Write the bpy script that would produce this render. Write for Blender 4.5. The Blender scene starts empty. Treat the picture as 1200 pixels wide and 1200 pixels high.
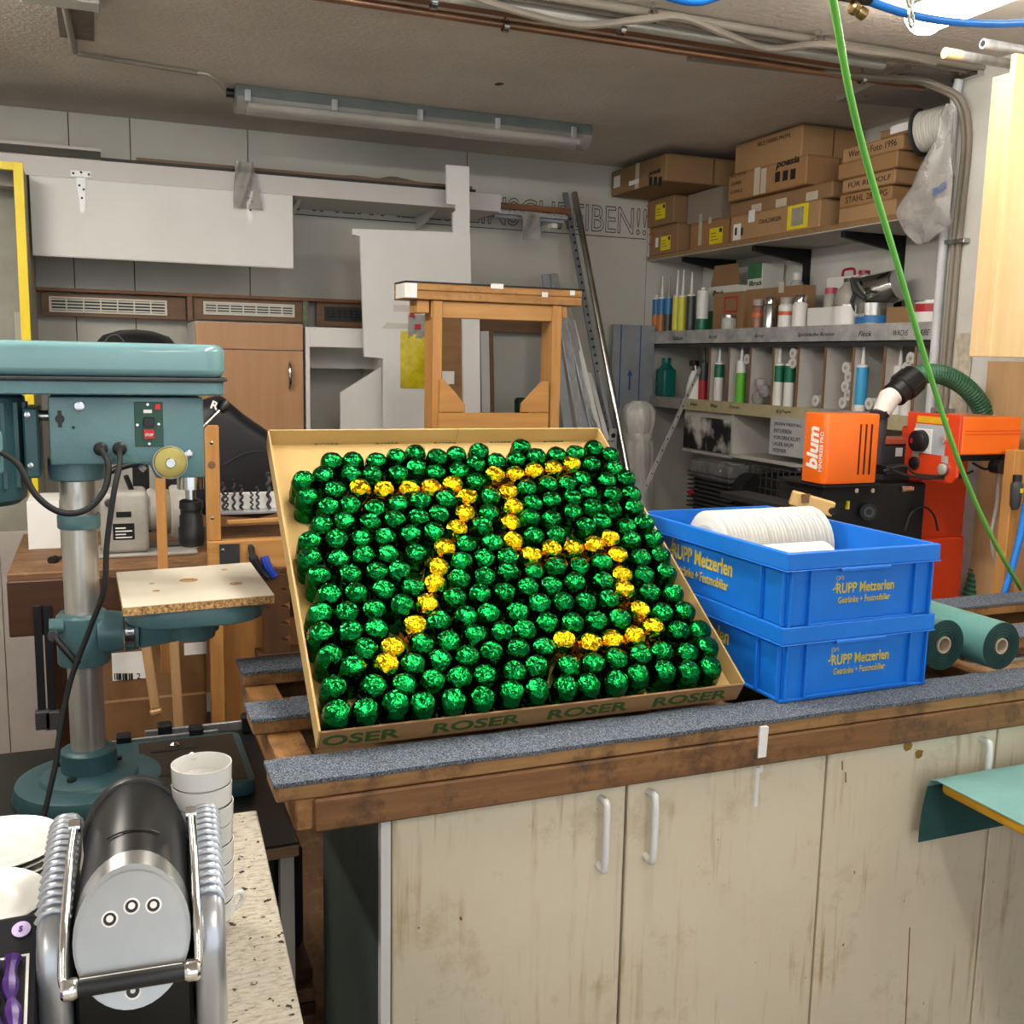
import bpy, bmesh, math, random
from mathutils import Vector as V, Matrix
from math import sin, cos, pi, radians
random.seed(7)
S = bpy.context.scene
COL = S.collection
# ---------------------------------------------------------------- camera, world, lights, exposure
EYE = V((0, 0, 1.65)); FPX = 1200.0
_X = V((3013, 116, -FPX)).normalized()
_Y = V((-490, 188, -FPX)); _Y = (_Y - _X * _X.dot(_Y)).normalized()
_Z = _X.cross(_Y)
ROT = Matrix((_X, _Y, _Z))                      # rows: world axes seen in camera space
cam = bpy.data.objects.new('camera', bpy.data.cameras.new('camera')); COL.objects.link(cam)
cam.data.sensor_width = 36; cam.data.lens = 36 * FPX / 1200; cam.data.clip_start = .02
cam.matrix_world = Matrix.Translation(EYE) @ ROT.to_4x4()
S.camera = cam
w = bpy.data.worlds.new('world'); S.world = w; w.use_nodes = True
w.node_tree.nodes['Background'].inputs[0].default_value = (.86, .93, 1, 1)
w.node_tree.nodes['Background'].inputs[1].default_value = WORLD = 1.3
S.view_settings.view_transform = 'Standard'; S.view_settings.look = 'None'
S.view_settings.gamma = 1; S.view_settings.use_curve_mapping = False
S.view_settings.exposure = 0.55
LAMP_W = 52.0                                    # emission of the ceiling lamps, the seen one and the added ones
CEIL = 2.71; WALL = 5.2; SHX = 2.9; NICHE = 3.25; BENCH = .97

def at(axis, val, px, py):
    """point where the sight line through a photo pixel meets the plane axis = val"""
    d = ROT @ V((px - 600, 600 - py, -FPX)); i = 'xyz'.index(axis)
    return EYE + d * ((val - EYE[i]) / d[i])
def Xy(y, px, py): return at('y', y, px, py).x
# ---------------------------------------------------------------- materials
def s2l(c): return c / 12.92 if c <= .04045 else ((c + .055) / 1.055) ** 2.4
def hexc(h):
    h = h.lstrip('#'); return tuple(s2l(int(h[i:i + 2], 16) / 255) for i in (0, 2, 4)) + (1,)
_M = {}
class NT:
    def __init__(s, name):
        s.m = bpy.data.materials.new(name); s.m.use_nodes = True
        s.t = s.m.node_tree; s.b = s.t.nodes['Principled BSDF']
    def n(s, typ, **kw):
        x = s.t.nodes.new(typ)
        for k, v in kw.items():
            if k in x.inputs: x.inputs[k].default_value = v
            else: setattr(x, k, v)
        return x
    def l(s, a, b): s.t.links.new(a, b)
    def coord(s, scale=(1, 1, 1), kind='Object', rnd=False):
        tc = s.n('ShaderNodeTexCoord'); mp = s.n('ShaderNodeMapping'); mp.inputs['Scale'].default_value = scale
        s.l(tc.outputs[kind], mp.inputs['Vector'])
        if rnd:
            oi = s.n('ShaderNodeObjectInfo'); ml = s.n('ShaderNodeMath', operation='MULTIPLY'); ml.inputs[1].default_value = 37
            s.l(oi.outputs['Random'], ml.inputs[0]); s.l(ml.outputs[0], mp.inputs['Location'])
        return mp.outputs['Vector']
    def noise(s, vec, scale, detail=4, rough=.6):
        x = s.n('ShaderNodeTexNoise', Scale=scale, Detail=detail, Roughness=rough); s.l(vec, x.inputs['Vector']); return x.outputs['Fac']
    def ramp(s, fac, stops):
        r = s.n('ShaderNodeValToRGB'); e = r.color_ramp.elements
        while len(e) < len(stops): e.new(.5)
        for k, (p, c) in enumerate(stops): e[k].position = p; e[k].color = hexc(c) if isinstance(c, str) else c
        s.l(fac, r.inputs['Fac']); return r.outputs['Color']
    def mix(s, fac, a, b):
        x = s.n('ShaderNodeMix', data_type='RGBA')
        for sock, v in ((x.inputs[0], fac), (x.inputs[6], a), (x.inputs[7], b)):
            if hasattr(v, 'links'): s.l(v, sock)
            else: sock.default_value = v
        return x.outputs[2]
    def bump(s, fac, strength, dist=.002):
        x = s.n('ShaderNodeBump', Strength=strength, Distance=dist); s.l(fac, x.inputs['Height']); s.l(x.outputs[0], s.b.inputs['Normal']); s.l(x.outputs[0], s.b.inputs['Coat Normal'])
def pm(name, c, c2=None, rough=.5, metal=0, scale=9, bump=0, bscale=80, lo=.35, hi=.7, stretch=(1, 1, 1), coat=0, trans=0, alpha=1, rnd=False, ior=1.45, spec=.5):
    """plain procedural material: two tones mottled by noise, optional fine relief"""
    if name in _M: return _M[name]
    k = NT(name); b = k.b; v = k.coord(stretch, rnd=rnd)
    if c2 is None:
        a = hexc(c); c2 = tuple(x * .82 for x in a[:3]) + (1,)
    k.l(k.ramp(k.noise(v, scale), [(lo, c), (hi, c2)]), b.inputs['Base Color'])
    b.inputs['Roughness'].default_value = rough; b.inputs['Metallic'].default_value = metal
    b.inputs['Coat Weight'].default_value = coat; b.inputs['Transmission Weight'].default_value = trans
    b.inputs['Alpha'].default_value = alpha; b.inputs['IOR'].default_value = ior; b.inputs['Specular IOR Level'].default_value = spec
    if bump: k.bump(k.noise(v, bscale, 3), bump)
    _M[name] = k.m; return k.m
def wood(name, c, c2, axis=0, scale=3, rough=.55, dirt=None):
    if name in _M: return _M[name]
    k = NT(name); st = [14, 14, 14]; st[axis] = 1.1
    v = k.coord(tuple(st), rnd=True); n1 = k.noise(v, scale, 6, .65)
    col = k.ramp(n1, [(.3, c), (.68, c2)])
    if dirt:
        v2 = k.coord((1, 1, 1)); n2 = k.noise(v2, 11, 7, .75)
        col = k.mix(k.ramp(n2, [(.5, (0, 0, 0, 1)), (.66, (1, 1, 1, 1))]), col, hexc(dirt))
    k.l(col, k.b.inputs['Base Color']); k.b.inputs['Roughness'].default_value = rough
    k.bump(n1, .25, .0015); _M[name] = k.m; return k.m
def emit(name, c, strength):
    if name in _M: return _M[name]
    k = NT(name); k.b.inputs['Base Color'].default_value = hexc(c)
    k.b.inputs['Emission Color'].default_value = hexc(c); k.b.inputs['Emission Strength'].default_value = strength
    _M[name] = k.m; return k.m
# ---------------------------------------------------------------- mesh building
class MB:
    def __init__(s): s.bm = bmesh.new()
    def _q(s, vs, faces):
        vv = [s.bm.verts.new(v) for v in vs]
        for f in faces:
            try: s.bm.faces.new([vv[i] for i in f])
            except ValueError: pass
        return s
    def obox(s, o, u, v, n):
        o, u, v, n = V(o), V(u), V(v), V(n)
        return s._q([o, o + u, o + u + v, o + v, o + n, o + u + n, o + u + v + n, o + v + n],
                    [(3, 2, 1, 0), (4, 5, 6, 7), (0, 1, 5, 4), (1, 2, 6, 5), (2, 3, 7, 6), (3, 0, 4, 7)])
    def box(s, x0, x1, y0, y1, z0, z1): return s.obox((x0, y0, z0), (x1 - x0, 0, 0), (0, y1 - y0, 0), (0, 0, z1 - z0))
    def bar(s, a, b, wd, th, up=(0, 0, 1)):
        """rectangular bar from a to b: width wd, thickness th measured along up"""
        a, b, up = V(a), V(b), V(up); d = (b - a); side = d.cross(up).normalized() * wd; t = side.cross(d).normalized() * th
        return s.obox(a - side / 2 - t / 2, d, side, t)
    def prism(s, poly, o, u, v, n):
        o, u, v, n = V(o), V(u), V(v), V(n); k = len(poly)
        p = [o + u * a + v * b for a, b in poly]
        return s._q(p + [q + n for q in p], [tuple(range(k))[::-1], tuple(range(k, 2 * k))] + [(i, (i + 1) % k, k + (i + 1) % k, k + i) for i in range(k)])
    def lathe(s, prof, o=(0, 0, 0), axis=(0, 0, 1), seg=20, ref=None, capb=True, capt=True, a0=0, a1=2 * pi):
        o, ax = V(o), V(axis).normalized()
        e1 = V(ref) if ref else (V((1, 0, 0)) if abs(ax.x) < .9 else V((0, 1, 0)))
        e1 = (e1 - ax * ax.dot(e1)).normalized(); e2 = ax.cross(e1); full = abs(a1 - a0 - 2 * pi) < 1e-6
        ns = seg if full else seg + 1; rings = []
        for r, h in prof:
            if r < 1e-7: rings.append([s.bm.verts.new(o + ax * h)])
            else: rings.append([s.bm.verts.new(o + ax * h + (e1 * cos(a0 + (a1 - a0) * i / seg) + e2 * sin(a0 + (a1 - a0) * i / seg)) * r) for i in range(ns)])
        for A, B in zip(rings, rings[1:]):
            for i in range(seg):
                j = (i + 1) % ns
                if len(A) == 1 and len(B) == 1: continue
                if len(A) == 1: f = [A[0], B[j], B[i]]
                elif len(B) == 1: f = [A[i], A[j], B[0]]
                else: f = [A[i], A[j], B[j], B[i]]
                try: s.bm.faces.new(f)
                except ValueError: pass
        if full:
            if capb and len(rings[0]) > 1: s.bm.faces.new(rings[0][::-1])
            if capt and len(rings[-1]) > 1: s.bm.faces.new(rings[-1])
        return s
    def cyl(s, a, b, r, r2=None, seg=16):
        a, b = V(a), V(b); return s.lathe([(r, 0), (r if r2 is None else r2, (b - a).length)], a, b - a, seg)
    def tube(s, pts, r, seg=8, closed=False):
        pts = [V(p) for p in pts]; n = len(pts); rr = r if isinstance(r, (list, tuple)) else [r] * n
        t0 = (pts[1] - pts[0]).normalized(); up = V((0, 0, 1)) if abs(t0.z) < .9 else V((1, 0, 0))
        nrm = (up - t0 * up.dot(t0)).normalized(); rings = []
        for i, p in enumerate(pts):
            t = ((pts[(i + 1) % n] if closed or i < n - 1 else pts[i]) - (pts[i - 1] if closed or i else pts[i])).normalized()
            nrm = (nrm - t * nrm.dot(t)).normalized(); bn = t.cross(nrm)
            rings.append([s.bm.verts.new(p + (nrm * cos(2 * pi * k / seg) + bn * sin(2 * pi * k / seg)) * rr[i]) for k in range(seg)])
        for i in range(n if closed else n - 1):
            A, B = rings[i], rings[(i + 1) % n]
            for k in range(seg): s.bm.faces.new([A[k], A[(k + 1) % seg], B[(k + 1) % seg], B[k]])
        if not closed: s.bm.faces.new(rings[0][::-1]); s.bm.faces.new(rings[-1])
        return s
    def grid(s, f, nu, nv):
        g = [[s.bm.verts.new(f(i / nu, j / nv)) for j in range(nv + 1)] for i in range(nu + 1)]
        for i in range(nu):
            for j in range(nv): s.bm.faces.new([g[i][j], g[i + 1][j], g[i + 1][j + 1], g[i][j + 1]])
        return s
    def solid(s, th):
        """give an open sheet a real thickness"""
        geom = s.bm.faces[:]; bmesh.ops.recalc_face_normals(s.bm, faces=geom)
        bmesh.ops.solidify(s.bm, geom=geom, thickness=th); return s
    def jitter(s, a):
        for v in s.bm.verts: v.co += V((random.uniform(-a, a), random.uniform(-a, a), random.uniform(-a, a)))
        return s
    def xf(s, m):
        bmesh.ops.transform(s.bm, matrix=m, verts=s.bm.verts); return s
    def mesh(s, name, mat, bev=0, smooth=False, seg=1, norm=True):
        bm = s.bm
        if norm: bmesh.ops.recalc_face_normals(bm, faces=bm.faces)
        if bev:
            es = [e for e in bm.edges if len(e.link_faces) == 2 and e.calc_face_angle(0) > .5]
            bmesh.ops.bevel(bm, geom=es, offset=bev, segments=seg, affect='EDGES', clamp_overlap=True, profile=.5)
        me = bpy.data.meshes.new(name); bm.to_mesh(me); bm.free()
        me.materials.append(mat)
        if smooth:
            me.polygons.foreach_set('use_smooth', [True] * len(me.polygons)); me.set_sharp_from_angle(angle=radians(38))
        return me
    def build(s, name, mat, parent=None, bev=0, smooth=False, seg=1, label=None):
        return link(name, s.mesh(name, mat, bev, smooth, seg), parent, label)
def link(name, me, parent=None, label=None):
    o = bpy.data.objects.new(name, me); COL.objects.link(o)
    if parent is not None: o.parent = parent; o.matrix_parent_inverse = absmat(parent).inverted()
    if label: o['label'] = label
    return o
def absmat(o):
    m = o.matrix_basis.copy()
    if o.parent: m = absmat(o.parent) @ o.matrix_parent_inverse @ m
    return m
def tag(o, label, cat, group=None):
    o['label'] = label; o['category'] = cat
    if group: o['group'] = group
    return o
def thing(name, label, cat, loc=(0, 0, 0), group=None):
    o = bpy.data.objects.new(name, None); COL.objects.link(o); o.location = loc; o.empty_display_size = .05
    return tag(o, label, cat, group)
def struct(o): o['kind'] = 'structure'; return o
def dup(o, move=None, label=None, parent=None, group=None):
    c = o.copy(); COL.objects.link(c)
    if parent is not None: c.parent = parent
    if move is not None: c.matrix_basis = move @ c.matrix_basis
    if label: c['label'] = label
    if group: c['group'] = group
    for ch in [x for x in bpy.data.objects if x.parent == o]: dup(ch, parent=c)
    return c
def bx(name, mat, x0, x1, y0, y1, z0, z1, parent=None, bev=.002, **k): return MB().box(x0, x1, y0, y1, z0, z1).build(name, mat, parent, bev, **k)
def text(body, o, u, v, mat, parent, width=None, height=None, name='lettering', depth=.0006, outline=0, bold=0, slant=0, label=None, lift=.0004):
    """lettering laid on the plane o,u,v (u reads along the line, v points up)"""
    cu = bpy.data.curves.new('t', 'FONT'); cu.body = body; cu.resolution_u = 3; cu.shear = slant; cu.offset = bold
    if outline: cu.fill_mode = 'NONE'; cu.bevel_depth = outline; cu.bevel_resolution = 0
    else: cu.extrude = .01
    ob = bpy.data.objects.new('t', cu); COL.objects.link(ob)
    me = bpy.data.meshes.new_from_object(ob.evaluated_get(bpy.context.evaluated_depsgraph_get()))
    bpy.data.objects.remove(ob); bpy.data.curves.remove(cu)
    me.name = name; me.materials.clear(); me.materials.append(mat)
    if not me.vertices: return None
    xs = [p.co.x for p in me.vertices]; ys = [p.co.y for p in me.vertices]; zs = [p.co.z for p in me.vertices]
    x0, y0, z0, dx, dy, dz = min(xs), min(ys), min(zs), max(xs) - min(xs), max(ys) - min(ys), (max(zs) - min(zs)) or 1
    kx = (width / dx) if width else (height / dy); ky = (height / dy) if height else kx
    o, u, v = V(o), V(u).normalized(), V(v).normalized(); n = u.cross(v)
    for p in me.vertices: p.co = o + u * ((p.co.x - x0) * kx) + v * ((p.co.y - y0) * ky) + n * (lift + (p.co.z - z0) / dz * depth)
    return link(name, me, parent, label)
def plate(name, mat, o, u, v, w_, h_, parent, th=.0008, **k):
    o, u, v = V(o), V(u).normalized(), V(v).normalized()
    return MB().obox(o, u * w_, v * h_, u.cross(v) * th).build(name, mat, parent, **k)
def arc(c, e1, e2, r, a0, a1, n): return [V(c) + V(e1) * (r * cos(a0 + (a1 - a0) * i / n)) + V(e2) * (r * sin(a0 + (a1 - a0) * i / n)) for i in range(n + 1)]
def smooth_path(pts, n=8):
    pts = [V(p) for p in pts]; out = []
    for i in range(len(pts) - 1):
        p0, p1, p2, p3 = pts[max(i - 1, 0)], pts[i], pts[i + 1], pts[min(i + 2, len(pts) - 1)]
        for k in range(n):
            t = k / n
            out.append(.5 * ((2 * p1) + (p2 - p0) * t + (2 * p0 - 5 * p1 + 4 * p2 - p3) * t * t + (3 * p1 - p0 - 3 * p2 + p3) * t ** 3))
    return out + [pts[-1]]
def nth(i):
    a = ('zeroth first second third fourth fifth sixth seventh eighth ninth tenth eleventh twelfth thirteenth fourteenth fifteenth sixteenth seventeenth eighteenth nineteenth twentieth').split()
    if i <= 20: return a[i]
    t_, u_ = divmod(i, 10); tens = {2: 'twent', 3: 'thirt', 4: 'fort', 5: 'fift'}[t_]
    return tens + 'ieth' if u_ == 0 else tens + 'y-' + a[u_]
UX, UY, UZ = V((1, 0, 0)), V((0, 1, 0)), V((0, 0, 1))
# ---------------------------------------------------------------- the shared materials
k = NT('stucco_ceiling'); v_ = k.coord()
c_ = k.ramp(k.noise(v_, 2.2, 5), [(.3, '#d9cfc4'), (.72, '#c6bcb0')])
k.l(c_, k.b.inputs['Base Color']); k.b.inputs['Roughness'].default_value = .9
k.bump(k.noise(v_, 45, 4), .55, .012); M_ceil = k.m
M_wall = pm('wall_panel_grey', '#c3c1b8', '#b5b3a8', rough=.55, scale=1.6)
M_plaster = pm('white_plaster', '#d6d5d0', '#bdbbb4', rough=.85, scale=3, bump=.3, bscale=60)
M_floor = wood('worn_floor_wood', '#5f4327', '#3b2815', 1, 2.5, .7, '#6e5334')
M_seam = pm('dark_joint', '#55514a', rough=.9)
M_white = pm('white_laminate', '#dcdbd6', '#d2d1cc', rough=.4, scale=2)
M_whiteb = pm('white_board', '#e2e1de', '#dad9d6', rough=.45, scale=2)
M_fascia = pm('lilac_white_fascia', '#c9c4c0', '#c0bbb6', rough=.45, scale=2)
M_alu = pm('aluminium', '#c3c6ca', '#a2a5a9', rough=.35, metal=.6, scale=14, stretch=(3, 3, .4))
M_galv = pm('galvanised_steel', '#a4a9ae', '#90959b', rough=.5, metal=.35, scale=5)
M_steel = pm('polished_steel', '#d2d2d0', '#a8a8a6', rough=.18, metal=1, scale=6)
M_black = pm('black_plastic', '#161719', '#0f1011', rough=.4)
M_blackm = pm('black_iron', '#1e1f21', '#141517', rough=.55, metal=.3)
M_dark = pm('dark_grey', '#3a3b3d', '#2c2d2f', rough=.6)
M_rubber = pm('black_rubber', '#141414', '#1c1c1c', rough=.65)
M_pipe = pm('grey_conduit', '#b9b6ae', '#a9a69e', rough=.45, scale=4)
M_cable = pm('beige_cable', '#8d8478', '#7d7569', rough=.55, scale=4)
M_copper = pm('copper_pipe', '#a87f63', '#8c6b56', rough=.35, metal=.8, scale=5)
M_batten = wood('brown_batten', '#8a5a36', '#6b4326', 0)
M_ink = pm('black_ink', '#1b1a19', rough=.8)
M_pencil = pm('marker_line', '#2b2926', rough=.9)
M_paper = pm('white_paper', '#e8e6e2', '#dcdad6', rough=.8)
M_yellow = pm('yellow_paint', '#e8cf16', '#dcc20e', rough=.4)
M_ylabel = pm('yellow_label', '#e6d21a', '#dcc814', rough=.6)
M_red = pm('red_paint', '#b3202a', '#9c1820', rough=.4)
M_white_gl = pm('white_ceramic', '#cfceca', '#c8c7c2', rough=.2, coat=.3, scale=3)
M_film = pm('plastic_film', '#cfcdc9', '#b9b7b2', rough=.25, trans=.55, alpha=.72, scale=25, bump=.8, bscale=35)
M_pine = wood('pine', '#c08d4f', '#a8743a', 2, 2.5)
M_pinex = wood('pine_lying', '#c49355', '#a8743a', 0, 2.5)
# ---------------------------------------------------------------- the room
struct(bx('floor', M_floor, -2.6, 3.4, -3, 5.3, -.1, 0, bev=0))
ceil_o = struct(bx('ceiling', M_ceil, -2.6, 3.4, -3, 5.4, CEIL, CEIL + .1, bev=0))
wb = struct(bx('wall_back', M_seam, -2.6, NICHE, WALL + .012, WALL + .12, 0, CEIL, bev=0))
seams = [-2.6, -1.5, -.9] + [Xy(WALL, p, 150) for p in (80, 152, 290, 548)] + [SHX - .02, NICHE]
for a, b in zip(seams, seams[1:]):
    bx('wall_panel', M_wall, a + .002, b - .002, WALL, WALL + .012, 0, CEIL - .001, wb, .001)
struct(bx('wall_left', M_plaster, -2.7, -2.6, -3, 5.3, 0, CEIL, bev=0))
wr = struct(bx('wall_right', M_plaster, NICHE, NICHE + .15, 2.9, 5.3, 0, CEIL, bev=0))
struct(bx('wall_pillar_right', M_plaster, SHX, NICHE + .15, -3, 3.0, 0, CEIL, bev=.004))
# outlined warning lettering on the back wall
a = at('y', WALL, 560, 262); zt = at('y', WALL, 700, 240).z; zb = at('y', WALL, 700, 272).z
x0 = Xy(WALL, 338, 250); x1 = Xy(WALL, 531, 260)
text('IMMER ALLES', (x0, WALL - .001, zb), UX, UZ, M_pencil, wb, width=x1 - x0, height=(zt - zb), outline=.011, depth=.0015, label='outlined marker lettering')
x0 = Xy(WALL, 548, 258); x1 = Xy(WALL, 757, 270)
text('EINSCHREIBEN!!', (x0, WALL - .001, zb), UX, UZ, M_pencil, wb, width=x1 - x0, height=(zt - zb), outline=.011, depth=.0015, label='outlined marker lettering')
MB().box(Xy(WALL, 340, 250), Xy(WALL, 757, 270), WALL - .002, WALL, zb - .022, zb - .018).build('marker_line', M_pencil, wb)
# ---------------------------------------------------------------- ceiling fittings
fy = 4.42; fx0, fx1 = .543, 2.113
fx = thing('fluorescent_lamp', 'unlit grey fluorescent lamp with clear cover along the ceiling', 'lamp', (1.3, fy, CEIL))
M_house = pm('grey_green_housing', '#6c7470', '#5d6561', rough=.5)
MB().prism([(-.055, 0), (.055, 0), (.062, -.045), (-.062, -.045)], (fx0, fy, CEIL), UY, UZ, UX * (fx1 - fx0)).build('housing', M_house, fx, .003)
M_cover = pm('clear_lamp_cover', '#d8d3ca', '#c8c2b8', rough=.12, trans=.6, alpha=.8, scale=4)
MB().prism([(.06 * cos(t), -.045 + .06 * sin(t)) for t in [pi + pi * i / 10 for i in range(11)]], (fx0 + .004, fy, CEIL), UY, UZ, UX * (fx1 - fx0 - .008)).build('cover', M_cover, fx, smooth=True)
for q in (0, 1):
    MB().cyl((fx0 + .05, fy - .025 + .05 * q, CEIL - .07), (fx1 - .05, fy - .025 + .05 * q, CEIL - .07), .013, seg=10).build('tube', M_paper, fx, smooth=True)
for p in (290, 392, 492, 583, 672):
    x = Xy(fy - .06, p, 110 + (p - 290) * .11)
    bx('clip', M_alu, x - .012, x + .012, fy - .072, fy - .058, CEIL - .065, CEIL - .02, fx, .002)
MB().cyl((fx0 - .03, fy, CEIL - .025), (fx0, fy, CEIL - .025), .018, seg=12).build('cable_gland', M_black, fx)
def lit_lamp(x, y0, y1, label, k_=1.0):
    t = thing('ceiling_lamp', label, 'lamp', (x, (y0 + y1) / 2, CEIL), 'burning ceiling lamps')
    MB().prism([(-.06, 0), (.06, 0), (.068, -.045), (-.068, -.045)], (x, y0, CEIL), UX, UZ, UY * (y1 - y0)).build('housing', M_house, t, .003)
    MB().prism([(.066 * cos(q), -.046 + .06 * sin(q)) for q in [pi + pi * i / 10 for i in range(11)]], (x, y0 + .004, CEIL), UX, UZ, UY * (y1 - y0 - .008)).build('glowing_cover', emit('lamp_glow_%d' % (k_ * 100), '#fff8ee', LAMP_W * k_), t, smooth=True)
    MB().lathe([(.066, -.006), (.06, .02), (.042, .04), (0, .05)], (x, y1, CEIL - .046), UY, 20, ref=UX, a0=0, a1=pi).build('glowing_end', emit('lamp_glow_%d' % (k_ * 100), '#fff8ee', LAMP_W * k_), t, smooth=True)
e = at('z', CEIL - .09, 1083, 32)
lit_lamp(e.x, e.y - 1.57, e.y, 'burning white ceiling lamp above the orange machine', .4)
lit_lamp(-.75, 1.9, 3.47, 'unseen ceiling lamp added left of the drill press')  # out of view, added to brighten the back wall and ceiling
lit_lamp(.8, .9, 2.47, 'unseen ceiling lamp added above the chocolate tray', .65)  # out of view, added to lift the room and give the foil highlights
lit_lamp(.7, -1.9, -.33, 'unseen ceiling lamp added behind the photographer', .5)  # out of view, added as fill light from behind the camera
lit_lamp(-1.6, -1.9, -.33, 'unseen ceiling lamp added near the left wall', .5)  # out of view, added as further fill from the rear left
for px, py, r in ((585, 98, .02), (735, 77, .008), (742, 79, .008), (590, 60, .009), (445, 108, .008), (150, 95, .008), (345, 60, .01)):
    c = at('z', CEIL, px, py); MB().lathe([(r, -.0015), (r * .6, 0)], c, UZ, 7).jitter(.002).build('plaster_chip', M_dark if r > .015 else M_plaster, ceil_o)
# conduit run to the lamp
def ceilp(px, py, d=.0): return at('z', CEIL - d, px, py)
t = thing('cable_conduit', 'thin grey conduit on the ceiling leading to the unlit lamp', 'conduit', ceilp(88, 62, .012))
MB().tube([ceilp(70, -25, .012), ceilp(87, 60, .012)], .012, 10).build('pipe', M_cable, t, smooth=True)
MB().bar(ceilp(90, 63, .008), ceilp(232, 86, .008), .016, .012).build('trunking', M_cable, t)
MB().tube(smooth_path([ceilp(229, 85.6, .008), ceilp(240, 86, .01), ceilp(250, 92, .02), V((fx0 - .03, fy, CEIL - .025))], 5), .004, 6).build('lead', M_pipe, t, smooth=True)
g0 = ceilp(75, 2, .02)
tag(MB().box(g0.x - .12, g0.x + .1, g0.y - .06, g0.y + .03, CEIL - .03, CEIL - .0).build('junction_box', M_pipe, None, .003), 'pale junction box on the ceiling at the top left', 'junction box')
q0, q1 = ceilp(70, 42), ceilp(110, 12)
tag(bx('ceiling_patch', pm('patched_ceiling', '#82776c', '#6e645a', rough=.9, scale=20), q0.x, q1.x, min(q0.y, q1.y), max(q0.y, q1.y), CEIL - .004, CEIL, None, 0), 'rough darker patch in the ceiling beside the conduit', 'ceiling patch')
# pipe run across the ceiling
def run(pxpy, d):
    p = ceilp(*pxpy, d); return p.y
def xs(y, px, py): return at('y', y, px, py).x
xe = 2.86
yp = ceilp(800, 58, .03).y
tag(MB().cyl((-1.4, yp, CEIL - .035), (xe, yp, CEIL - .035), .013, seg=12).build('copper_pipe', M_copper, None, smooth=True), 'thin copper pipe running across the ceiling, farthest of the pipes', 'pipe')
yb = yp - .075
tag(MB().box(-1.4, 2.45, yb - .035, yb + .035, CEIL - .028, CEIL).build('wooden_batten', M_batten, None, .002), 'brown wooden batten on the ceiling beside the copper pipe', 'batten')
for i, (dy, r, x1) in enumerate(((.135, .02, 2.55), (.195, .014, 2.9), (.235, .014, 2.9))):
    tag(MB().cyl((-1.4, yp - dy, CEIL - r - .004), (x1, yp - dy, CEIL - r - .004), r, seg=12).build('conduit_pipe', M_pipe if i == 0 else M_cable, None, smooth=True),
        ('thick pale grey conduit on the ceiling beside the wooden batten', 'thin beige conduit on the ceiling, second from the camera', 'thin beige conduit on the ceiling nearest the camera')[i], 'pipe')
pts = [at('z', CEIL - .05, *p) for p in ((540, -8), (610, 14), (680, 29), (760, 22), (800, 20), (850, 40), (900, 57), (960, 52), (1010, 60), (1060, 66), (1095, 74))]
tag(MB().tube(smooth_path(pts, 6), .0115, 8).build('sagging_cable', M_cable, None, smooth=True), 'thick beige cable sagging in waves below the ceiling pipes', 'cable')
for i, p in enumerate(((592, 30), (1010, 92), (508, 2), (765, 19), (728, 34), (960, 50))):
    c = at('z', CEIL - .04, *p); t = thing('pipe_clip', ('steel pipe clamp on the copper pipe left of the green hose', 'steel pipe clamp on the copper pipe near the pillar', 'small steel clip on the batten at the top edge', 'steel clip holding the sagging beige cable', 'small steel clip on the thick pale conduit', 'steel clip by the green hose on the beige cable')[i], 'clip', c, 'ceiling pipe clips')
    MB().lathe([(.017, -.008), (.021, -.008), (.021, .008), (.017, .008), (.017, -.008)], c, UX, 12, capb=False, capt=False).build('ring', M_steel, t, smooth=True)
    MB().cyl(c + UZ * .018, V((c.x, c.y, CEIL)), .005, seg=8).build('bolt', M_steel, t)
# board screwed to the ceiling by the pillar
pb = [at('z', CEIL - .02, *p) for p in ((980, 119), (1068, 80), (1118, 88), (1118, 128), (1080, 128))]
t = thing('ceiling_board', 'flat white board screwed to the ceiling above the shelf by the pillar', 'board', pb[0])
MB().prism([(p.x - pb[0].x, p.y - pb[0].y) for p in pb], pb[0], UX, UY, UZ * .02).build('panel', pm('ceiling_board_white', '#a8a59f', rough=.6), t)
for p in ((1015, 113), (1083, 92)):
    c = at('z', CEIL - .022, *p); MB().cyl(c, c + UZ * .004, .008, seg=8).build('screw', M_steel, t)
# hoses that hang from the ceiling
M_ghose = pm('green_hose', '#6fc04c', '#63b242', rough=.4)
pts = [at('y', y, px, py) for px, py, y in ((968, -40, 1.45), (978, 10, 1.5), (996, 110, 1.58), (1020, 205, 1.68), (1050, 305, 1.78), (1090, 440, 1.93), (1125, 545, 2.06), (1160, 625, 2.2), (1196, 690, 2.36))]
tag(MB().tube(smooth_path(pts, 6), .0066, 10).build('green_hose', M_ghose, None, smooth=True), 'light green air hose hanging diagonally in front of the shelves', 'hose')
M_bhose = pm('blue_hose', '#1277d0', '#0c69bd', rough=.35)
pts = [at('y', 1.62, px, py) for px, py in ((735, -60), (770, -12), (815, 2), (860, -10), (930, -22), (1000, -8), (1022, 3), (1070, 18), (1120, 26), (1180, 28), (1240, 24))]
tag(MB().tube(smooth_path(pts, 6), .0075, 10).build('blue_hose', M_bhose, None, smooth=True), 'blue air hose looped along the top edge under the ceiling', 'hose')
c0 = at('y', 1.6, 1000, 0); t = thing('hose_coupling', 'black hose coupling with brass fitting at the top edge', 'coupling', c0)
MB().cyl(c0 + V((-.06, 0, .012)), c0 + V((.035, 0, .012)), .017, seg=12).build('body', M_black, t, smooth=True)
MB().lathe([(.008, 0), (.012, .004), (.012, .014), (.008, .018), (.011, .022), (.011, .034)], c0 + V((-.005, 0, -.01)), V((.8, 0, -.3)), 12).build('fitting', pm('brass', '#a5865a', '#8d6f47', rough=.3, metal=.9), t, smooth=True)
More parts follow.
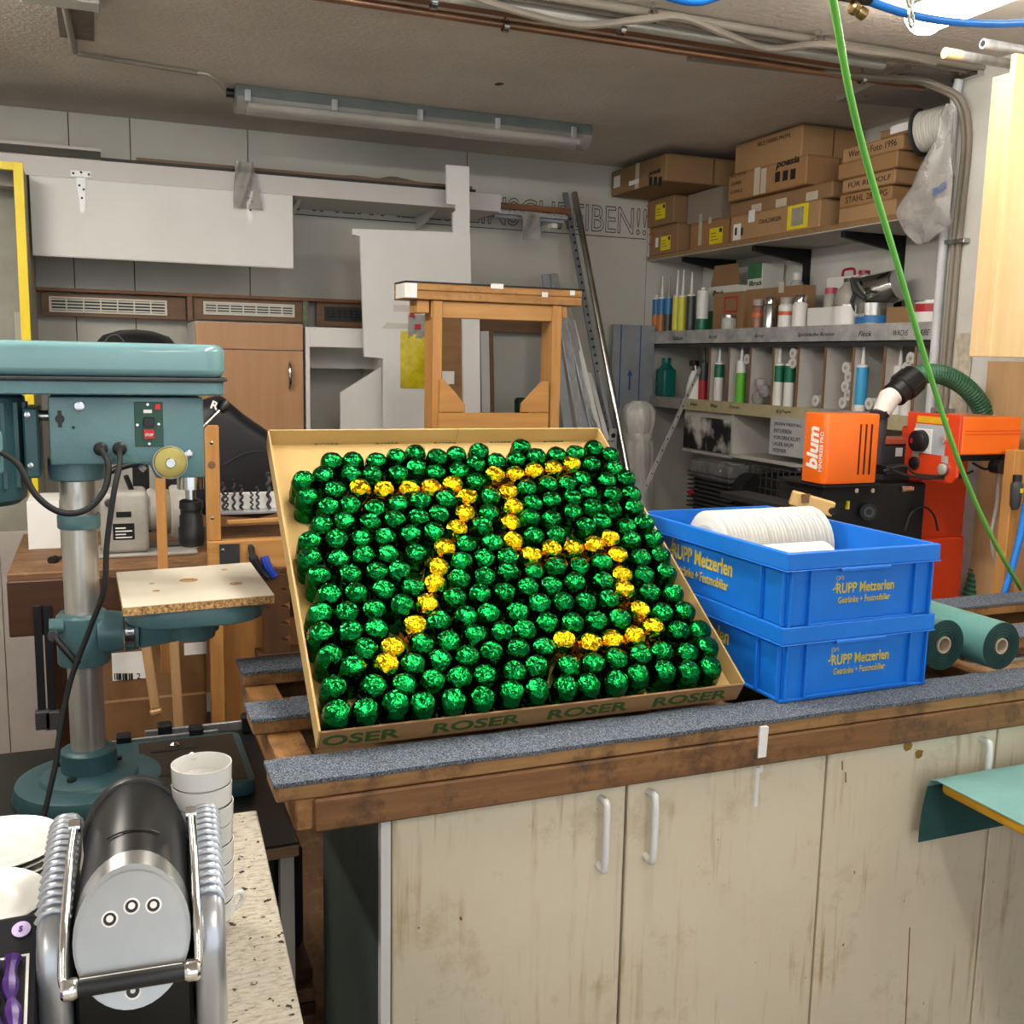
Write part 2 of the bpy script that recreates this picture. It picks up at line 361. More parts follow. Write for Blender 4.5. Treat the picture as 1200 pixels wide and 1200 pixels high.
c0 = at('y', 1.61, 1066, 2); t = thing('carabiner', 'small steel snap hook holding the blue hose', 'hook', c0)
MB().tube(smooth_path([c0 + V(p) for p in ((0, 0, .05), (-.012, 0, .03), (-.008, 0, .005), (.008, 0, -.02), (.014, 0, -.038), (.006, 0, -.042), (.0, 0, -.02), (.008, 0, .01), (.004, 0, .04))], 4), .0032, 6).build('hook', M_steel, t, smooth=True)
# ---------------------------------------------------------------- the carpeted workbench
k = NT('grey_carpet'); v_ = k.coord(); n_ = k.noise(v_, 420, 2, .7); n2_ = k.noise(v_, 60, 3)
c_ = k.ramp(n_, [(.36, '#2b3038'), (.5, '#5a626e'), (.62, '#8a929c')]); k.l(k.mix(k.ramp(n2_, [(.4, (0, 0, 0, 1)), (.7, (.25, .25, .25, 1))]), c_, hexc('#4a505a')), k.b.inputs['Base Color'])
k.b.inputs['Roughness'].default_value = 1; k.b.inputs['Specular IOR Level'].default_value = .1; k.bump(n_, .9, .004); M_carpet = k.m
M_bench = wood('bench_wood', '#8a6138', '#684424', 0, 3, .6, '#46301c')
M_slat = wood('slat_wood', '#a67d4c', '#7f5a33', 0, 3, .65, '#5d4126')
M_benchy = wood('bench_wood_cross', '#a87a45', '#7d5530', 1, 3, .6, '#4f3520')
M_ply = wood('bench_plywood', '#93744e', '#7a5f3e', 0, 2, .7, '#5d482f')
BX0, BX1 = .243, 2.81
bt = thing('workbench_top', 'long wooden workbench top of slats covered with grey carpet', 'workbench', (1.5, 1.95, BENCH - .1))
def carpet(x0, x1, y0, y1, z):
    f = MB(); nx = 90
    def edge(q): return .0012 * sin(q * 61.7) + .0015 * sin(q * 23.1 + y0 * 9) + random.uniform(-.0012, .0012)
    rows = []
    for i in range(nx + 1):
        x = x0 + (x1 - x0) * i / nx; a = y0 + edge(x); b = y1 + edge(x + 3)
        rows.append([f.bm.verts.new(p) for p in ((x, a, z), (x, b, z), (x, b, z + .007), (x, a, z + .007))])
    for A, B in zip(rows, rows[1:]):
        for i in range(4): f.bm.faces.new([A[i], A[(i + 1) % 4], B[(i + 1) % 4], B[i]])
    f.bm.faces.new(rows[0][::-1]); f.bm.faces.new(rows[-1]); return f
for i, (y0, y1, xl) in enumerate(((1.585, 1.685, .24), (1.9, 1.995, .247), (2.2, 2.3, .268))):
    bx('slat', M_slat, xl, BX1, y0, y1, BENCH - .034, BENCH - .007, bt, .003)
    carpet(xl - .004, BX1, y0 - .004, y1 + .003, BENCH - .007).build('carpet_strip', M_carpet, bt)
for x in (.272, 1.05, 1.9, 2.7): bx('cross_beam', M_benchy, x, x + .065, 1.59, 2.31, BENCH - .09, BENCH - .034, bt, .003)
for y0, y1 in ((1.69, 1.895), (2.0, 2.195)): bx('infill_board', M_ply, .345, BX1, y0, y1, BENCH - .085, BENCH - .068, bt, .001)
bx('apron', M_bench, .3, BX1, 1.583, 1.61, BENCH - .094, BENCH - .036, bt, .004)
bx('rear_apron', M_bench, .345, BX1, 2.28, 2.3, BENCH - .094, BENCH - .036, bt, .003)
xk = Xy(1.583, 893, 855)
MB().box(xk - .008, xk + .009, 1.577, 1.583, BENCH - .075, BENCH - .012).jitter(.0015).build('paint_drip', M_paper, bt, label='white paint smear')
# base cabinet with stained doors
def stained(name, base, base2, side):
    k = NT(name); v = k.coord((1, 1, 1)); tone = k.ramp(k.noise(v, 3, 4), [(.3, base), (.7, base2)])
    vs = k.coord((34, 34, 2.4)); st = k.noise(vs, 1.6, 4, .55)
    patch = k.noise(v, 4.5, 3)
    m = k.n('ShaderNodeMath', operation='MULTIPLY'); r1 = k.ramp(st, [(.56, (0, 0, 0, 1)), (.76, (1, 1, 1, 1))]); r2 = k.ramp(patch, [(.4, (0, 0, 0, 1)), (.62, (1, 1, 1, 1))])
    k.l(r1, m.inputs[0]); k.l(r2, m.inputs[1])
    col = k.mix(m.outputs[0], tone, hexc('#a3895c'))
    sp = k.noise(k.coord((1, 1, .6)), 75, 2, .5); col = k.mix(k.ramp(sp, [(.74, (0, 0, 0, 1)), (.78, (1, 1, 1, 1))]), col, hexc('#6a4a2c'))
    bl = k.noise(k.coord((1, 1, 1)), 9, 6, .7); col = k.mix(k.ramp(bl, [(.56, (0, 0, 0, 1)), (.75, (.55, .55, .55, 1))]), col, hexc('#a08a62'))
    k.l(col, k.b.inputs['Base Color']); k.b.inputs['Roughness'].default_value = .45
    return k.m
M_door = stained('stained_cream_paint', '#d8cdb4', '#cfc3a8', 0)
M_sidep = pm('dark_chalk_side', '#4b5450', '#3a423f', rough=.6, scale=4, stretch=(1, 1, .4))
cabl = ('cream stained cupboard under the bench, leftmost, dark left side', 'cream stained cupboard under the bench with brown scratches and white paint trickle', 'pale stained cupboard under the bench behind the green table cloth', 'pale cupboard under the bench at the right edge')
cx = [Xy(1.61, 447, 1000), Xy(1.61, 736, 920), Xy(1.61, 970, 900), Xy(1.61, 1172, 845), 2.35]
M_smear = pm('ochre_smear', '#96702f', '#7e5a22', rough=.6); M_scr = pm('rust_scratch', '#8a5a30', '#6d4424', rough=.7)
for i in range(4):
    x0, x1 = cx[i], cx[i + 1]
    t = thing('base_cupboard', cabl[i], 'cupboard', ((x0 + x1) / 2, 1.9, 0), 'cupboards under the bench')
    bx('body', M_sidep if i == 0 else M_white, x0 + .001, x1 - .001, 1.632, 2.12, .06, BENCH - .096, t, .001)
    if i == 0: bx('edge_strip', M_white, x0, x0 + .018, 1.614, 1.632, .06, BENCH - .1, t, .001)
    d0 = x0 + (.02 if i == 0 else .003)
    d = bx('door', M_door, d0, x1 - .003, 1.612, 1.631, .07, BENCH - .103, t, .0025)
    bx('plinth', M_dark, x0 + .001, x1 - .001, 1.68, 1.7, 0, .06, t, 0)
    hp = {0: (711, 938, 1024), 1: (768, 930, 1013), 2: (1160, 868, 950), 3: (1215, 855, 930)}[i]
    a = at('y', 1.585, hp[0], hp[1]); b = at('y', 1.585, hp[0] - 3, hp[2]); hx = a.x
    MB().tube(smooth_path([(hx, 1.613, a.z - .006), (hx, 1.59, a.z - .004), (hx, 1.583, a.z - .016), (hx, 1.582, (a.z + b.z) / 2), (hx, 1.583, b.z + .016), (hx, 1.59, b.z + .004), (hx, 1.613, b.z + .006)], 5), .0068, 10).build('handle', M_whiteb, d, smooth=True)
    if i == 1:
        for px, py0, py1, wd in ((888, 900, 945, .005), (893, 885, 905, .004)):
            p, q = at('y', 1.612, px, py0), at('y', 1.612, px - 1, py1); MB().box(p.x - wd, p.x + wd, 1.6105, 1.6125, q.z, p.z).build('paint_trickle', M_paper, d, .001)
    if i == 2:
        for px, py, wd, hh in ((1064, 874, .012, .008), (1077, 884, .011, .006)):
            p = at('y', 1.6115, px, py); MB().lathe([(wd, 0), (wd * .8, .001)], p, -UY, 9).jitter(.0015).build('paint_smear', M_smear, d)
        for px, py0, py1 in ((991, 905, 917), (987, 892, 902), (1066, 1087, 1200)):
            p, q = at('y', 1.612, px, py0), at('y', 1.612, px - (5 if py1 > 1000 else 0), py1); MB().bar(p - UY * .0003, q - UY * .0003, .0025, .0008, UY).build('scratch', M_scr, d)
# ---------------------------------------------------------------- tray of foil wrapped chocolates
M_card = pm('brown_cardboard', '#8d6a45', '#80603e', rough=.8, scale=6, stretch=(1, 1, 6))
M_trayin = pm('tray_cardboard', '#b89a63', '#ac8e58', rough=.75, scale=4)
TO = V((.332, 1.704, BENCH + .004)); TU = V((.858, 0, 0)); TV = V((.034, .758, .462)); TN = TU.cross(TV).normalized(); TH = .046
tr = thing('cardboard_tray', 'tilted shallow cardboard tray standing on the bench, filled with foil chocolates', 'tray', TO)
uh, vh = TU.normalized(), TV.normalized(); C = .004
MB().obox(TO, TU, TV, TN * C).build('bottom', M_trayin, tr)
MB().obox(TO - vh * C, TU, vh * C, TN * TH).build('front_wall', M_card, tr)
MB().obox(TO - uh * C, TV, uh * C, TN * TH).build('side_wall', M_trayin, tr)
MB().obox(TO + TU, TV, uh * C, TN * TH).build('side_wall', M_trayin, tr)
half = TU.length * .545
MB().obox(TO + TV, uh * (half - .002), vh * C, TN * TH).build('rear_wall', M_trayin, tr)
MB().obox(TO + TV + uh * half, uh * (TU.length - half), vh * C, TN * TH).build('rear_wall', M_trayin, tr)
M_gprint = pm('dark_green_print', '#31501a', '#2a4516', rough=.7)
for i in range(4):
    wd = .17 if i else .14; o = TO - vh * C + uh * ((.205 + (i - 1) * .226) if i else .004) + TN * .009
    text('ROSER' if i else 'OSER', o, uh, TN, M_gprint, tr, width=wd, height=.027, bold=.025, label='dark green printed brand lettering')
for i in range(6):
    o = TO + TV + uh * (.05 + i * .15) + TN * .002 - vh * .0004
    text('ROSER', o + uh * .06, uh, TN, M_gprint, tr, width=.06, height=.006)
# a wooden prop carries the raised end
pr = thing('tray_prop', 'wooden block propping up the raised back of the tray', 'prop', (.8, 2.4, BENCH))
for x in (.5, 1.05): bx('upright', M_pine, x, x + .06, 2.21, 2.29, BENCH, TO.z + .46 * .67 - .03, pr, .002)
bx('crosspiece', M_pinex, .45, 1.16, 2.21, 2.29, TO.z + .46 * .67 - .03, TO.z + .46 * .67 - .006, pr, .002)
# foil
def foil(name, c, c2):
    k = NT(name); v = k.coord(rnd=True)
    k.l(k.ramp(k.noise(v, 30, 3), [(.3, c), (.7, c2)]), k.b.inputs['Base Color'])
    k.b.inputs['Metallic'].default_value = 1; k.b.inputs['Roughness'].default_value = .075; k.b.inputs['Coat Weight'].default_value = .0; k.b.inputs['Coat Roughness'].default_value = .05
    vo = k.n('ShaderNodeTexVoronoi', Scale=62.0, feature='F1'); k.l(v, vo.inputs['Vector'])
    nn = k.noise(v, 85, 3, .55); ad = k.n('ShaderNodeMath', operation='ADD'); k.l(vo.outputs['Distance'], ad.inputs[0]); k.l(nn, ad.inputs[1])
    k.bump(ad.outputs[0], .6, .006); return k.m
M_foilg = foil('green_foil', '#0a8038', '#065f28'); M_foily = foil('gold_foil', '#dcb512', '#c79c08')
def choc_mesh(name, mat, sd):
    rnd = random.Random(sd); f = MB(); h = .071 + rnd.uniform(-.004, .004); r = .0262
    prof = [(r * .95, 0), (r * .99, h * .12), (r * 1.02, h * .3), (r * 1.02, h * .5), (r * 1.0, h * .68), (r * .96, h * .8), (r * .86, h * .9), (r * .7, h * .965), (r * .45, h * .99), (r * .2, h * 1.0), (0, h * .995)]
    f.lathe(prof, seg=18)
    for v in f.bm.verts:
        k_ = 1 + rnd.uniform(-.035, .035); v.co.x *= k_; v.co.y *= k_; v.co.z += rnd.uniform(-.0011, .0011)
    return f.mesh(name, mat, smooth=True)
MG = [choc_mesh('foil_chocolate', M_foilg, 10 + i) for i in range(7)]; MY = [choc_mesh('foil_chocolate', M_foily, 40 + i) for i in range(4)]
RAW = []
def crop(x0, y0, k_, gs, ys=()):
    RAW.extend([(x0 + a / k_, y0 + b / k_, 0) for a, b in gs]); RAW.extend([(x0 + a / k_, y0 + b / k_, 1) for a, b in ys])
crop(280, 480, 4, [(385,235),(505,235),(598,238),(692,230),(793,205),(888,235),(350,298),(478,300),(577,300),(705,300),(785,270),(880,300),(243,325),(270,400),(405,375),(372,450),(485,440),(592,455),(712,440),(822,440),(345,525),(462,518),(572,525),(697,515),(803,515),(293,605),(427,600),(537,605),(660,605),(767,590),(875,580),(318,685),(437,690),(565,685),(672,685),(808,680),(345,765),(497,780),(620,765),(727,750),(390,860),(543,860),(665,850),(795,840),(370,945),(490,955),(613,950),(727,920),(367,1045),(507,1040),(640,1030),(415,1140),(582,1130),(845,1105)],
     [(535,368),(637,370),(748,370),(858,370),(868,930),(808,1015),(730,1115)])
crop(280, 680, 4, [(515,435),(795,410),(465,545),(622,510),(752,495),(440,640),(575,630),(725,620),(862,595)], [(680,415)])
crop(500, 510, 6, [(150,155),(305,125),(445,195),(615,100),(735,180),(865,160),(1015,165),(1135,120),(165,260),(305,220),(585,185),(1140,255),(295,335),(375,440),(680,395),(810,375),(945,365),(1065,335),(100,475),(705,500),(835,490),(1000,475),(1110,430),(55,570),(415,565),(680,620),(840,615),(1005,575),(1145,550),(360,655),(735,725),(893,730),(1095,680),(250,790),(440,775),(220,905),(375,880),(560,865),(735,990),(905,970),(1070,960),(220,1035),(395,1010),(575,990),(720,1095),(870,1090),(1045,1080),(345,1125),(530,1130),(180,1165)],
     [(110,345),(430,285),(565,290),(695,270),(830,250),(978,230),(230,420),(540,420),(225,565),(580,535),(155,650),(548,635),(585,775),(85,790),(725,870),(850,830),(1010,825),(1165,815),(65,935),(45,1050)])
crop(500, 680, 6, [(90,305),(260,285),(430,255),(640,235),(780,195),(955,180),(165,430),(330,400),(540,385),(712,370),(860,325),(1030,350),(100,590),(270,535),(425,510),(665,510),(830,490),(65,730),(230,690),(425,690),(612,660),(770,630),(1035,630),(235,870),(415,840),(600,820),(805,770),(1000,780)], [(970,455)])
crop(680, 680, 6, [(70,205),(225,185),(510,130),(685,150),(125,325),(295,305),(615,275),(765,265),(690,395),(870,400),(130,620),(280,595),(465,570),(625,555),(790,565),(920,535),(110,760),(275,760),(450,700),(640,690),(805,700),(975,665)], [(315,125),(450,270),(60,445),(230,440),(390,435),(525,390)])
crop(640, 510, 6, [(430,180),(445,265),(395,345),(540,350),(460,460),(580,450),(315,550),(460,565),(600,550),(385,650),(555,675),(690,670),(615,780),(750,780),(670,900),(825,905),(700,1030),(860,1010),(380,940),(400,1065)], [(440,755),(525,890),(535,1020)])
def on_tray(px, py, h):
    d = ROT @ V((px - 600, 600 - py, -FPX)); o = TO + TN * (C + h); t_ = (o - EYE).dot(TN) / d.dot(TN); return EYE + d * t_ - TN * h
kept = []
for x, y, c in RAW:
    if any((x - a) ** 2 + (y - b) ** 2 < 81 for a, b, _ in kept): continue
    kept.append((x, y, c))
pos = []
for x, y, c in kept:
    p = on_tray(x, y - 1.5, .068) - TO; a = p.dot(uh); b = p.dot(vh); pos.append([a, b, c])
for it in range(60):                              # stand apart: nudge until no two bodies touch
    for i in range(len(pos)):
        for j in range(i):
            dx, dy = pos[i][0] - pos[j][0], pos[i][1] - pos[j][1]; d = math.hypot(dx, dy) or 1e-6
            if d < .0535:
                q = (.0535 - d) / 2 * .8; pos[i][0] += dx / d * q; pos[i][1] += dy / d * q; pos[j][0] -= dx / d * q; pos[j][1] -= dy / d * q
    for p in pos:
        b = p[1]; p[1] = min(max(b, .028), TV.length - .03); p[0] = min(max(p[0], .028 + .0), TU.length - .028 + p[1] * .04)
e3 = TN; e1 = uh; e2 = e3.cross(e1); base = Matrix((e1, e2, e3)).transposed().to_4x4()
# name the places: rows counted from the front, the gold ones along their digit
ordv = sorted(range(len(pos)), key=lambda i: pos[i][1]); NROW = 16; rows = [[] for _ in range(NROW)]
for q, i in enumerate(ordv): rows[q * NROW // len(ordv)].append(i)
LAB = {}
for r_, row in enumerate(rows):
    for c_, i in enumerate(sorted(row, key=lambda i: pos[i][0])):
        LAB[i] = 'green foil chocolate, %s from the left in the %s row from the front' % (nth(c_ + 1), nth(r_ + 1))
def chain(ids, start):
    out = [start]; left = set(ids) - {start}
    while left:
        n_ = min(left, key=lambda j: (pos[j][0] - pos[out[-1]][0]) ** 2 + (pos[j][1] - pos[out[-1]][1]) ** 2); out.append(n_); left.remove(n_)
    return out
gold = [i for i in range(len(pos)) if pos[i][2]]
sev = [i for i in gold if kept[i][0] < 562]; fiv = [i for i in gold if kept[i][0] >= 562]
for q, i in enumerate(chain(sev, min(sev, key=lambda i: pos[i][1]))): LAB[i] = 'gold foil chocolate of the digit seven, %s along it from the lower end' % nth(q + 1)
for q, i in enumerate(chain(fiv, max(fiv, key=lambda i: kept[i][0] - 3 * kept[i][1]))): LAB[i] = 'gold foil chocolate of the digit five, %s along it from the upper right end' % nth(q + 1)
for i, (a, b, c) in enumerate(pos):
    o = bpy.data.objects.new('foil_chocolate', (MY if c else MG)[i % (4 if c else 7)]); COL.objects.link(o)
    tilt = Matrix.Rotation(random.uniform(-.07, .07), 4, 'X') @ Matrix.Rotation(random.uniform(-.07, .07), 4, 'Y')
    o.matrix_world = Matrix.Translation(TO + uh * a + vh * b + TN * (C + .0005)) @ base @ tilt @ Matrix.Rotation(random.uniform(0, 6.28), 4, 'Z')
    tag(o, LAB[i], 'chocolate', ('gold chocolates of the seven' if i in sev else 'gold chocolates of the five') if c else 'green foil chocolates in the tray')
# ---------------------------------------------------------------- blue crates
M_crate = pm('blue_crate_plastic', '#1470d0', '#0f66c2', rough=.38, scale=7, bump=.08, bscale=30)
M_cyel = pm('yellow_print', '#c9b43c', '#bda830', rough=.5)
def crate(z, label):
    """local frame: front left lower corner at the origin, x along the front, y to the back"""
    t = thing('plastic_crate', label, 'crate', (0, 0, 0), 'stacked blue crates')
    W_, L_, Hh, tk, b = .40, .60, .158, .004, .012
    f = MB()
    def ring(x, zz): return [(x, x, zz), (W_ - x, x, zz), (W_ - x, L_ - x, zz), (x, L_ - x, zz)]
    rings = [ring(b, .004), ring(b - .003, Hh), ring(b - .003 + tk, Hh), ring(b + tk, .008)]
    vv = [[f.bm.verts.new(p) for p in r] for r in rings]
    for A, B in zip(vv, vv[1:]):
        for i in range(4): f.bm.faces.new([A[i], A[(i + 1) % 4], B[(i + 1) % 4], B[i]])
    f.bm.faces.new(vv[0][::-1]); f.bm.faces.new(vv[-1]); f.build('body', M_crate, t)
    def band(z0, z1, x0, x1_, nm):
        g = MB(); r = [ring(x0, z0), ring(x0, z1), ring(x1_, z1), ring(x1_, z0)]
        q = [[g.bm.verts.new(p) for p in rr] for rr in r]
        for A, B in zip(q, q[1:] + q[:1]):
            for i in range(4): g.bm.faces.new([A[i], A[(i + 1) % 4], B[(i + 1) % 4], B[i]])
        g.build(nm, M_crate, t, .0012)
    band(Hh - .034, Hh, 0, .0095, 'rim'); band(Hh - .037, Hh - .0345, -.0025, .0095, 'rim_ledge'); band(0, .006, .006, .03, 'foot')
    for x in (.014, .062, .336, .382): bx('rib', M_crate, x, x + .004, .001, .011, .006, Hh - .036, t, .001)
    for y in (.014, .085, .51, .582): bx('rib', M_crate, .001, .011, y, y + .004, .006, Hh - .036, t, .001); bx('rib', M_crate, W_ - .011, W_ - .001, y, y + .004, .006, Hh - .036, t, .001)
    bx('lower_lip', M_crate, .062, .34, .003, .011, .006, .01, t, .0005)
    bx('handle_lip', M_crate, .135, .265, -.004, .006, Hh - .044, Hh - .036, t, .0015)
    def sign(o, u, v, s):
        text('RUPP Metzerlen', o, u, v, M_cyel, t, width=.152 * s, height=.022 * s, bold=.02, label='yellow printed company name')
        text('Getränke + Festmobiliar', V(o) + V(u) * .006 * s - V(v) * .021 * s, u, v, M_cyel, t, width=.138 * s, height=.014 * s, bold=.01, label='yellow printed lettering')
        o, u, v = V(o), V(u), V(v); n = u.cross(v)
        pth = [(-.008, .01), (-.003, .014), (-.001, .022), (.001, .028), (-.002, .033), (.003, .037), (.007, .034), (.005, .029), (.009, .033), (.013, .037), (.017, .033), (.014, .029)]
        MB().tube(smooth_path([o + u * (a * s) + v * (c_ * s) + n * .0006 for a, c_ in pth], 3), .0008 * s, 5).build('emblem', M_cyel, t, label='curled yellow emblem')
        MB().bar(o + u * -.009 * s + v * .009 * s + n * .0006, o + u * .0 * s + v * .011 * s + n * .0006, .002 * s, .0008, n).build('emblem', M_cyel, t)
    sign((.135, .0104, .066), UX, UZ, 1.0)
    sign((.0104, .44, .07), -UY, UZ, 1.6)
    return t
crate_o = at('z', BENCH + .001, 913, 826)
ang = radians(1.2)
def crate_xf(z): return Matrix.Translation((crate_o.x, crate_o.y, z)) @ Matrix.Rotation(ang, 4, 'Z')
c1 = crate(0, 'lower blue plastic crate of the stack on the bench'); c2 = crate(0, 'upper blue plastic crate of the stack, filled with white plates')
c1.matrix_basis = crate_xf(BENCH + .001); c2.matrix_basis = crate_xf(BENCH + .001 + .152)
# plates standing on edge in the upper crate
def plate_mesh(name, r, mat, seg=32):
    return MB().lathe([(0, .002), (r * .55, .002), (r * .62, .0), (r * .66, .001), (r * .8, .0055), (r * .985, .009), (r, .0103), (r * .98, .0115), (r * .78, .0085), (r * .6, .0047), (0, .0045)], seg=seg).mesh(name, mat, smooth=True)
pm1 = plate_mesh('dinner_plate', .09, M_white_gl); pm2 = plate_mesh('saucer', .066, M_white_gl)
c2m = crate_xf(BENCH + .153)
x = .045; i = 0
while x < .345:
    o = bpy.data.objects.new('dinner_plate', pm1); COL.objects.link(o)
    o.matrix_world = c2m @ Matrix.Translation((x, .36, .0108 + .0905)) @ Matrix.Rotation(radians(90 + random.uniform(-1, 1)), 4, 'Y') @ Matrix.Rotation(random.uniform(0, 6), 4, 'Z')
    tag(o, 'white plate standing on edge in the blue crate row, %s from the left' % nth(i + 1), 'plate', 'plates in the long row'); x += .0098 if i % 5 else .0145; i += 1
x = .05; i = 0
while x < .23:
    o = bpy.data.objects.new('saucer', pm2); COL.objects.link(o)
    o.matrix_world = c2m @ Matrix.Translation((x, .17, .0108 + .0665)) @ Matrix.Rotation(radians(90 + random.uniform(-1, 1)), 4, 'Y')
    tag(o, 'small white saucer standing on edge in front of the plate row, %s from the left' % nth(i + 1), 'saucer', 'saucers in the front row'); x += .0095 if i % 4 else .014; i += 1
# ---------------------------------------------------------------- green rolls
M_gfab = pm('green_roll_film', '#5f8f88', '#56857e', rough=.45, scale=6); M_gend = pm('green_roll_end', '#1f423e', '#16332f', rough=.7, scale=30)
def roll(px, py, r, y0, L_, label):
    c = at('y', y0, px, py); c.z = BENCH + r + .001; t = thing('film_roll', label, 'roll', c, 'green rolls on the bench'); d = V((-.02, 1, 0)).normalized()
    MB().lathe([(r * .34, .001), (r, 0), (r, L_), (r * .34, L_ - .001)], c, d, 36, capb=False, capt=False).build('film', M_gfab, t, smooth=True)
    for q in (.42, .55, .66, .76, .86, .94):
        MB().lathe([(r * q, -.0015 - .002 * (1 - q)), (r * (q + .05), -.0015)], c, d, 32, capb=False, capt=False).solid(.001).build('layer', M_gend, t, smooth=True)
    MB().lathe([(r * .35, .0005), (r * .99, -.0006), (r * .99, .004), (r * .35, .004), (r * .35, .0005)], c, d, 32, capb=False, capt=False).build('film_end', M_gend, t)
    MB().lathe([(r * .27, -.003), (r * .34, -.003), (r * .34, L_), (r * .27, L_), (r * .27, -.003)], c, d, 24, capb=False, capt=False).build('cardboard_core', pm('core_card', '#b9a58c', '#a8947c', rough=.8), t, smooth=True)
    MB().lathe([(r * .3, .02), (0, .02)], c, d, 20, capb=False).build('core_inside', pm('core_dark', '#6d5b49', rough=.9), t)
roll(1105, 764, .0585, 1.73, .4, 'green film roll lying beside the crates, partly behind them')
roll(1172, 766, .0555, 1.69, .52, 'green film roll at the right end of the bench, scuffed end')
# ---------------------------------------------------------------- right table with green cloth
TZ = .80
M_cloth = pm('green_cloth', '#6d9b97', '#648f8b', rough=.7, scale=8, bump=.1, bscale=300)
t = thing('side_table', 'table with thick yellow edge at the right border', 'table', (2.0, 1.1, 0))
xl = at('z', TZ, 1100, 912).x
bx('table_top', pm('yellow_edge_board', '#d9a514', '#b8860e', rough=.5, scale=30, stretch=(1, .3, 1)), xl, 2.6, .45, 1.555, TZ - .032, TZ, t, .012, seg=3)
bx('rail', wood('table_rail', '#5a4028', '#41301f', 0), xl + .09, 2.55, 1.42, 1.46, TZ - .07, TZ - .033, t, .002)
for x in (xl + .5, 2.5):
    for y in (.52, 1.4): bx('leg', M_batten, x, x + .05, y, y + .05, 0, TZ - .033, t, .003)
xe = 2.62; x0 = xl - .018
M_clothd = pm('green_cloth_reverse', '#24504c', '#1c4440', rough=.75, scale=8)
ct = thing('green_cloth', 'pale green cloth lying on the yellow edged table, hanging down behind', 'cloth', (2.1, 1.0, TZ))
def cl(u, v):
    L = v * 1.125
    if L < 1.09: y, z = .46 + L, TZ + .003
    else: a_ = (L - 1.09) / .022; y = 1.55 + .022 * sin(a_); z = TZ + .003 - .022 * (1 - cos(a_))
    return V((x0 + (xe - x0) * u, y, z))
MB().grid(cl, 8, 60).solid(.002).build('sheet', M_cloth, ct, smooth=True)
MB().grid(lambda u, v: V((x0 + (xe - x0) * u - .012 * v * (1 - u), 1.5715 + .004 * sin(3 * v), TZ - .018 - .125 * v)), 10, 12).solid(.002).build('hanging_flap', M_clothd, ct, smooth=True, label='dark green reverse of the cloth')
# ---------------------------------------------------------------- along the back wall: overhead shelf with flap
def px_poly(y, pts): return [(at('y', y, *p).x, at('y', y, *p).z) for p in pts]
def board(name, mat, y, th, pts, parent=None, bev=.001, **k):
    """flat board standing parallel to the back wall, outline given on the plane y"""
    return MB().prism(px_poly(y, pts), (0, y, 0), UX, UZ, UY * th).build(name, mat, parent, bev, **k)
def rect(y, x0, y0, x1, y1):
    a, b = at('y', y, x0, y0), at('y', y, x1, y1); return a.x, b.x, b.z, a.z
SY = 4.8; zf0, zf1 = 2.363, 2.444; sx1 = Xy(SY, 587, 240)
t = thing('overhead_shelf', 'long white overhead shelf with deep front board below the ceiling', 'shelf', (.5, 5, zf0))
bx('fascia', M_fascia, -1.2, sx1, SY, SY + .018, zf0, zf1, t, .001)
bx('shelf_board', M_fascia, -1.2, sx1, SY + .018, WALL, zf0, zf0 + .018, t, .001)
bx('support', M_white, sx1 - .018, sx1, SY + .018, WALL, zf0 + .018, zf1, t, 0)
for xx in (.88, Xy(SY, 520, 250) - .02): MB().prism([(0, 0), (.3, 0), (.3, -.06), (.27, -.06)], (xx, SY + .1, zf0), UY, UZ, UX * .018).build('bracket', M_white, t)
x0, x1, z0, z1 = rect(SY - .022, 34, 206, 344, 315)
t = thing('hinged_flap', 'large white flap door hanging on T hinges from the overhead shelf', 'flap', (x0, SY, z0))
bx('panel', M_white, x0, x1, SY - .02, SY - .002, z0, zf0 - .003, t, .001)
bx('edge_band', M_fascia, x0, x1, SY - .0205, SY - .0195, z0, z0 + .006, t, 0)
M_hinge = pm('zinc_hinge', '#d9dad8', '#c6c7c5', rough=.45, metal=.4)
for px in (95, 293):
    c = at('y', SY - .022, px, 205 if px < 200 else 218)
    h = MB().box(c.x - .042, c.x + .042, SY - .005, SY - .001, zf0 + .006, zf0 + .034).build('hinge', M_hinge, t, .001, label='steel T hinge')
    MB().prism([(-.019, 0), (.019, 0), (.01, -.135), (.004, -.142), (-.004, -.142), (-.01, -.135)], (c.x, SY - .024, zf0 + .002), UX, UZ, UY * .004).build('strap', M_hinge, h)
    for a, b in ((-.03, .02), (.03, .02), (0, .026), (-.008, -.03), (.008, -.045), (0, -.08)):
        MB().cyl((c.x + a, SY - .005 if b > 0 else SY - .024, zf0 + b), (c.x + a, SY - .008 if b > 0 else SY - .026, zf0 + b), .005, seg=8).build('screw', M_dark, h)
# crumpled film over the right hinge
c = at('y', SY - .03, 285, 195)
f = MB(); f.grid(lambda u, v: V((c.x - .035 + .075 * u + .05 * v * (u - .2), SY - .032 - .012 * sin(u * 9 + v * 7), c.z + .02 - .2 * v)), 10, 14).solid(.002)
tag(f.build('film_scrap', M_film, None, smooth=True), 'scrap of crumpled clear film hanging over the right flap hinge', 'plastic film')
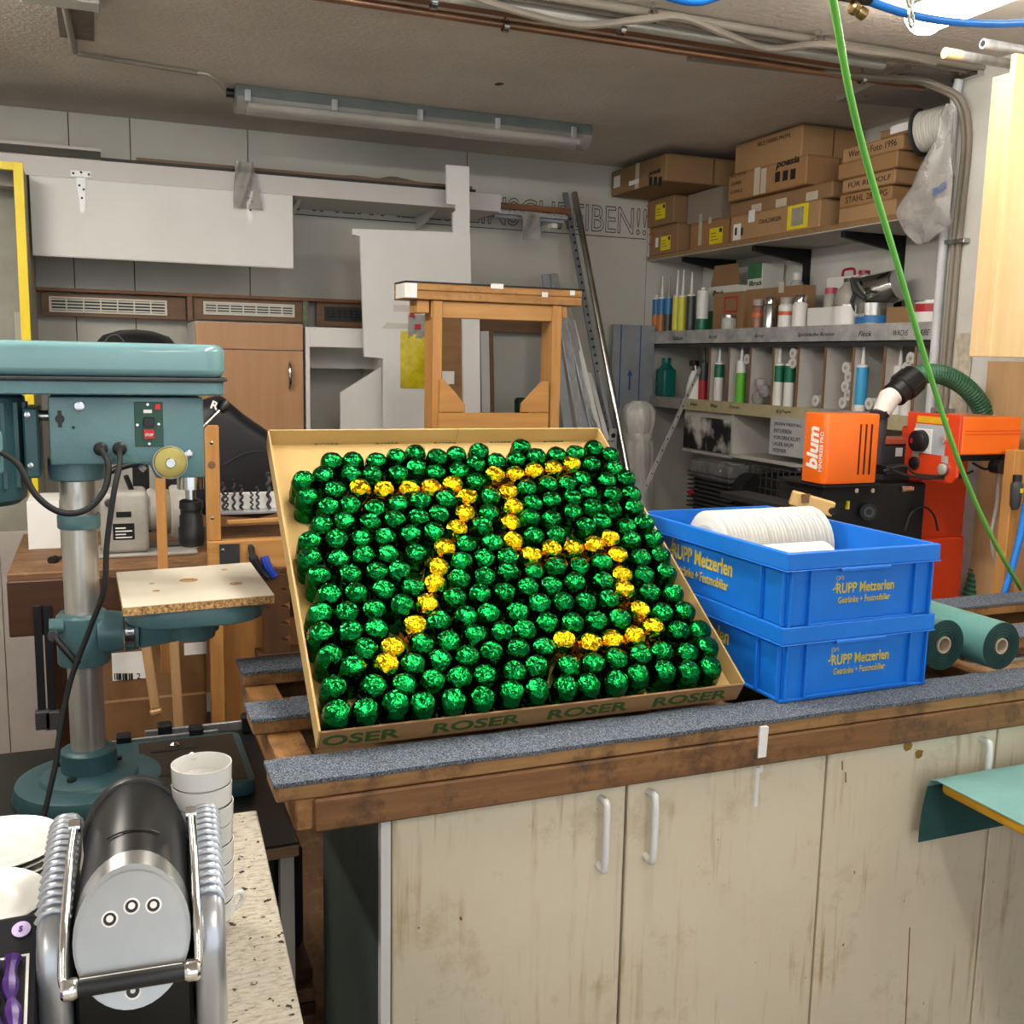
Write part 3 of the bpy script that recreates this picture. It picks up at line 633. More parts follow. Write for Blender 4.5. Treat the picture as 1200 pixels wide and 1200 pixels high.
# boards lying on the shelf
zs = zf1 + .001
tag(bx('black_board', M_black, Xy(SY, 118, 185), Xy(SY, 558, 244), SY + .01, 5.12, zs, zs + .014, None, .001), 'black edged flat board lying on the overhead shelf', 'board')
tag(bx('brown_board', wood('brown_board', '#7d6046', '#64492f', 0), Xy(SY, 160, 185), Xy(SY, 556, 240), SY + .03, 5.1, zs + .0145, zs + .03, None, .001), 'brown board on top of the black one on the overhead shelf', 'board')
a = at('y', SY, 455, 215)
tag(MB().grid(lambda u, v: V((a.x - .2 + .5 * u, SY + .06 + .2 * v, zs + .032 + .035 * abs(sin(u * 7.1 + v * 2) * sin(v * 3.1) * (1 - abs(u - .5))))), 24, 8).solid(.002).build('film_sheet', M_film, None, smooth=True), 'crumpled clear film lying on the boards of the shelf', 'plastic film')
tag(bx('wall_ledge', M_fascia, -1.2, Xy(5.05, 118, 184), 5.0, WALL, 2.515, 2.527, None, 0), 'thin pale ledge above the overhead shelf at the left', 'ledge')
# loose bars sticking out of the shelf end
for i, (a, b, r, m, l) in enumerate((((578, 240), (668, 250), .017, M_batten, 'brown bar lying on the rest right of the overhead shelf'), ((578, 248), (664, 256), .011, M_alu, 'upper grey metal bar lying right of the overhead shelf'), ((578, 253), (660, 262), .009, M_galv, 'lower grey metal bar lying right of the overhead shelf'))):
    p, q = at('y', 4.95 + .03 * i, *a), at('y', 4.95 + .03 * i, *b); q.z = p.z - .004
    tag(MB().bar(p, q, .03, r * 1.6).build('metal_bar', m, None, .001), l, 'bar')
a = at('y', 4.93, 618, 262)
tag(MB().grid(lambda u, v: V((a.x - .03 + .1 * u, 4.93 - .015 * sin(5 * u + 3 * v), a.z + .05 - .13 * v)), 8, 8).solid(.002).build('film_scrap', M_film, None, smooth=True), 'scrap of clear film hanging from the metal bars', 'plastic film')
tag(bx('bar_rest', M_white, Xy(5.0, 640, 260), Xy(5.0, 646, 260), 4.92, WALL, at('y', 5.0, 640, 262).z - .03, at('y', 5.0, 640, 262).z - .006, None, .001), 'small white wall arm carrying the loose bars', 'bracket')
# yellow framed cabinet at the left edge
YY = 4.55; x1 = Xy(YY, 27, 200); zt = at('y', YY, 20, 190).z
t = thing('yellow_cabinet', 'tall grey cabinet with bright yellow front frame at the left edge', 'cabinet', (-.6, 4.8, 0))
bx('frame_stile', M_yellow, x1 - .035, x1, YY, YY + .02, 0, zt, t, .001)
bx('frame_rail', M_yellow, -1.3, x1 - .035, YY, YY + .02, zt - .03, zt, t, .001)
M_cabin = pm('grey_cabinet', '#a3a192', '#97958a', rough=.6)
bx('side_panel', M_cabin, x1 - .02, x1 - .001, YY + .02, 5.15, 0, 2.355, t, .001)
bx('back_panel', M_cabin, -1.3, x1 - .02, 4.85, 4.87, 0, 2.355, t, 0)
bx('top_panel', M_cabin, -1.3, x1 - .02, YY + .02, 4.79, zt - .02, zt - .002, t, 0)
z = at('y', 4.7, 10, 218).z; bx('header', M_cabin, -1.3, x1 - .035, 4.7, 4.79, z, zt - .02, t, 0)
bx('shelf_rail', M_pipe, Xy(4.7, 20, 380) - .01, Xy(4.7, 25, 380), 4.72, 4.74, 1.2, at('y', 4.7, 22, 365).z, t, .002)
# wooden strips with ventilation grilles
VY = 5.12
M_walnut = wood('walnut_board', '#7d5c3e', '#674930', 0, 2)
M_grille = pm('grille_white', '#d9d4c6', '#cdc8ba', rough=.5)
spec = ((48, 343, 218, 375, 57, 347, 196, 370, M_grille, 'walnut board with a white ventilation grille, leftmost of three'), (226, 347, 356, 378, 238, 353, 345, 372, M_grille, 'walnut board with a pale ventilation grille, middle of three'), (371, 352, 428, 384, 380, 359, 428, 377, M_dark, 'walnut board with a dark ventilation grille, right of three'))
for (a, b, c, d, e, f_, g, h, m, l) in spec:
    x0, x1, z0, z1 = rect(VY, a, b, c, d); z1 = at('y', VY, a, b).z
    t = thing('vent_board', l, 'vent', (x0, VY, z0)); bx('board', M_walnut, x0, x1, VY, VY + .02, z0, z1, t, .001)
    g0, g1, gz0, gz1 = rect(VY, e, f_, g, h); hh = gz1 - gz0
    gr = bx('grille_back', M_black, g0, g1, VY - .003, VY - .0005, gz0, gz1, t, 0)
    for z in (gz0, gz1 - .008): bx('grille_frame', m, g0, g1, VY - .009, VY - .003, z, z + .008, t, 0)
    for x in (g0, g1 - .01): bx('grille_frame', m, x, x + .01, VY - .009, VY - .003, gz0 + .008, gz1 - .008, t, 0)
    for i in range(1, 5):
        z = gz0 + hh * i / 5; bx('slat', m, g0 + .01, g1 - .01, VY - .008, VY - .004, z - .003, z + .003, t, 0)
    for i in range(1, 7):
        x = g0 + (g1 - g0) * i / 7; bx('bar', m, x - .003, x + .003, VY - .0092, VY - .008, gz0 + .008, gz1 - .008, t, 0)
x0, x1, z0, z1 = rect(VY - .03, 42, 337, 430, 352)
tag(bx('ledge_strip', M_batten, x0, x1, VY - .03, WALL, at('y', VY - .03, 42, 340).z, at('y', VY - .03, 42, 336).z, None, .001), 'thin brown ledge strip above the ventilation grilles', 'ledge')
for i, (a, b, m, l) in enumerate(((219, 226, M_walnut, 'short brown post between the left and middle grilles'), (355, 361, pm('olive_print_post', '#7f8468', '#5e6450', rough=.7, scale=60), 'short post with printed olive strip beside the beech cabinet'))):
    x0, x1, z0, z1 = rect(VY - .025, a, 345 + 8 * i, b, 376 + 6 * i); tag(bx('post', m, x0, x1, VY - .028, VY - .001, z0, z1, None, .001), l, 'post')
# beech cabinet
M_beech = wood('beech_laminate', '#b98d62', '#ab7f55', 2, 1.6, .45); CY = 4.75
x0, x1, zz, z1 = rect(CY, 229, 376, 356, 500)
t = thing('beech_cabinet', 'beech cabinet with drawer front and curved steel handle', 'cabinet', ((x0 + x1) / 2, 5, 0))
bx('body', M_white, x0, x1, CY + .02, WALL - .005, 0, z1, t, .001)
zs_ = at('y', CY, 300, 410).z
bx('drawer_front', M_beech, x0, x1, CY, CY + .019, zs_ + .002, z1 - .002, t, .001)
d = bx('door', M_beech, x0, x1, CY, CY + .019, .1, zs_ - .002, t, .001)
p = at('y', CY - .02, 340, 424); q = at('y', CY - .02, 340, 458)
MB().tube(smooth_path([(p.x, CY, p.z), (p.x, CY - .018, p.z - .025), (p.x, CY - .024, (p.z + q.z) / 2), (p.x, CY - .018, q.z + .025), (p.x, CY, q.z)], 5), [.004 + .004 * sin(pi * i / 20) for i in range(21)], 8).build('handle', M_steel, d, smooth=True)
# open white cabinet
x0b, x1b, zz, z1 = rect(CY, 358, 383, 450, 500)
t = thing('open_cabinet', 'open white base cabinet with no door beside the beech cabinet', 'cabinet', (x0b, 5, 0))
zr = at('y', CY, 390, 407).z
bx('side_panel', M_white, x0b, x0b + .019, CY, WALL - .005, 0, z1, t, .001); bx('side_panel', M_white, x1b, x1b + .019, CY, WALL - .005, 0, z1, t, .001)
bx('top_rail', M_white, x0b + .019, x1b, CY, CY + .019, zr, z1, t, .001); bx('back_panel', M_wall, x0b + .019, x1b, WALL - .03, WALL - .006, .02, z1, t, 0); bx('bottom', M_white, x0b + .019, x1b, CY, WALL - .03, .08, .1, t, 0)
zsf = at('y', CY + .2, 400, 432).z; bx('inner_rail', M_wall, x0b + .019, x1b, CY + .2, CY + .22, zsf, z1 - .001, t, 0)
tag(board('cut_panel', M_white, CY - .025, .019, [(399, 460), (447, 430), (449, 500), (449, 720), (401, 720)]), 'white panel with slanted top edge standing before the open cabinet', 'panel')
# big white boards
BY = 4.66
tag(board('cutout_board', M_whiteb, BY, .019, [(413, 268), (527, 272), (551, 275), (556, 500), (558, 760), (452, 760), (449, 420), (427, 418), (422, 277), (413, 275)]), 'large white board with cut corners standing upright before the wall', 'board')
tag(board('notched_board', M_whiteb, BY + .024, .019, [(523, 193), (550, 195), (552, 420), (531, 420), (531, 249), (534, 247), (534, 240), (524, 239)]), 'narrow white upright board with a notch rising to the overhead shelf', 'board')
# yellow bag taped to the board
M_tape = pm('translucent_tape', '#c9c6bc', '#bdbab0', rough=.35)
M_bag = pm('yellow_bag', '#d3c21c', '#b7a410', rough=.3, scale=30, bump=.6, bscale=60)
x0, x1, z0, z1 = rect(BY - .012, 470, 388, 503, 455)
t = thing('yellow_bag', 'flat yellow plastic bag taped to the big white board', 'bag', ((x0 + x1) / 2, BY, z0))
MB().grid(lambda u, v: V((x0 + (x1 - x0) * u, BY - .002 - .012 * sin(pi * u) * sin(pi * v) - random.uniform(0, .002), z0 + (z1 - z0) * v)), 10, 16).solid(.002).build('bag_body', M_bag, t, smooth=True)
a = at('y', BY - .004, 478, 368)
MB().grid(lambda u, v: V((a.x + .12 * u, BY - .004 - .008 * sin(7 * u + 5 * v) ** 2, a.z - .11 * v)), 8, 8).solid(.001).build('clear_flap', M_film, t, smooth=True)
plate('print', M_red, at('y', BY - .014, 480, 372), UX, UZ, .022, .03, t); plate('print', M_red, at('y', BY - .014, 486, 385), UX, UZ, .03, .02, t)
for i, pts in enumerate(([(461, 357), (497, 358), (497, 366), (461, 365)], [(447, 385), (453, 378), (497, 380), (497, 386)])):
    tag(board('tape_strip', M_tape, BY - .001, .0008, pts, bev=0), ('straight strip of tape above the yellow bag', 'strip of tape with slanted end above the yellow bag')[i], 'tape')
# ---------------------------------------------------------------- wooden stand in the middle
TY = 3.65
M_td = wood('stand_plank', '#b98a50', '#94642f', 0, 3, .6, '#8a6236')
st = thing('wooden_stand', 'tall wooden trestle stand with thick plank top behind the chocolate tray', 'stand', (1.4, TY + .1, 0))
xL, xR = Xy(TY, 473, 330), Xy(TY, 680, 345); zt = at('y', TY, 575, 334).z
bx('top_plank', M_td, xL, xR, TY - .02, TY + .13, zt - .032, zt - .006, st, .003); bx('lower_plank', M_td, xL, xR, TY - .018, TY + .13, zt - .064, zt - .0325, st, .003)
bx('top_sheet', M_black, xL, xR, TY - .021, TY + .131, zt - .0055, zt, st, .001)
bx('painted_end', M_paper, xL - .002, xL + .045, TY - .0215, TY + .1, zt - .06, zt - .008, st, .001, label='end dabbed with white paint')
for (a, b, c) in ((575, 338, .05), (635, 348, .025), (668, 346, .02)):
    p = at('y', TY - .022, a, b); plate('paint_dab', M_paper, p, UX, UZ, c, .018, st)
zr1 = zt - .066
bx('rail', M_pinex, Xy(TY, 490, 358) + .05, Xy(TY, 660, 360), TY + .0, TY + .035, zr1 - .06, zr1, st, .002)
for p0, p1 in ((506, 517), (645, 656)):
    x0, x1 = Xy(TY, p0, 430), Xy(TY, p1, 430)
    bx('leg', M_pine, x0, x1, TY - .01, TY + .045, .06, zr1, st, .002); bx('leg', M_pine, x0 + .002, x1 - .002, TY + .0455, TY + .1, .06, zr1, st, .002); bx('foot', M_pine, x0, x1, TY - .25, TY + .35, 0, .059, st, .002)
bx('cross_block', M_pinex, Xy(TY, 489, 355), Xy(TY, 503, 355), TY + .0, TY + .1, zr1 - .045, zr1, st, .002)
bx('cross_block', M_pinex, Xy(TY, 650, 362), Xy(TY, 665, 362), TY + .0, TY + .1, zr1 - .045, zr1, st, .002)
M_gus = wood('gusset_wood', '#bd8a48', '#a87638', 0, 2)
for pts in ([(516, 445), (521, 445), (545, 474), (545, 483), (515, 483)], [(643, 447), (636, 447), (612, 473), (611, 483), (643, 483)]):
    board('gusset', M_gus, TY - .03, .019, pts, st)
z1 = at('y', TY - .03, 580, 484).z; bx('lower_rail', M_gus, Xy(TY - .03, 514, 490), Xy(TY - .03, 643, 490), TY - .03, TY - .011, z1 - .16, z1, st, .002)
# pieces seen behind the stand
for i, (nm, m, y, th, pts, l, c) in enumerate((
    ('cardboard_sheet', M_card, 4.62, .006, [(517, 362), (541, 362), (543, 560), (519, 560)], 'brown cardboard sheet standing before the white board, seen through the stand', 'cardboard'),
    ('white_strip', M_whiteb, 4.6, .02, [(542, 362), (562, 362), (564, 560), (544, 560)], 'white board strip seen through the stand beside the cardboard', 'board'),
    ('brown_plank', M_walnut, 5.12, .03, [(555, 364), (640, 366), (640, 391), (555, 388)], 'dark brown plank on the back wall seen through the stand', 'plank'),
    ('white_edge_board', M_whiteb, 5.0, .02, [(563, 388), (573, 388), (576, 560), (566, 560)], 'white board with brown chipboard edge, seen through the stand', 'board'))):
    o = board(nm, m, y, th, pts); tag(o, l, c)
    if nm == 'white_edge_board': board('chipboard_edge', pm('chipboard', '#8a6d52', '#6f543c', rough=.8, scale=120), y + .0005, .0185, [(573.3, 388), (578, 388), (581, 560), (576.3, 560)], o)
p = at('y', 5.12, 548, 440); tag(plate('label_sheet', M_paper, at('y', 4.612, 518, 450), UX, UZ, .06, .06, None), 'small white label on the brown cardboard sheet', 'label')
p = at('y', 4.9, 612, 466); tag(MB().lathe([(.035, 0), (.04, .01), (.04, .07), (.03, .08), (0, .08)], p - UZ * .08, UZ, 14).build('dark_pot', pm('dark_green_pot', '#123a2c', rough=.5), None, smooth=True), 'dark green round pot near the wall behind the stand', 'pot')
p = at('y', 4.9, 612, 466); tag(bx('low_cabinet', M_white, p.x - .35, p.x + .1, 4.72, 5.0, 0, p.z - .08, None, .001), 'low white cabinet behind the stand carrying the dark pot', 'cabinet')
# ---------------------------------------------------------------- bundle of metal profiles leaning in the corner
def lean(name, m, top, low, yt, yl, label, wd=.03, th=.02, round_=False, r=.015, group='metal profiles in the corner'):
    a, b = at('y', yt, *top), at('y', yl, *low); d = (b - a); e = a + d * (a.z / (a.z - b.z)); e.z = .002
    f = MB(); f.tube([a, e], r, 12) if round_ else f.bar(a, e, wd, th, UY)
    return tag(f.build(name, m, None, 0 if round_ else .001, smooth=round_), label, 'profile', group), a, e
lean('steel_tube', M_steel, (673, 226), (727, 510), 5.1, 4.7, 'long polished steel tube leaning in the corner, tallest', round_=True, r=.017)
o, a, e = lean('perforated_rail', pm('dark_steel', '#84868a', '#6c6e72', rough=.5, metal=.4), (662, 226), (708, 480), 5.12, 4.74, 'long dark perforated rail leaning beside the steel tube', .03, .014)
for i in range(34):
    p = a + (e - a) * (.04 + .56 * i / 34); MB().box(p.x - .006, p.x + .006, p.y - .0085, p.y - .0075, p.z - .009, p.z + .009).build('hole', M_black, o)
PR = (((640, 322), (668, 520), 'leftmost short grey profile behind the wooden stand', M_galv, .05), ((649, 321), (682, 505), 'grey profile second from the left of the bundle', M_alu, .04), ((655, 372), (690, 515), 'dull grey profile in the middle of the bundle', M_galv, .035),
      ((662, 352), (700, 520), 'bright aluminium profile in the middle of the bundle', M_alu, .04), ((671, 376), (704, 515), 'narrow pale profile near the perforated rail', M_white, .022), ((690, 438), (712, 520), 'short bright profile right of the perforated rail', M_whiteb, .025),
      ((700, 430), (724, 540), 'thin grey rod at the front of the bundle', M_galv, .014), ((683, 452), (706, 530), 'short square bar low in the bundle', M_alu, .02))
for i, (a, b, l, m, wd) in enumerate(PR): lean('metal_profile', m, a, b, 5.0 - .03 * i, 4.7 - .03 * i, l, wd, .018)
c = at('y', 4.45, 719, 502); t = thing('rail_end', 'slotted grey rail end standing up just behind the tray', 'rail', (c.x, 4.45, 0))
bx('rail', M_alu, c.x - .02, c.x + .02, 4.45, 4.458, 0, c.z + .0, t, .001); MB().cyl((c.x, 4.448, c.z - .035), (c.x, 4.4495, c.z - .035), .012, seg=12).build('slot', M_black, t)
x0, x1, z0, z1 = rect(5.14, 719, 380, 763, 505)
t = thing('galvanised_sheet', 'grey sheet metal channel with blue arrow leaning on the wall', 'sheet metal', (x0, 5.14, 0))
bx('sheet', M_galv, x0, x1, 5.14, 5.155, 0, z1, t, .001)
M_bluep = pm('blue_print', '#2a5f9c', '#245590', rough=.6)
for p in (727, 750): xx = Xy(5.139, p, 420); bx('blue_line', M_bluep, xx - .003, xx + .003, 5.138, 5.14, .6, z1, t, 0)
p = at('y', 5.138, 737.5, 457); q = at('y', 5.138, 737.5, 433)
MB().prism([(-.005, 0), (.005, 0), (.005, q.z - p.z - .035), (.016, q.z - p.z - .035), (0, q.z - p.z), (-.016, q.z - p.z - .035), (-.005, q.z - p.z - .035)], (p.x, 5.1375, p.z), UX, UZ, UY * .002).build('arrow', M_bluep, t)
# white wrapped bundle
c = at('y', 4.8, 744, 590); zt = at('y', 4.8, 744, 470).z; h = zt - .001
M_wrap = pm('white_wrap', '#c8c6c0', '#aeaca6', rough=.4, scale=12, bump=.7, bscale=18, stretch=(4, 4, .7))
t = thing('wrapped_bundle', 'bundle wrapped in white plastic film tied near the top', 'bundle', (c.x, 4.8, 0))
f = MB(); f.lathe([(.08 + .008 * i / 14, (h - .42) * i / 14) for i in range(15)] + [(.089, h - .36), (.087, h - .3), (.085, h - .25), (.08, h - .215), (.074, h - .185), (.079, h - .155), (.087, h - .12), (.09, h - .09), (.086, h - .05), (.07, h - .02), (.035, h), (0, h - .02)], (c.x, 4.8, .001), seg=44)
for v in f.bm.verts:
    a_ = math.atan2(v.co.y - 4.8, v.co.x - c.x); k_ = 1 + .07 * sin(5 * a_ + v.co.z * 3) + .035 * sin(13 * a_ + v.co.z * 9) + random.uniform(-.015, .015); v.co.x = c.x + (v.co.x - c.x) * k_; v.co.y = 4.8 + (v.co.y - 4.8) * k_
f.build('film_wrap', M_wrap, t, smooth=True)
MB().lathe([(.078, -.02), (.083, 0), (.078, .02)], (c.x, 4.8, h - .185), seg=22, capb=False, capt=False).solid(.003).build('tape_band', M_tape, t, smooth=True)
a, b = at('y', 4.5, 820, 432), at('y', 4.12, 752, 580)
e = a + (b - a) * ((a.z - .002) / (a.z - b.z))
t = thing('slim_rail', 'slim white slotted rail leaning across the corner below the shelf', 'rail', e)
MB().bar(a, e, .018, .008, UY).build('rail', pm('pale_rail', '#c9c8c4', '#a9a8a4', rough=.4, metal=.4), t)
for i in range(16):
    p = a + (e - a) * (.02 + .5 * i / 16); MB().box(p.x - .003, p.x + .003, p.y - .0055, p.y - .0045, p.z - .008, p.z + .006).build('slot', M_black, t)
# ---------------------------------------------------------------- shelves in the niche of the right wall
ZT = 2.238                                        # top of the upper shelf
ZM = at('x', SHX, 930, 384).z; ZL = at('x', SHX, 800, 467.5).z
NY0, NY1 = 3.01, WALL - .002
M_chip = pm('chipboard_shelf', '#94744f', '#7d603f', rough=.7, scale=90)
M_shelfw = pm('shelf_white', '#c3c0b9', '#b3b0a9', rough=.6, scale=3)
t = thing('upper_shelf', 'upper chipboard wall shelf loaded with cardboard boxes', 'shelf', (3.05, 4.1, ZT))
bx('board', M_chip, SHX - .02, NICHE - .001, NY0, NY1, ZT - .02, ZT, t, .001)
bx('underside', M_shelfw, SHX - .018, NICHE - .001, NY0, NY1, ZT - .024, ZT - .0201, t, 0)
for p in ((862, 300), (948, 320), (1058, 310)):
    y = at('x', NICHE, *p).y
    br = MB().prism([(0, 0), (0, -.32), (-.03, -.32), (-.03, -.07), (-.33, -.025), (-.33, 0)], (NICHE - .001, y - .012, ZT - .0242), UX, UZ, UY * .024).build('bracket', M_blackm, t, .001)
t = thing('middle_shelf', 'middle wall shelf with taped metal edge carrying cans and cartridges', 'shelf', (3.05, 4.1, ZM))
bx('board', M_shelfw, SHX + .012, NICHE - .001, NY0, NY1, ZM - .03, ZM, t, .001)
bx('metal_edge', pm('worn_alu_edge', '#bcbcba', '#8f8f8d', rough=.45, metal=.25, scale=12), SHX, SHX + .012, NY0, NY1, ZM - .062, ZM + .006, t, .001)
bx('lower_rail', M_dark, SHX + .02, SHX + .05, NY0, NY1, ZM - .085, ZM - .0301, t, .001)
for p, s_ in ((795, 'Silikon'), (838, 'Acryl'), (893, 'Spray'), (945, 'Sprühfarbe Aceton'), (1018, 'Fleck'), (1060, 'WACHS'), (1085, 'FARBE')):
    y = at('x', SHX, p, 391).y; text(s_, (SHX - .0005, y + .06, ZM - .045), -UY, UZ, M_ink, t, width=.014 * len(s_) + .01, height=.022, slant=.3, label='handwritten shelf label')
t = thing('lower_shelf', 'lower wall shelf with cream taped edge below the pigeonholes', 'shelf', (3.05, 4.1, ZL))
bx('board', M_shelfw, SHX + .012, NICHE - .001, NY0, NY1, ZL - .03, ZL, t, .001)
M_tapec = pm('cream_tape_edge', '#b5aa86', '#a59a78', rough=.6, scale=20)
ysw = at('x', SHX, 800, 470).y
bx('edge_grey', pm('worn_grey_edge', '#8f8d86', '#7d7b75', rough=.6, scale=30), SHX, SHX + .012, ysw, NY1, ZL - .055, ZL + .004, t, .001)
bx('edge_tape', M_tapec, SHX, SHX + .012, NY0, ysw - .001, ZL - .055, ZL + .004, t, .001)
bx('steel_strip', M_alu, SHX - .001, SHX + .0, at('x', SHX, 1020, 480).y, at('x', SHX, 960, 478).y, ZL - .01, ZL + .008, t, 0)
for p, s_ in ((803, 'Grau'), (815, 'braun'), (839, 'Weiss'), (862, 'Transp.'), (918, 'Kit'), (925, 'Fugen')):
    y = at('x', SHX, p, 475).y; text(s_, (SHX - .0005, y + .05, ZL - .03), -UY, UZ, M_ink, t, width=.011 * len(s_) + .01, height=.018, slant=.3, label='handwritten shelf label')
M_div = wood('divider_edge', '#8a6a4a', '#71543a', 2)
t = thing('pigeonhole_rack', 'row of pigeonholes with brown front edges between the two lower shelves', 'rack', (3.05, 4, ZL))
for p in (831, 853, 878, 905, 934, 965.5, 998.5, 1035, 1071):
    y = at('x', SHX + .03, p, 440).y
    d = bx('divider', M_shelfw, SHX + .034, NICHE - .001, y - .006, y + .006, ZL + .001, ZM - .031, t, 0); bx('front_edge', M_div, SHX + .03, SHX + .034, y - .0065, y + .0065, ZL + .001, ZM - .087, d, 0)
# cardboard boxes on the upper shelf
M_box = [pm('box_card_a', '#a07850', '#947048', rough=.8, scale=4), pm('box_card_b', '#90704e', '#856646', rough=.8, scale=4), pm('box_card_c', '#a8845c', '#9c7a54', rough=.8, scale=4)]
M_btape = pm('box_tape', '#c8bda9', '#b8ad99', rough=.3)
def carton(x, xl, xr, zb, zt, depth, label, m=0, flap=False):
    """carton whose front stands on the plane x; xl, xr are where its two upright front edges are seen"""
    pm_ = 230; y1, y0 = at('x', x, xl, pm_).y, at('x', x, xr, pm_).y
    y1 = min(y1, WALL - .004)
    t = thing('cardboard_box', label, 'box', (x + depth / 2, (y0 + y1) / 2, zb), 'cardboard boxes on the upper shelf')
    bx('carton', M_box[m], x, x + depth, y0, y1, zb, zt, t, .005)
    bx('flap_edge', pm('seam_line', '#6d4c2e', rough=.9), x - .0006, x + depth - .004, y0 - .0006, y1 - .004, zt - (zt - zb) * .06 - .0012, zt - (zt - zb) * .06, t, 0)
    bx('lid_seam', pm('seam_line', '#6d4c2e', rough=.9), x + depth * .49, x + depth * .51, y0 - .0008, y0, zb + .004, zt - .004, t, 0)
    return t, y0, y1
def zx(x, px, py): return at('x', x, px, py).z
FRONT = lambda x, y, z: (V((x, y, z)), -UY, UZ)
def ylab(t, x, px, py, w_, h_, m=M_ylabel):
    p = at('x', x - .001, px, py); l = plate('label_sticker', m, p, -UY, UZ, w_, h_, t)
    for i in range(3): bx('print', M_ink, x - .0022, x - .0018, p.y - w_ * (.5 if i else .65), p.y - w_ * .1, p.z + h_ * (.25 + .2 * i), p.z + h_ * (.29 + .2 * i), l, 0)
    bx('print_mark', M_ink, x - .0022, x - .0018, p.y - w_ * .95, p.y - w_ * .75, p.z + h_ * .68, p.z + h_ * .92, l, 0)
X1 = SHX - .01
z1 = zx(X1, 796, 260)
t, y0, y1 = carton(X1, 757, 796, ZT + .001, z1, .33, 'brown carton with yellow label at the far bottom of the upper shelf', 1); ylab(t, X1, 774, 294, .105, .075); plate('barcode', M_paper, at('x', X1 - .001, 768, 290), -UY, UZ, .03, .05, t)
MB().lathe([(.03, 0), (.036, 0), (.036, .001), (.03, .001), (.03, 0)], at('x', X1 - .0012, 763, 280), -UX, 14, capb=False, capt=False).build('stamp', M_red, t)
z2 = z1 + .001 + (zx(X1 - .02, 790, 226) - zx(X1 - .02, 790, 259))
t, y0, y1 = carton(X1 - .02, 750, 790, z1 + .001, z2, .34, 'brown carton with yellow label, middle of the far stack', 1); ylab(t, X1 - .02, 768, 258, .105, .08)
MB().lathe([(.03, 0), (.036, 0), (.036, .001), (.03, .001), (.03, 0)], at('x', X1 - .0212, 757, 248), -UX, 14, capb=False, capt=False).build('stamp', M_red, t)
X3 = 2.63; z3 = z2 + .132
t, y0, y1 = carton(X3, 716, 779, z2 + .001, z3, .55, 'long brown carton with black print on top of the far stack', 1)
text('poesia', at('x', X3 - .0005, 760, 208), -UY, UZ, M_ink, t, width=.12, height=.03, bold=.03, slant=.25, label='black printed brand lettering')
for i in range(3): p = at('x', X3 - .0005, 760.5 + 5.5 * i, 218); plate('pictogram', M_ink, p, -UY, UZ, .032, .042, t)
p = at('x', X3 - .0005, 744, 224); plate('tape', M_btape, V((p.x, p.y, z2 + .003)), -UY, UZ, .04, z3 - z2 - .004, t); plate('tape', M_paper, at('x', X3 - .0012, 737, 218), -UY, UZ, .11, .022, t); plate('label_sticker', M_paper, at('x', X3 - .0005, 719, 221), -UY, UZ, .075, .06, t)
X4 = X1 + .05; z4 = zx(X4, 854, 253)
t, y0, y1 = carton(X4, 811, 855, ZT + .001, z4, .27, 'carton with yellow label and tape strips, second from the corner', 0); ylab(t, X4, 831, 287, .12, .08); plate('tape', M_btape, at('x', X4 - .0005, 818, 288), -UY, UZ, .03, .16, t); plate('tape', M_btape, at('x', X4 - .0005, 830, 262), -UY, UZ, .03, .03, t)
z5 = z4 + .001 + (zx(X4, 844, 216) - zx(X4, 844, 252))
t, y0, y1 = carton(X4, 807, 846, z4 + .001, z5, .27, 'grey carton wrapped in clear film above the yellow labelled box', 1)
MB().box(X4 - .003, X4 + .272, y0 - .003, y1 + .003, z4 + .001, z5 + .002).jitter(.002).build('film_wrap', pm('box_film', '#b8b0a8', '#a59d95', rough=.2, alpha=.45, scale=30, bump=.9, bscale=40), t)
# middle stack
XM = SHX - .015
zm1 = zx(XM, 962, 232)
t, y0, y1 = carton(XM, 858, 962, ZT + .001, zm1, .33, 'long carton with yellow and clear window sticker at the bottom of the middle stack', 2)
plate('label_sticker', M_paper, at('x', XM - .0005, 859, 282), -UY, UZ, .062, .075, t); plate('label_sticker', M_paper, at('x', XM - .0005, 877, 261), -UY, UZ, .05, .055, t)
for i, (a, b) in enumerate(((870.5, 280), (866, 280))): plate('glove_print', M_ink, at('x', XM - .0013, 861 + 7 * i, 276), -UY, UZ, .017, .036, t)
text('STAHLZARGEN', at('x', XM - .0005, 889, 263), -UY, UZ, M_ink, t, width=.17, height=.02, label='handwritten lettering')
p = at('x', XM - .0005, 922, 270); q = plate('window_sticker', M_ylabel, V((p.x, p.y, ZT + .012)), -UY, UZ, .145, zm1 - ZT - .02, t); plate('clear_window', M_film, V((p.x - .0009, p.y - .03, ZT + .025)), -UY, UZ, .085, zm1 - ZT - .045, q)
zm2 = zm1 + .068
t, y0, y1 = carton(XM + .02, 856, 975, zm1 + .001, zm2, .3, 'flat open carton with silver tape in the middle stack', 1)
for a in (877, 905, 940): plate('silver_tape', M_btape, V((XM + .0195, at('x', XM, a, 238).y, zm1 + .004)), -UY, UZ, .08, .036, t)
XM2 = XM - .02; zm3 = zm2 + .001 + (zx(XM2, 943, 181) - zx(XM2, 943, 216))
t, y0, y1 = carton(XM2, 853, 943, zm2 + .001, zm3, .35, 'carton with large black brand print and taped seam in the middle stack', 0)
text('poesia', at('x', XM2 - .0005, 909, 200), -UY, UZ, M_ink, t, width=.17, height=.04, bold=.03, slant=.25, label='black printed brand lettering')
for i in range(3): plate('pictogram', M_ink, at('x', XM2 - .0005, 908 + 9 * i, 214 - 1.6 * i), -UY, UZ, .036, .044, t)
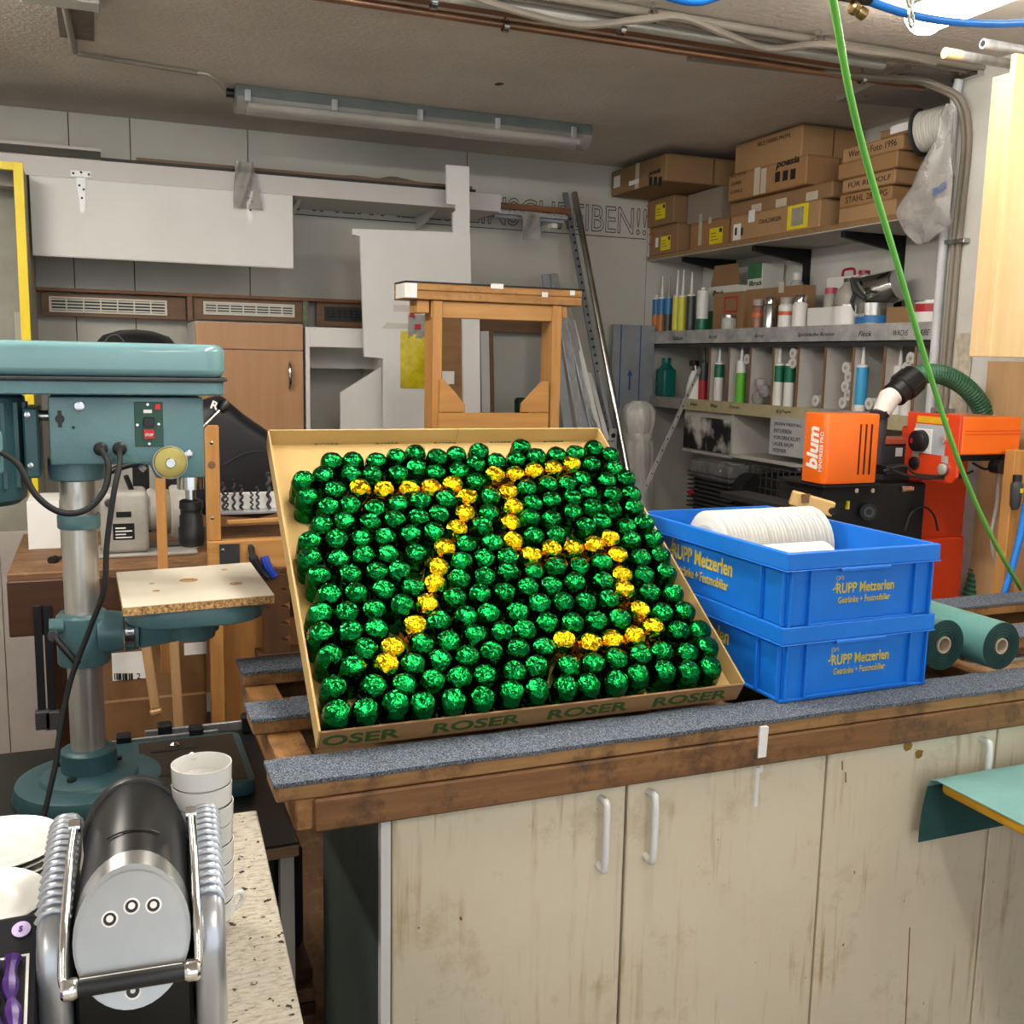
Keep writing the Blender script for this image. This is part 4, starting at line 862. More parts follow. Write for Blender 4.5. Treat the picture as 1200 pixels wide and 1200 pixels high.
for i, s_ in enumerate(('BELZ FOTOS', '-RAHMEN', 'SCHMALZ')): text(s_, at('x', XM2 - .0005, 856, 209 + 9.5 * i), -UY, UZ, M_ink, t, width=(.13, .09, .1)[i], height=.016, label='handwritten lettering')
plate('tape', M_btape, V((XM2 - .0005, at('x', XM2, 884, 210).y, zm2 + .004)), -UY, UZ, .045, zm3 - zm2 - .006, t); plate('tape', M_btape, V((XM2 - .0005, at('x', XM2, 892, 210).y, zm2 + .004)), -UY, UZ, .04, .11, t)
zm4 = CEIL - .012
t, y0, y1 = carton(XM + .012, 859, 936, zm3 + .003, zm4, .34, 'large plain carton on top of the middle stack', 2)
text('BELZ FARBIG PROFIL', at('x', XM + .0115, 888, 172), -UY, UZ, M_ink, t, width=.25, height=.018, label='faint handwritten lettering')
# right stack
XR = SHX - .005; zb = ZT + .001
RR = ((984, 1050, 234, 254, 'plain flat carton at the bottom of the right stack', None, .26), (984, 1044, 216, 233, 'flat carton with handwriting, second from below in the right stack', 'STAHL 28 CPG', .3), (986, 1047, 200, 217, 'flat taped carton in the middle of the right stack', 'FÜR RUDOLF', .28), (980, 1048, 180, 200, 'plain wide flat carton fourth in the right stack', None, .3), (984, 1053, 162, 180, 'flat carton marked with a name and number in the right stack', 'Werner Foto 1996', .27), (1026, 1059, 152, 162, 'small carton with white label on top of the right stack', '', .2))
for i, (a, b, c, d, l, s_, dp) in enumerate(RR):
    h = zx(XR, b, c) - zx(XR, b, d); xx = XR + (.012 if i % 2 else 0) - (.02 if i == 3 else 0)
    t, y0, y1 = carton(xx, a, b, zb, zb + h, dp, l, (2, 0, 2, 0, 2, 1)[i])
    if s_: text(s_, (xx - .0005, y1 - .04, zb + h * .3), -UY, UZ, M_ink, t, width=(y1 - y0) * .8, height=h * .45, label='handwritten lettering')
    elif s_ == '': plate('label_sticker', M_paper, (xx - .0005, y1 - .06, zb + .01), -UY, UZ, .12, .03, t)
    zb += h + .001
# cable spool and plastic bag at the end of the shelf
c = at('x', 2.98, 1100, 150); t = thing('cable_spool', 'white cable spool with dark flange half hidden by the plastic bag', 'spool', c); ax = V((.35, -1, .1)).normalized()
M_spw = pm('white_cable', '#d6d3cb', '#bdbab2', rough=.5, scale=4, stretch=(1, 60, 1))
MB().lathe([(.09, -.075), (.09, -.067)], c, ax, 28).build('flange', M_dark, t, smooth=True)
f = MB(); f.lathe([(.074 + .003 * (i % 2), -.066 + .005 * i) for i in range(26)], c, ax, 24); f.build('cable_winding', M_spw, t, smooth=True)
MB().lathe([(.09, .066), (.09, .074)], c, ax, 28).build('flange', M_dark, t, smooth=True)
M_bagc = pm('clear_bag_film', '#d9d8d5', '#bcbbb8', rough=.16, trans=.35, alpha=.55, scale=14, bump=.9, bscale=22)
cols = [((1113, 120), (1114, 125)), ((1098, 160), (1116, 160)), ((1080, 195), (1117, 200)), ((1062, 225), (1116, 235)), ((1052, 250), (1114, 262)), ((1060, 272), (1105, 268)), ((1076, 286), (1088, 283))]
def bagp(u, v, off):
    q = v * (len(cols) - 1); i = min(int(q), len(cols) - 2); fr = q - i
    L = [cols[i][0][k_] * (1 - fr) + cols[i + 1][0][k_] * fr for k_ in (0, 1)]; R_ = [cols[i][1][k_] * (1 - fr) + cols[i + 1][1][k_] * fr for k_ in (0, 1)]
    p = at('x', 2.8, L[0] + (R_[0] - L[0]) * u, L[1] + (R_[1] - L[1]) * u)
    bulge = .045 * sin(pi * u) * sin(pi * min(v * 1.1 + .05, 1)); wr_ = .008 * sin(9 * u + 6 * v) + .006 * sin(17 * v - 5 * u)
    return p + UX * ((-bulge if off else bulge) + wr_)
f = MB(); f.grid(lambda u, v: bagp(u, v, 1), 14, 24); f.grid(lambda u, v: bagp(u, v, 0), 14, 24); bmesh.ops.remove_doubles(f.bm, verts=f.bm.verts, dist=.001)
t = thing('plastic_bag', 'large clear plastic bag hanging over the right end of the upper shelf', 'plastic bag', at('x', 2.8, 1112, 122)); f.build('film', M_bagc, t, smooth=True)
text('VERPACKUNG', at('x', 2.75, 1092, 232), -UY * .95 + UZ * .3, UZ, M_bluep, t, width=.07, height=.028, bold=.02, label='blue print inside the bag')
# ---------------------------------------------------------------- small goods on the middle shelf
def col(name, c, c2=None, rough=.35, metal=0): return pm(name, c, c2 or c, rough=rough, metal=metal)
K = dict(white=col('can_white', '#dcdad6'), yel=col('cart_yellow', '#d6d04a', '#c8c23e'), blue=col('cart_blue', '#2f6fa8'), cyan=col('cart_cyan', '#3f9fd0'), green=col('cart_green', '#12664a'), lime=col('cart_lime', '#5cb52c'), orange=col('cart_orange', '#b5713a'), dark=col('cart_dark', '#3c3f44'), red=col('can_red', '#a82430'), brown=col('can_brown', '#8a5f4c'), silver=M_steel, tin=pm('tin', '#c4c4c2', '#9a9a98', rough=.25, metal=.9), teal=col('teal_plastic', '#0e5f58'), clear=pm('clear_plastic', '#d5d6d2', '#c5c6c2', rough=.15, alpha=.6), grey=col('grey_plastic', '#9a968c'), pink=col('pink_cap', '#b0405c'), orange2=col('orange_band', '#c9622e'))
def stack_lathe(t, c, bands, seg=18):
    """bands: (name, material, profile)"""
    for nm, m, prof in bands: MB().lathe(prof, c, UZ, seg).build(nm, K[m] if isinstance(m, str) else m, t, smooth=True)
def cartridge(px, x, z, label, lower, upper, nozzle=.09, r=.0245, h=.2, split=.5, py=400, grp='sealant cartridges', cap='white'):
    p = at('x', x, px, py); c = V((x, p.y, z + .0005)); t = thing('sealant_cartridge', label, 'cartridge', c, grp)
    b = [('tube', lower, [(r, 0), (r, h * split)]), ('upper_sleeve', upper, [(r, h * split), (r, h * .93)]), ('shoulder', cap, [(r, h * .93), (r * .98, h * .97), (r * .35, h), (r * .33, h + .012)])]
    if nozzle: b.append(('nozzle', cap, [(.009, h + .01), (.0075, h + .03), (.003, h + .012 + nozzle)]))
    stack_lathe(t, c, b, 16); return t
zt_ = ZM + .0005; G2 = 'cartridges on the middle shelf'
cartridge(768, 2.95, zt_, 'blue topped cartridge without nozzle at the far end of the middle shelf', 'orange', 'blue', 0, grp=G2)
cartridge(774, 2.95, zt_, 'orange and blue cartridge with tall nozzle, second from the corner', 'orange', 'blue', .1, grp=G2)
cartridge(782, 2.95, zt_, 'dark and blue cartridge with grey nozzle, third from the corner', 'dark', 'blue', .1, grp=G2, cap='grey')
cartridge(788.5, 3.0, zt_, 'white and blue cartridge just behind the yellow ones', 'blue', 'white', .0, grp=G2)
cartridge(791.5, 2.95, zt_, 'left one of two yellow cartridges with white nozzles', 'yel', 'yel', .12, grp=G2)
cartridge(798, 2.95, zt_, 'right one of two yellow cartridges with white nozzles', 'yel', 'yel', .12, grp=G2)
cartridge(808, 2.95, zt_, 'dark grey cartridge with pale nozzle beside the yellow ones', 'dark', 'dark', .1, grp=G2)
cartridge(821.5, 2.96, zt_, 'white round tin tube with green foot beside the green boxes', 'green', 'white', 0, .031, .215, .3, grp=G2)
def simple_box(name, px0, px1, x, z, h, dp, m, label, cat='box', ymax=99):
    y1, y0 = min(ymax, at('x', x, px0, 400).y), at('x', x, px1, 400).y; t = thing(name, label, cat, (x, (y0 + y1) / 2, z)); bx('carton', m, x, x + dp, y0, y1, z, z + h, t, .002); return t, y0, y1
hz = lambda px, a, b, x=2.95: zx(x, px, a) - zx(x, px, b)
M_greenb = pm('green_carton', '#3f7a4e', '#376c45', rough=.6); M_whitec = pm('white_carton', '#d4d3cc', '#c8c7c0', rough=.7)
t, y0, y1 = simple_box('foam_carton', 826, 860, 3.04, zt_, hz(843, 332, 387), .16, M_whitec, 'white and green carton with open brown flaps on the middle shelf')
bx('green_field', M_greenb, 3.0392, 3.04, y0 + .02, y1 - .002, zt_ + .002, zt_ + .11, t, 0)
text('illbruck', (3.039, y1 - .06, zt_ + hz(843, 332, 387) - .05), -UY, UZ, M_ink, t, width=.1, height=.03, bold=.02, label='printed brand lettering')
MB().prism([(0, 0), (y1 - y0, 0), (y1 - y0 - .03, .11), (.03, .11)], (3.06, y0, zt_ + hz(843, 332, 387)), UY, UZ, UX * .003).build('flap', M_box[1], t)
t, y0, y1 = simple_box('green_lid_carton', 859, 889, 3.1, zt_ + .12, hz(873, 310, 360, 3.1), .13, M_whitec, 'white carton with green lid standing open above the brown box', 'box', y0 - .004); hh = hz(873, 310, 360, 3.1)
bx('green_lid', M_greenb, 3.097, 3.1, y0 + .004, y1 - .004, zt_ + .12 + hh * .66, zt_ + .12 + hh, t, 0); text('illbruck', (3.0995, y1 - .02, zt_ + .12 + hh * .5), -UY, UZ, M_ink, t, width=.11, height=.025, bold=.02, label='printed brand lettering')
bx('support_box', M_box[1], 3.1, 3.23, y0, y1, zt_, zt_ + .119, t, .001)
t, y0, y1 = simple_box('red_frame_carton', 834, 869, 2.97, zt_, hz(850, 341, 386), .06, M_box[1], 'brown carton with red printed frame behind the glass jar')
for a, b, c, d in ((.02, .14, .12, .13), (.02, .14, .19, .2), (.02, .03, .13, .19), (.13, .14, .13, .19)): bx('red_frame', M_red, 2.9692, 2.97, y0 + a + .03, y0 + b + .03, zt_ + c - .03, zt_ + d - .03, t, 0)
t, y0, y1 = simple_box('tall_carton', 871, 937, 3.0, zt_, hz(900, 337, 386, 3.0), .075, M_box[1], 'tall plain brown carton behind the spray cans'); plate('tape', M_btape, (2.9995, y0 + .18, zt_ + .17), -UY, UZ, .04, .05, t)
p = at('x', 2.93, 852, 380); t = thing('glass_jar', 'squat glass jar with metal lid before the red framed carton', 'jar', V((2.935, p.y, zt_)))
stack_lathe(t, V((2.94, p.y, zt_)), [('glass', 'clear', [(.036, 0), (.038, .01), (.038, .05), (.034, .06)]), ('lid', 'tin', [(.036, .06), (.036, .075)]), ('contents', 'yel', [(.03, .004), (.03, .02), (.01, .026)])])
def spray(px, top, label, body, band=None, cap='silver', x=2.945, r=.031):
    p = at('x', x, px, 390); c = V((x, p.y, zt_)); H_ = hz(px, top, 386, x); t = thing('spray_can', label, 'spray can', c, 'spray cans on the middle shelf')
    b = [('can', body, [(r, 0), (r, H_ * .72), (r * .75, H_ * .79)]), ('cap', cap, [(r * .8, H_ * .79), (r * .8, H_ * .97), (r * .7, H_)])]
    if band: b.append(('band', band, [(r * 1.01, H_ * .42), (r * 1.01, H_ * .55)]))
    stack_lathe(t, c, b); return t
spray(887, 351, 'brown and white spray can with orange band, leftmost spray can', 'brown', 'orange2', 'grey')
spray(901, 349, 'silver spray can with metal cap beside the brown one', 'tin', None, 'silver')
spray(920, 350, 'beige spray can with orange stripe and rounded cap', 'white', 'orange2', 'grey', r=.036)
spray(936, 348, 'silver spray can with shiny cap left of the white canister', 'white', None, 'silver', r=.034)
p = at('x', 3.15, 931, 380); t = thing('clear_bottle', 'clear plastic bottle with white cap behind the spray cans', 'bottle', V((3.15, p.y, zt_)))
stack_lathe(t, V((3.15, p.y, zt_)), [('bottle', 'clear', [(.05, 0), (.05, .17), (.025, .235), (.02, .24)]), ('cap', 'white', [(.022, .24), (.022, .275)])])
t, y0, y1 = simple_box('solvent_tin', 944, 972, 2.94, zt_, hz(957, 361, 384), .1, K['white'], 'white rectangular solvent tin with red cap', 'tin'); stack_lathe(t, V((2.99, (y0 + y1) / 2 - .01, zt_ + hz(957, 361, 384))), [('neck', 'grey', [(.03, 0), (.03, .045), (.024, .06)]), ('cap', 'pink', [(.026, .06), (.026, .085)])])
def tin(px, w_, top, label, body, band=None, x=2.955, bc='red', lab=None):
    y1, y0 = at('x', x, px - w_ / 2, 380).y, at('x', x, px + w_ / 2, 380).y; r = (y1 - y0) / 2; c = V((x + .02, (y0 + y1) / 2, zt_)); h = hz(px, top, 384, x)
    t = thing('paint_can', label, 'paint can', c, 'paint cans on the middle shelf')
    b = [('can', body, [(r, 0), (r, h * .93)]), ('lid', 'tin', [(r * 1.02, h * .93), (r * 1.02, h), (r * .9, h), (r * .88, h * .97), (0, h * .97)])]
    if band: b.append(('label_band', bc, [(r * 1.005, h * band[0]), (r * 1.005, h * band[1])]))
    stack_lathe(t, c, b, 24)
    if lab: text(lab, c + V((-r * .96, r * .55, h * .38)), V((-.12, -1, 0)), UZ, K['white'], t, width=r * 1.1, height=h * .14, bold=.02, label='printed lettering')
    return c, r, h
tin(974.5, 6, 362, 'small white tin with red diamond beside the solvent tin', 'white', (.2, .6), bc='red')
c, r, h = tin(990.5, 27, 359, 'white paint can below the grey plastic canister', 'white')
t = thing('grey_canister', 'translucent grey plastic canister standing on the white paint can', 'canister', c + UZ * (h + .001)); stack_lathe(t, c + UZ * (h + .001), [('body', 'grey', [(.062, 0), (.064, .03), (.06, .06), (.035, .085), (.03, .095)]), ('cap', 'dark', [(.033, .095), (.033, .11)])])
t, y0, y1 = simple_box('jerry_can', 964, 1008, 3.1, zt_, hz(985, 323, 384, 3.1), .12, K['white'], 'white rectangular metal canister with red carrying handle', 'canister')
zc = zt_ + hz(985, 323, 384, 3.1); MB().tube(smooth_path([(3.14, y1 - .06, zc), (3.14, y1 - .065, zc + .03), (3.14, y1 - .1, zc + .035), (3.14, y1 - .135, zc + .03), (3.14, y1 - .14, zc)], 4), .006, 8).build('handle', K['red'], t, smooth=True); MB().lathe([(.025, 0), (.025, .02)], (3.14, y0 + .05, zc), UZ, 14).build('cap', K['red'], t, smooth=True)
tin(1018.5, 29, 358, 'grey paint can with blue label beside the metal bucket', 'tin', (.1, .45), bc='blue', lab='ACRYL LACK')
t, y0, y1 = simple_box('low_carton', 1036, 1071, 2.95, zt_, hz(1050, 360, 381), .1, M_box[1], 'small open brown carton right of the blue labelled can')
c, r, h = tin(1088, 31, 357, 'paint can with red and white label beside the pillar', 'white', (.5, .85))
c = at('x', 3.08, 1034, 340); ax = V((-.25, .8, -.22)).normalized(); t = thing('metal_bucket', 'shiny metal bucket lying tilted with its wire handle on the middle shelf', 'bucket', c)
MB().lathe([(0, -.075), (.06, -.075), (.068, -.02), (.068, -.018), (.072, 0), (.085, .1), (.089, .1), (.089, .106), (.083, .104), (.066, -.07), (0, -.07)], c, ax, 28).build('bucket', M_steel, t, smooth=True)
MB().tube(arc(c + ax * .06, ax.cross(UX).normalized(), UX, .09, pi, 2 * pi, 14), .003, 6).build('wire_handle', M_alu, t, smooth=True)
MB().box(c.x - .035, c.x + .03, c.y + .02, c.y + .12, zt_, zt_ + .06).build('carton_support', M_box[1], t, .001)
c = at('x', 2.93, 1003, 340); t = thing('spray_gun', 'small dark metal gun leaning beside the bucket', 'tool', c); MB().tube([c + V((0, .03, .05)), c, c + V((.02, -.035, -.035))], [.01, .016, .01], 8).build('barrel', M_dark, t, smooth=True); MB().tube([c, c + V((0, .02, -.05))], .009, 8).build('grip', M_dark, t, smooth=True); MB().cyl(c + V((0, .02, -.05)), V((c.x + .05, c.y + .02, zt_)), .006, seg=8).build('stand', M_dark, t)
# goods in the pigeonholes
zl = ZL + .0005; G3 = 'cartridges in the pigeonholes'
def canister(px, w_, h, x, label, m):
    p = at('x', x, px, 450); t = thing('plastic_canister', label, 'canister', V((x, p.y, zl))); bx('body', K[m], x - .03, x + .05, p.y - w_ / 2, p.y + w_ / 2, zl, zl + h * .82, t, .012, seg=3, smooth=True); stack_lathe(t, V((x + .01, p.y, zl + h * .8)), [('neck', m, [(.045, 0), (.025, .03), (.022, .035)]), ('cap', m, [(.027, .035), (.027, .065)])]); return t
canister(778, .1, .19, 2.96, 'dark teal plastic canister at the far end of the lower shelf', 'teal')
p = at('x', 2.95, 812, 450); t = thing('spray_bottle', 'white spray bottle with black trigger head in the open bay', 'bottle', V((2.95, p.y, zl)))
stack_lathe(t, V((2.96, p.y, zl)), [('bottle', 'white', [(.045, 0), (.045, .06), (.03, .12), (.016, .15)]), ('collar', 'dark', [(.018, .15), (.018, .175)])]); MB().box(2.94, 2.975, p.y - .02, p.y + .035, zl + .175, zl + .205).build('trigger_head', M_black, t, .004); MB().tube([(2.95, p.y - .015, zl + .18), (2.95, p.y - .03, zl + .13)], .005, 6).build('trigger', K['white'], t)
cartridge(824, 2.98, zl, 'black and dark red cartridge beside the spray bottle', 'red', 'dark', .1, py=450, grp=G3, cap='dark')
cartridge(842, 2.96, zl, 'white cartridge with dark green sleeve in the first pigeonhole', 'white', 'green', .08, split=.6, py=450, grp=G3)
cartridge(868, 2.96, zl, 'lime green cartridge with long white nozzle', 'lime', 'white', .11, split=.7, h=.21, py=450, grp=G3)
cartridge(912.5, 2.96, zl, 'white cartridge with green sleeve and long nozzle, left of a pair', 'white', 'green', .12, split=.55, py=450, grp=G3)
cartridge(925, 2.96, zl, 'white cartridge with green sleeve lacking a nozzle, right of a pair', 'white', 'green', 0, split=.55, py=450, grp=G3)
cartridge(1009, 2.96, zl, 'blue and white cartridge with clear nozzle above the orange machine', 'white', 'cyan', .1, split=.15, py=460, grp=G3, cap='white')
cartridge(1053, 3.0, zl, 'white cartridge half hidden behind the black hose coupling', 'white', 'white', .06, py=460, grp=G3)
cartridge(1064, 2.97, zl, 'red topped cartridge behind the black hose coupling', 'white', 'red', 0, py=460, grp=G3)
def lying(px, py, x, label, n=0):
    p = at('x', x, px, py); z = max(p.z, zl + .025); t = thing('lying_cartridge', label, 'cartridge', V((x, p.y, z)), 'cartridges lying end on'); c = V((x, p.y, z))
    MB().lathe([(.0235, .004), (.0235, .2)], c, UX, 16).build('tube', K['white'], t, smooth=True)
    MB().lathe([(.0245, 0), (.0245, .006)], c, UX, 16).build('end_cap', M_white_gl, t, smooth=True); MB().lathe([(.009, -.002), (.009, .0)], c, UX, 12).build('hub', K['grey'], t, smooth=True)
yb_ = {}
for px, py, l in ((875, 421, 'lying cartridge end high up above the lime cartridge'), (929, 414, 'upper lying cartridge end above the green pair'), (929, 425.5, 'lower lying cartridge end above the green pair'), (955.5, 469.5, 'single lying cartridge end at the bottom of the empty pigeonhole'), (991, 431, 'topmost lying cartridge of the column left of the blue one'), (994, 442, 'second lying cartridge of the column left of the blue one'), (990, 453, 'third lying cartridge of the column left of the blue one'), (993.5, 463, 'fourth lying cartridge of the column left of the blue one'), (987, 472, 'lowest lying cartridge of the column left of the blue one'), (1067, 420, 'upper lying cartridge end above the green hose'), (1062, 431, 'lower lying cartridge end above the green hose'), (1018, 473, 'lying cartridge end at the foot of the blue cartridge')):
    lying(px, py, 2.94, l)
for i, (px, py) in enumerate(((891, 452), (896, 460), (888, 468))):
    p = at('x', 2.95, px, py); tag(MB().lathe([(.022, 0), (.03, .02), (.026, .05), (.008, .055)], (2.95, p.y, max(p.z - .02, zl)), UZ, 12).jitter(.003).build('crumpled_film', M_film, None, smooth=True), ('upper left crumpled clear cap in the third pigeonhole', 'right crumpled clear cap in the third pigeonhole', 'lowest crumpled clear cap in the third pigeonhole')[i], 'plastic cap')
# ---------------------------------------------------------------- under the lower shelf
M_spot = NT('sprayed_white'); v_ = M_spot.coord(); n_ = M_spot.noise(v_, 7, 3, .5)
M_spot.l(M_spot.ramp(n_, [(.42, '#c4c1ba'), (.56, '#1c1c1c')]), M_spot.b.inputs['Base Color']); M_spot = M_spot.m
ZU = ZL - .058
y1, y0 = at('x', SHX + .02, 799, 500).y, at('x', SHX + .02, 857, 500).y; zb = zx(SHX + .02, 830, 531)
t = thing('sprayed_cupboard', 'small white cupboard with black sprayed door hanging under the lower shelf', 'cupboard', (3.05, (y0 + y1) / 2, zb))
bx('body', M_shelfw, SHX + .035, NICHE - .002, y0, y1, zb, ZU, t, .001); bx('door', M_spot, SHX + .02, SHX + .034, y0 + .02, y1 - .02, zb + .01, ZU - .03, t, .002); bx('frame', M_shelfw, SHX + .03, SHX + .036, y0, y1, zb - .01, zb, t, 0)
ya, yb2 = y0 - .002, at('x', SHX + .02, 1000, 500).y; t = thing('open_compartment', 'open white compartment under the lower shelf right of the sprayed cupboard', 'compartment', (3.05, ya, zb))
bx('bottom', M_shelfw, SHX + .02, NICHE - .002, yb2, ya, zb, zb + .018, t, .001); bx('side_panel', M_shelfw, SHX + .02, NICHE - .002, ya - .018, ya, zb + .018, ZU, t, 0); bx('side_panel', M_shelfw, SHX + .02, NICHE - .002, yb2, yb2 + .018, zb + .018, ZU, t, 0); bx('rear_rail', M_batten, NICHE - .04, NICHE - .02, yb2 + .02, ya - .02, ZU - .06, ZU - .01, t, 0)
p0, p1 = at('x', SHX, 904, 487), at('x', SHX, 958, 540)
t = thing('paper_note', 'grey paper note with pencil handwriting hanging under the lower shelf', 'note', p0); M_note = pm('grey_note', '#aeb0b0', '#a2a4a4', rough=.8)
bx('sheet', M_note, SHX - .003, SHX - .001, p1.y, p0.y, p1.z, p0.z, t, 0)
for i, s_ in enumerate(('JEDEN FREITAG', 'ENTLEEREN', 'VON DRUCKLUFT', 'LAGER RAUM', 'WERNER')): text(s_, (SHX - .0032, p0.y - .03, p0.z - .045 - .03 * i), -UY, UZ, M_pencil, t, width=(.2, .13, .2, .15, .1)[i], height=.018, label='handwritten lettering')
# compressor
c = at('x', 2.85, 838, 592); t = thing('air_compressor', 'dark air compressor with finned cylinder head and clear cover under the shelf', 'compressor', V((2.9, c.y, 0))); zc = c.z
y1, y0 = at('x', 2.8, 810, 560).y, at('x', 2.8, 858, 560).y; w_ = (y1 - y0); zt2 = zx(2.8, 835, 558)
for i in range(9): bx('cooling_fin', M_dark, 2.78, 2.98, y0 - .005, y1 + .005, zc - .02 + i * .022, zc - .02 + i * .022 + .007, t, 0)
bx('cylinder', M_blackm, 2.8, 2.96, y0 + .02, y1 - .02, 0.1, zc + .18, t, .01); bx('cover', pm('smoky_cover', '#6b6c6d', '#565758', rough=.15, coat=.5), 2.785, 2.975, y0, y1, zt2 - .02, zt2 + .07, t, .02, seg=3, smooth=True)
for i in range(7): bx('cover_rib', M_steel, 2.782, 2.785, y0 + .02 + i * (w_ - .04) / 6, y0 + .024 + i * (w_ - .04) / 6, zt2 - .0, zt2 + .045, t, 0)
MB().cyl((2.88, y0 - .1, zc + .1), (2.88, y0 - .012, zc + .1), .09, seg=20).build('motor', M_blackm, t, smooth=True); MB().cyl((2.9, y1 + .1, .3), (2.9, y0 - .03, .3), .19, seg=24).build('tank', M_blackm, t, smooth=True)
for yy in (y1, y0 + .02): bx('foot', M_blackm, 2.8, 3.0, yy - .02, yy + .02, 0, .16, t, 0)
p = at('x', 2.79, 812, 577); MB().cyl(p, p - UX * .02, .014, seg=10).build('valve_knob', M_red, t)
y1, y0 = at('x', 2.88, 872, 560).y, at('x', 2.88, 946, 560).y; z1 = zx(2.88, 905, 549)
t = thing('wire_crate', 'black wire crate standing under the shelf behind the blue crates', 'crate', (3.0, (y0 + y1) / 2, 0)); bx('body', M_blackm, 2.89, 3.2, y0, y1, 0, z1 - .05, t, .003)
for i in range(12): yy = y0 + (y1 - y0) * i / 11; bx('wire', M_dark, 2.88, 2.886, yy - .002, yy + .002, .5, z1, t, 0)
for z in (z1 - .05, z1 - .1, z1): bx('wire', M_dark, 2.88, 2.886, y0, y1, z - .003, z + .003, t, 0)
tag(bx('brown_carton', M_box[1], 2.84, 2.88, at('x', 2.84, 966, 540).y, at('x', 2.84, 942, 540).y, 0, zx(2.84, 950, 522), None, .002), 'brown carton edge just left of the orange motor', 'box')
# ---------------------------------------------------------------- orange hinge boring machine
M_or = pm('orange_enamel', '#ec6a14', '#e06210', rough=.35, scale=3, coat=.3); M_or2 = pm('red_orange_enamel', '#d2401a', '#c63a16', rough=.38, scale=3, coat=.2)
M_wlet = pm('white_lettering', '#f2ece6', rough=.5)
MY0 = 2.6
t = machine = thing('boring_machine', 'orange hinge boring machine with red column and control box behind the crates', 'machine', (2.6, 2.75, 0))
x0, x1 = Xy(MY0, 967, 520), Xy(MY0, 1031, 520); z1 = at('y', MY0, 1000, 485).z; z0 = at('y', MY0, 1000, 567).z
mc = MB().prism([(x0 + .012, MY0), (x0 + .07, MY0 - .004), (x1 - .006, MY0), (x1, MY0 + .02), (x1, MY0 + .11), (x0 + .02, MY0 + .125), (x0 + .003, MY0 + .11), (x0, MY0 + .09), (x0, MY0 + .012)], (0, 0, z0), UX, UY, UZ * (z1 - z0)).build('motor_cover', M_or, t, .006, seg=2, smooth=True)
for p in (1008, 1014.5, 1021):
    a = at('y', MY0 - .003, p + 1.5, 497); b = at('y', MY0 - .001, p - 1.5, 556); MB().box(a.x - .0025, a.x + .0025, MY0 - .004, MY0 + .002, b.z, a.z).build('vent_slot', M_black, mc)
fl = V((.031, -.035, 0)).normalized()                       # slanted front corner that carries the name
o_ = V((x0 + .0045, MY0 + .0345, z0 + .03)); nn = V((-.035, -.031, 0)).normalized()
# lettering runs upwards on the slanted corner and the front
text('blum', V((x0 - .0004, MY0 + .03, z0 + .045)), UZ, UY, M_wlet, mc, width=.135, height=.055, bold=.035, slant=.15, label='white brand lettering reading upwards')
text('MINIPRESS PRO', V((x0 - .0004, MY0 + .008, z0 + .04)), UZ, UY, M_wlet, mc, width=.125, height=.016, bold=.01, label='white model lettering reading upwards')
bx('motor_plate', M_blackm, x0 + .01, x1 + .02, MY0 + .005, MY0 + .25, z0 - .012, z0 - .001, t, .002)
a = at('y', MY0 + .05, 962, 570); b = at('y', MY0 + .05, 1075, 640)
bx('head_block', M_blackm, a.x + .02, b.x + .03, MY0 + .06, MY0 + .3, b.z - .08, z0 - .013, t, .006)
for px in (1004, 1023): p = at('y', MY0 + .058, px, 575); MB().cyl(p, p + UY * .01, .008, seg=10).build('bolt', M_steel, t)
p = at('y', MY0 + .03, 1018, 600); MB().lathe([(.028, 0), (.028, .01), (.02, .012), (.02, .1)], p, V((0.5, 1, 0)), 16).build('spindle', M_blackm, t, smooth=True); MB().lathe([(.01, -.004), (.018, -.004), (.018, .001), (.01, .001), (.01, -.004)], p, V((.5, 1, 0)), 14, capb=False, capt=False).build('spindle_ring', M_dark, t)
p = at('y', MY0 + .04, 997, 592); bx('bit_marker', M_yellow, p.x - .004, p.x + .004, MY0 + .05, MY0 + .06, p.z - .015, p.z + .012, t, 0)
for i in range(3):
    p = at('y', MY0 + .05, 985 + 14 * i, 622); MB().cyl(p, p - UZ * .07, .012, seg=10).build('spindle_chuck', M_dark, t, smooth=True)
# column
CYc = 2.72; xa, xb = Xy(CYc, 1078, 600), Xy(CYc, 1131, 600)
bx('column', M_or2, xa, xb, CYc, CYc + .12, 0, 1.45, t, .006)
p = at('y', CYc, 1062, 692); plate('rating_label', M_paper, (Xy(CYc, 1092, 699), CYc - .0008, at('y', CYc, 1092, 699).z), UX, UZ, .055, .05, t)
bx('column_foot', M_blackm, xa - .15, xb + .02, CYc - .1, CYc + .14, 0, .05, t, .004)
bx('lower_housing', M_or2, xa - .08, xb - .03, CYc - .04, CYc - .001, .3, at('y', CYc, 1090, 629).z, t, .006)
# control box
BX, BYc = Xy(2.45, 1127, 520), 2.45; zt1 = at('y', BYc, 1127, 489).z; zb1 = at('y', BYc, 1160, 533).z; yf = at('x', BX, 1066, 500).y; zbb = at('y', BYc, 1127, 560).z
cb = bx('control_box', M_or, BX, Xy(BYc, 1196, 510), BYc, yf, zb1, zt1, t, .004)
bx('box_groove', M_or2, BX + .01, Xy(BYc, 1196, 510) - .002, BYc - .001, BYc + .001, zt1 - .045, zt1 - .042, cb, 0); bx('box_groove', M_or2, BX + .01, Xy(BYc, 1196, 510) - .002, BYc - .001, BYc + .001, zt1 - .056, zt1 - .053, cb, 0)
L_ = yf - BYc
fp = MB().prism([(0, 0), (.02, -.02), (L_ - .02, -.02), (L_, .01), (L_, zt1 - zbb + .006), (0, zt1 - zbb + .006)], (BX - .012, BYc, zbb), UY, UZ, UX * .012).build('control_panel', M_or2, t, .002)
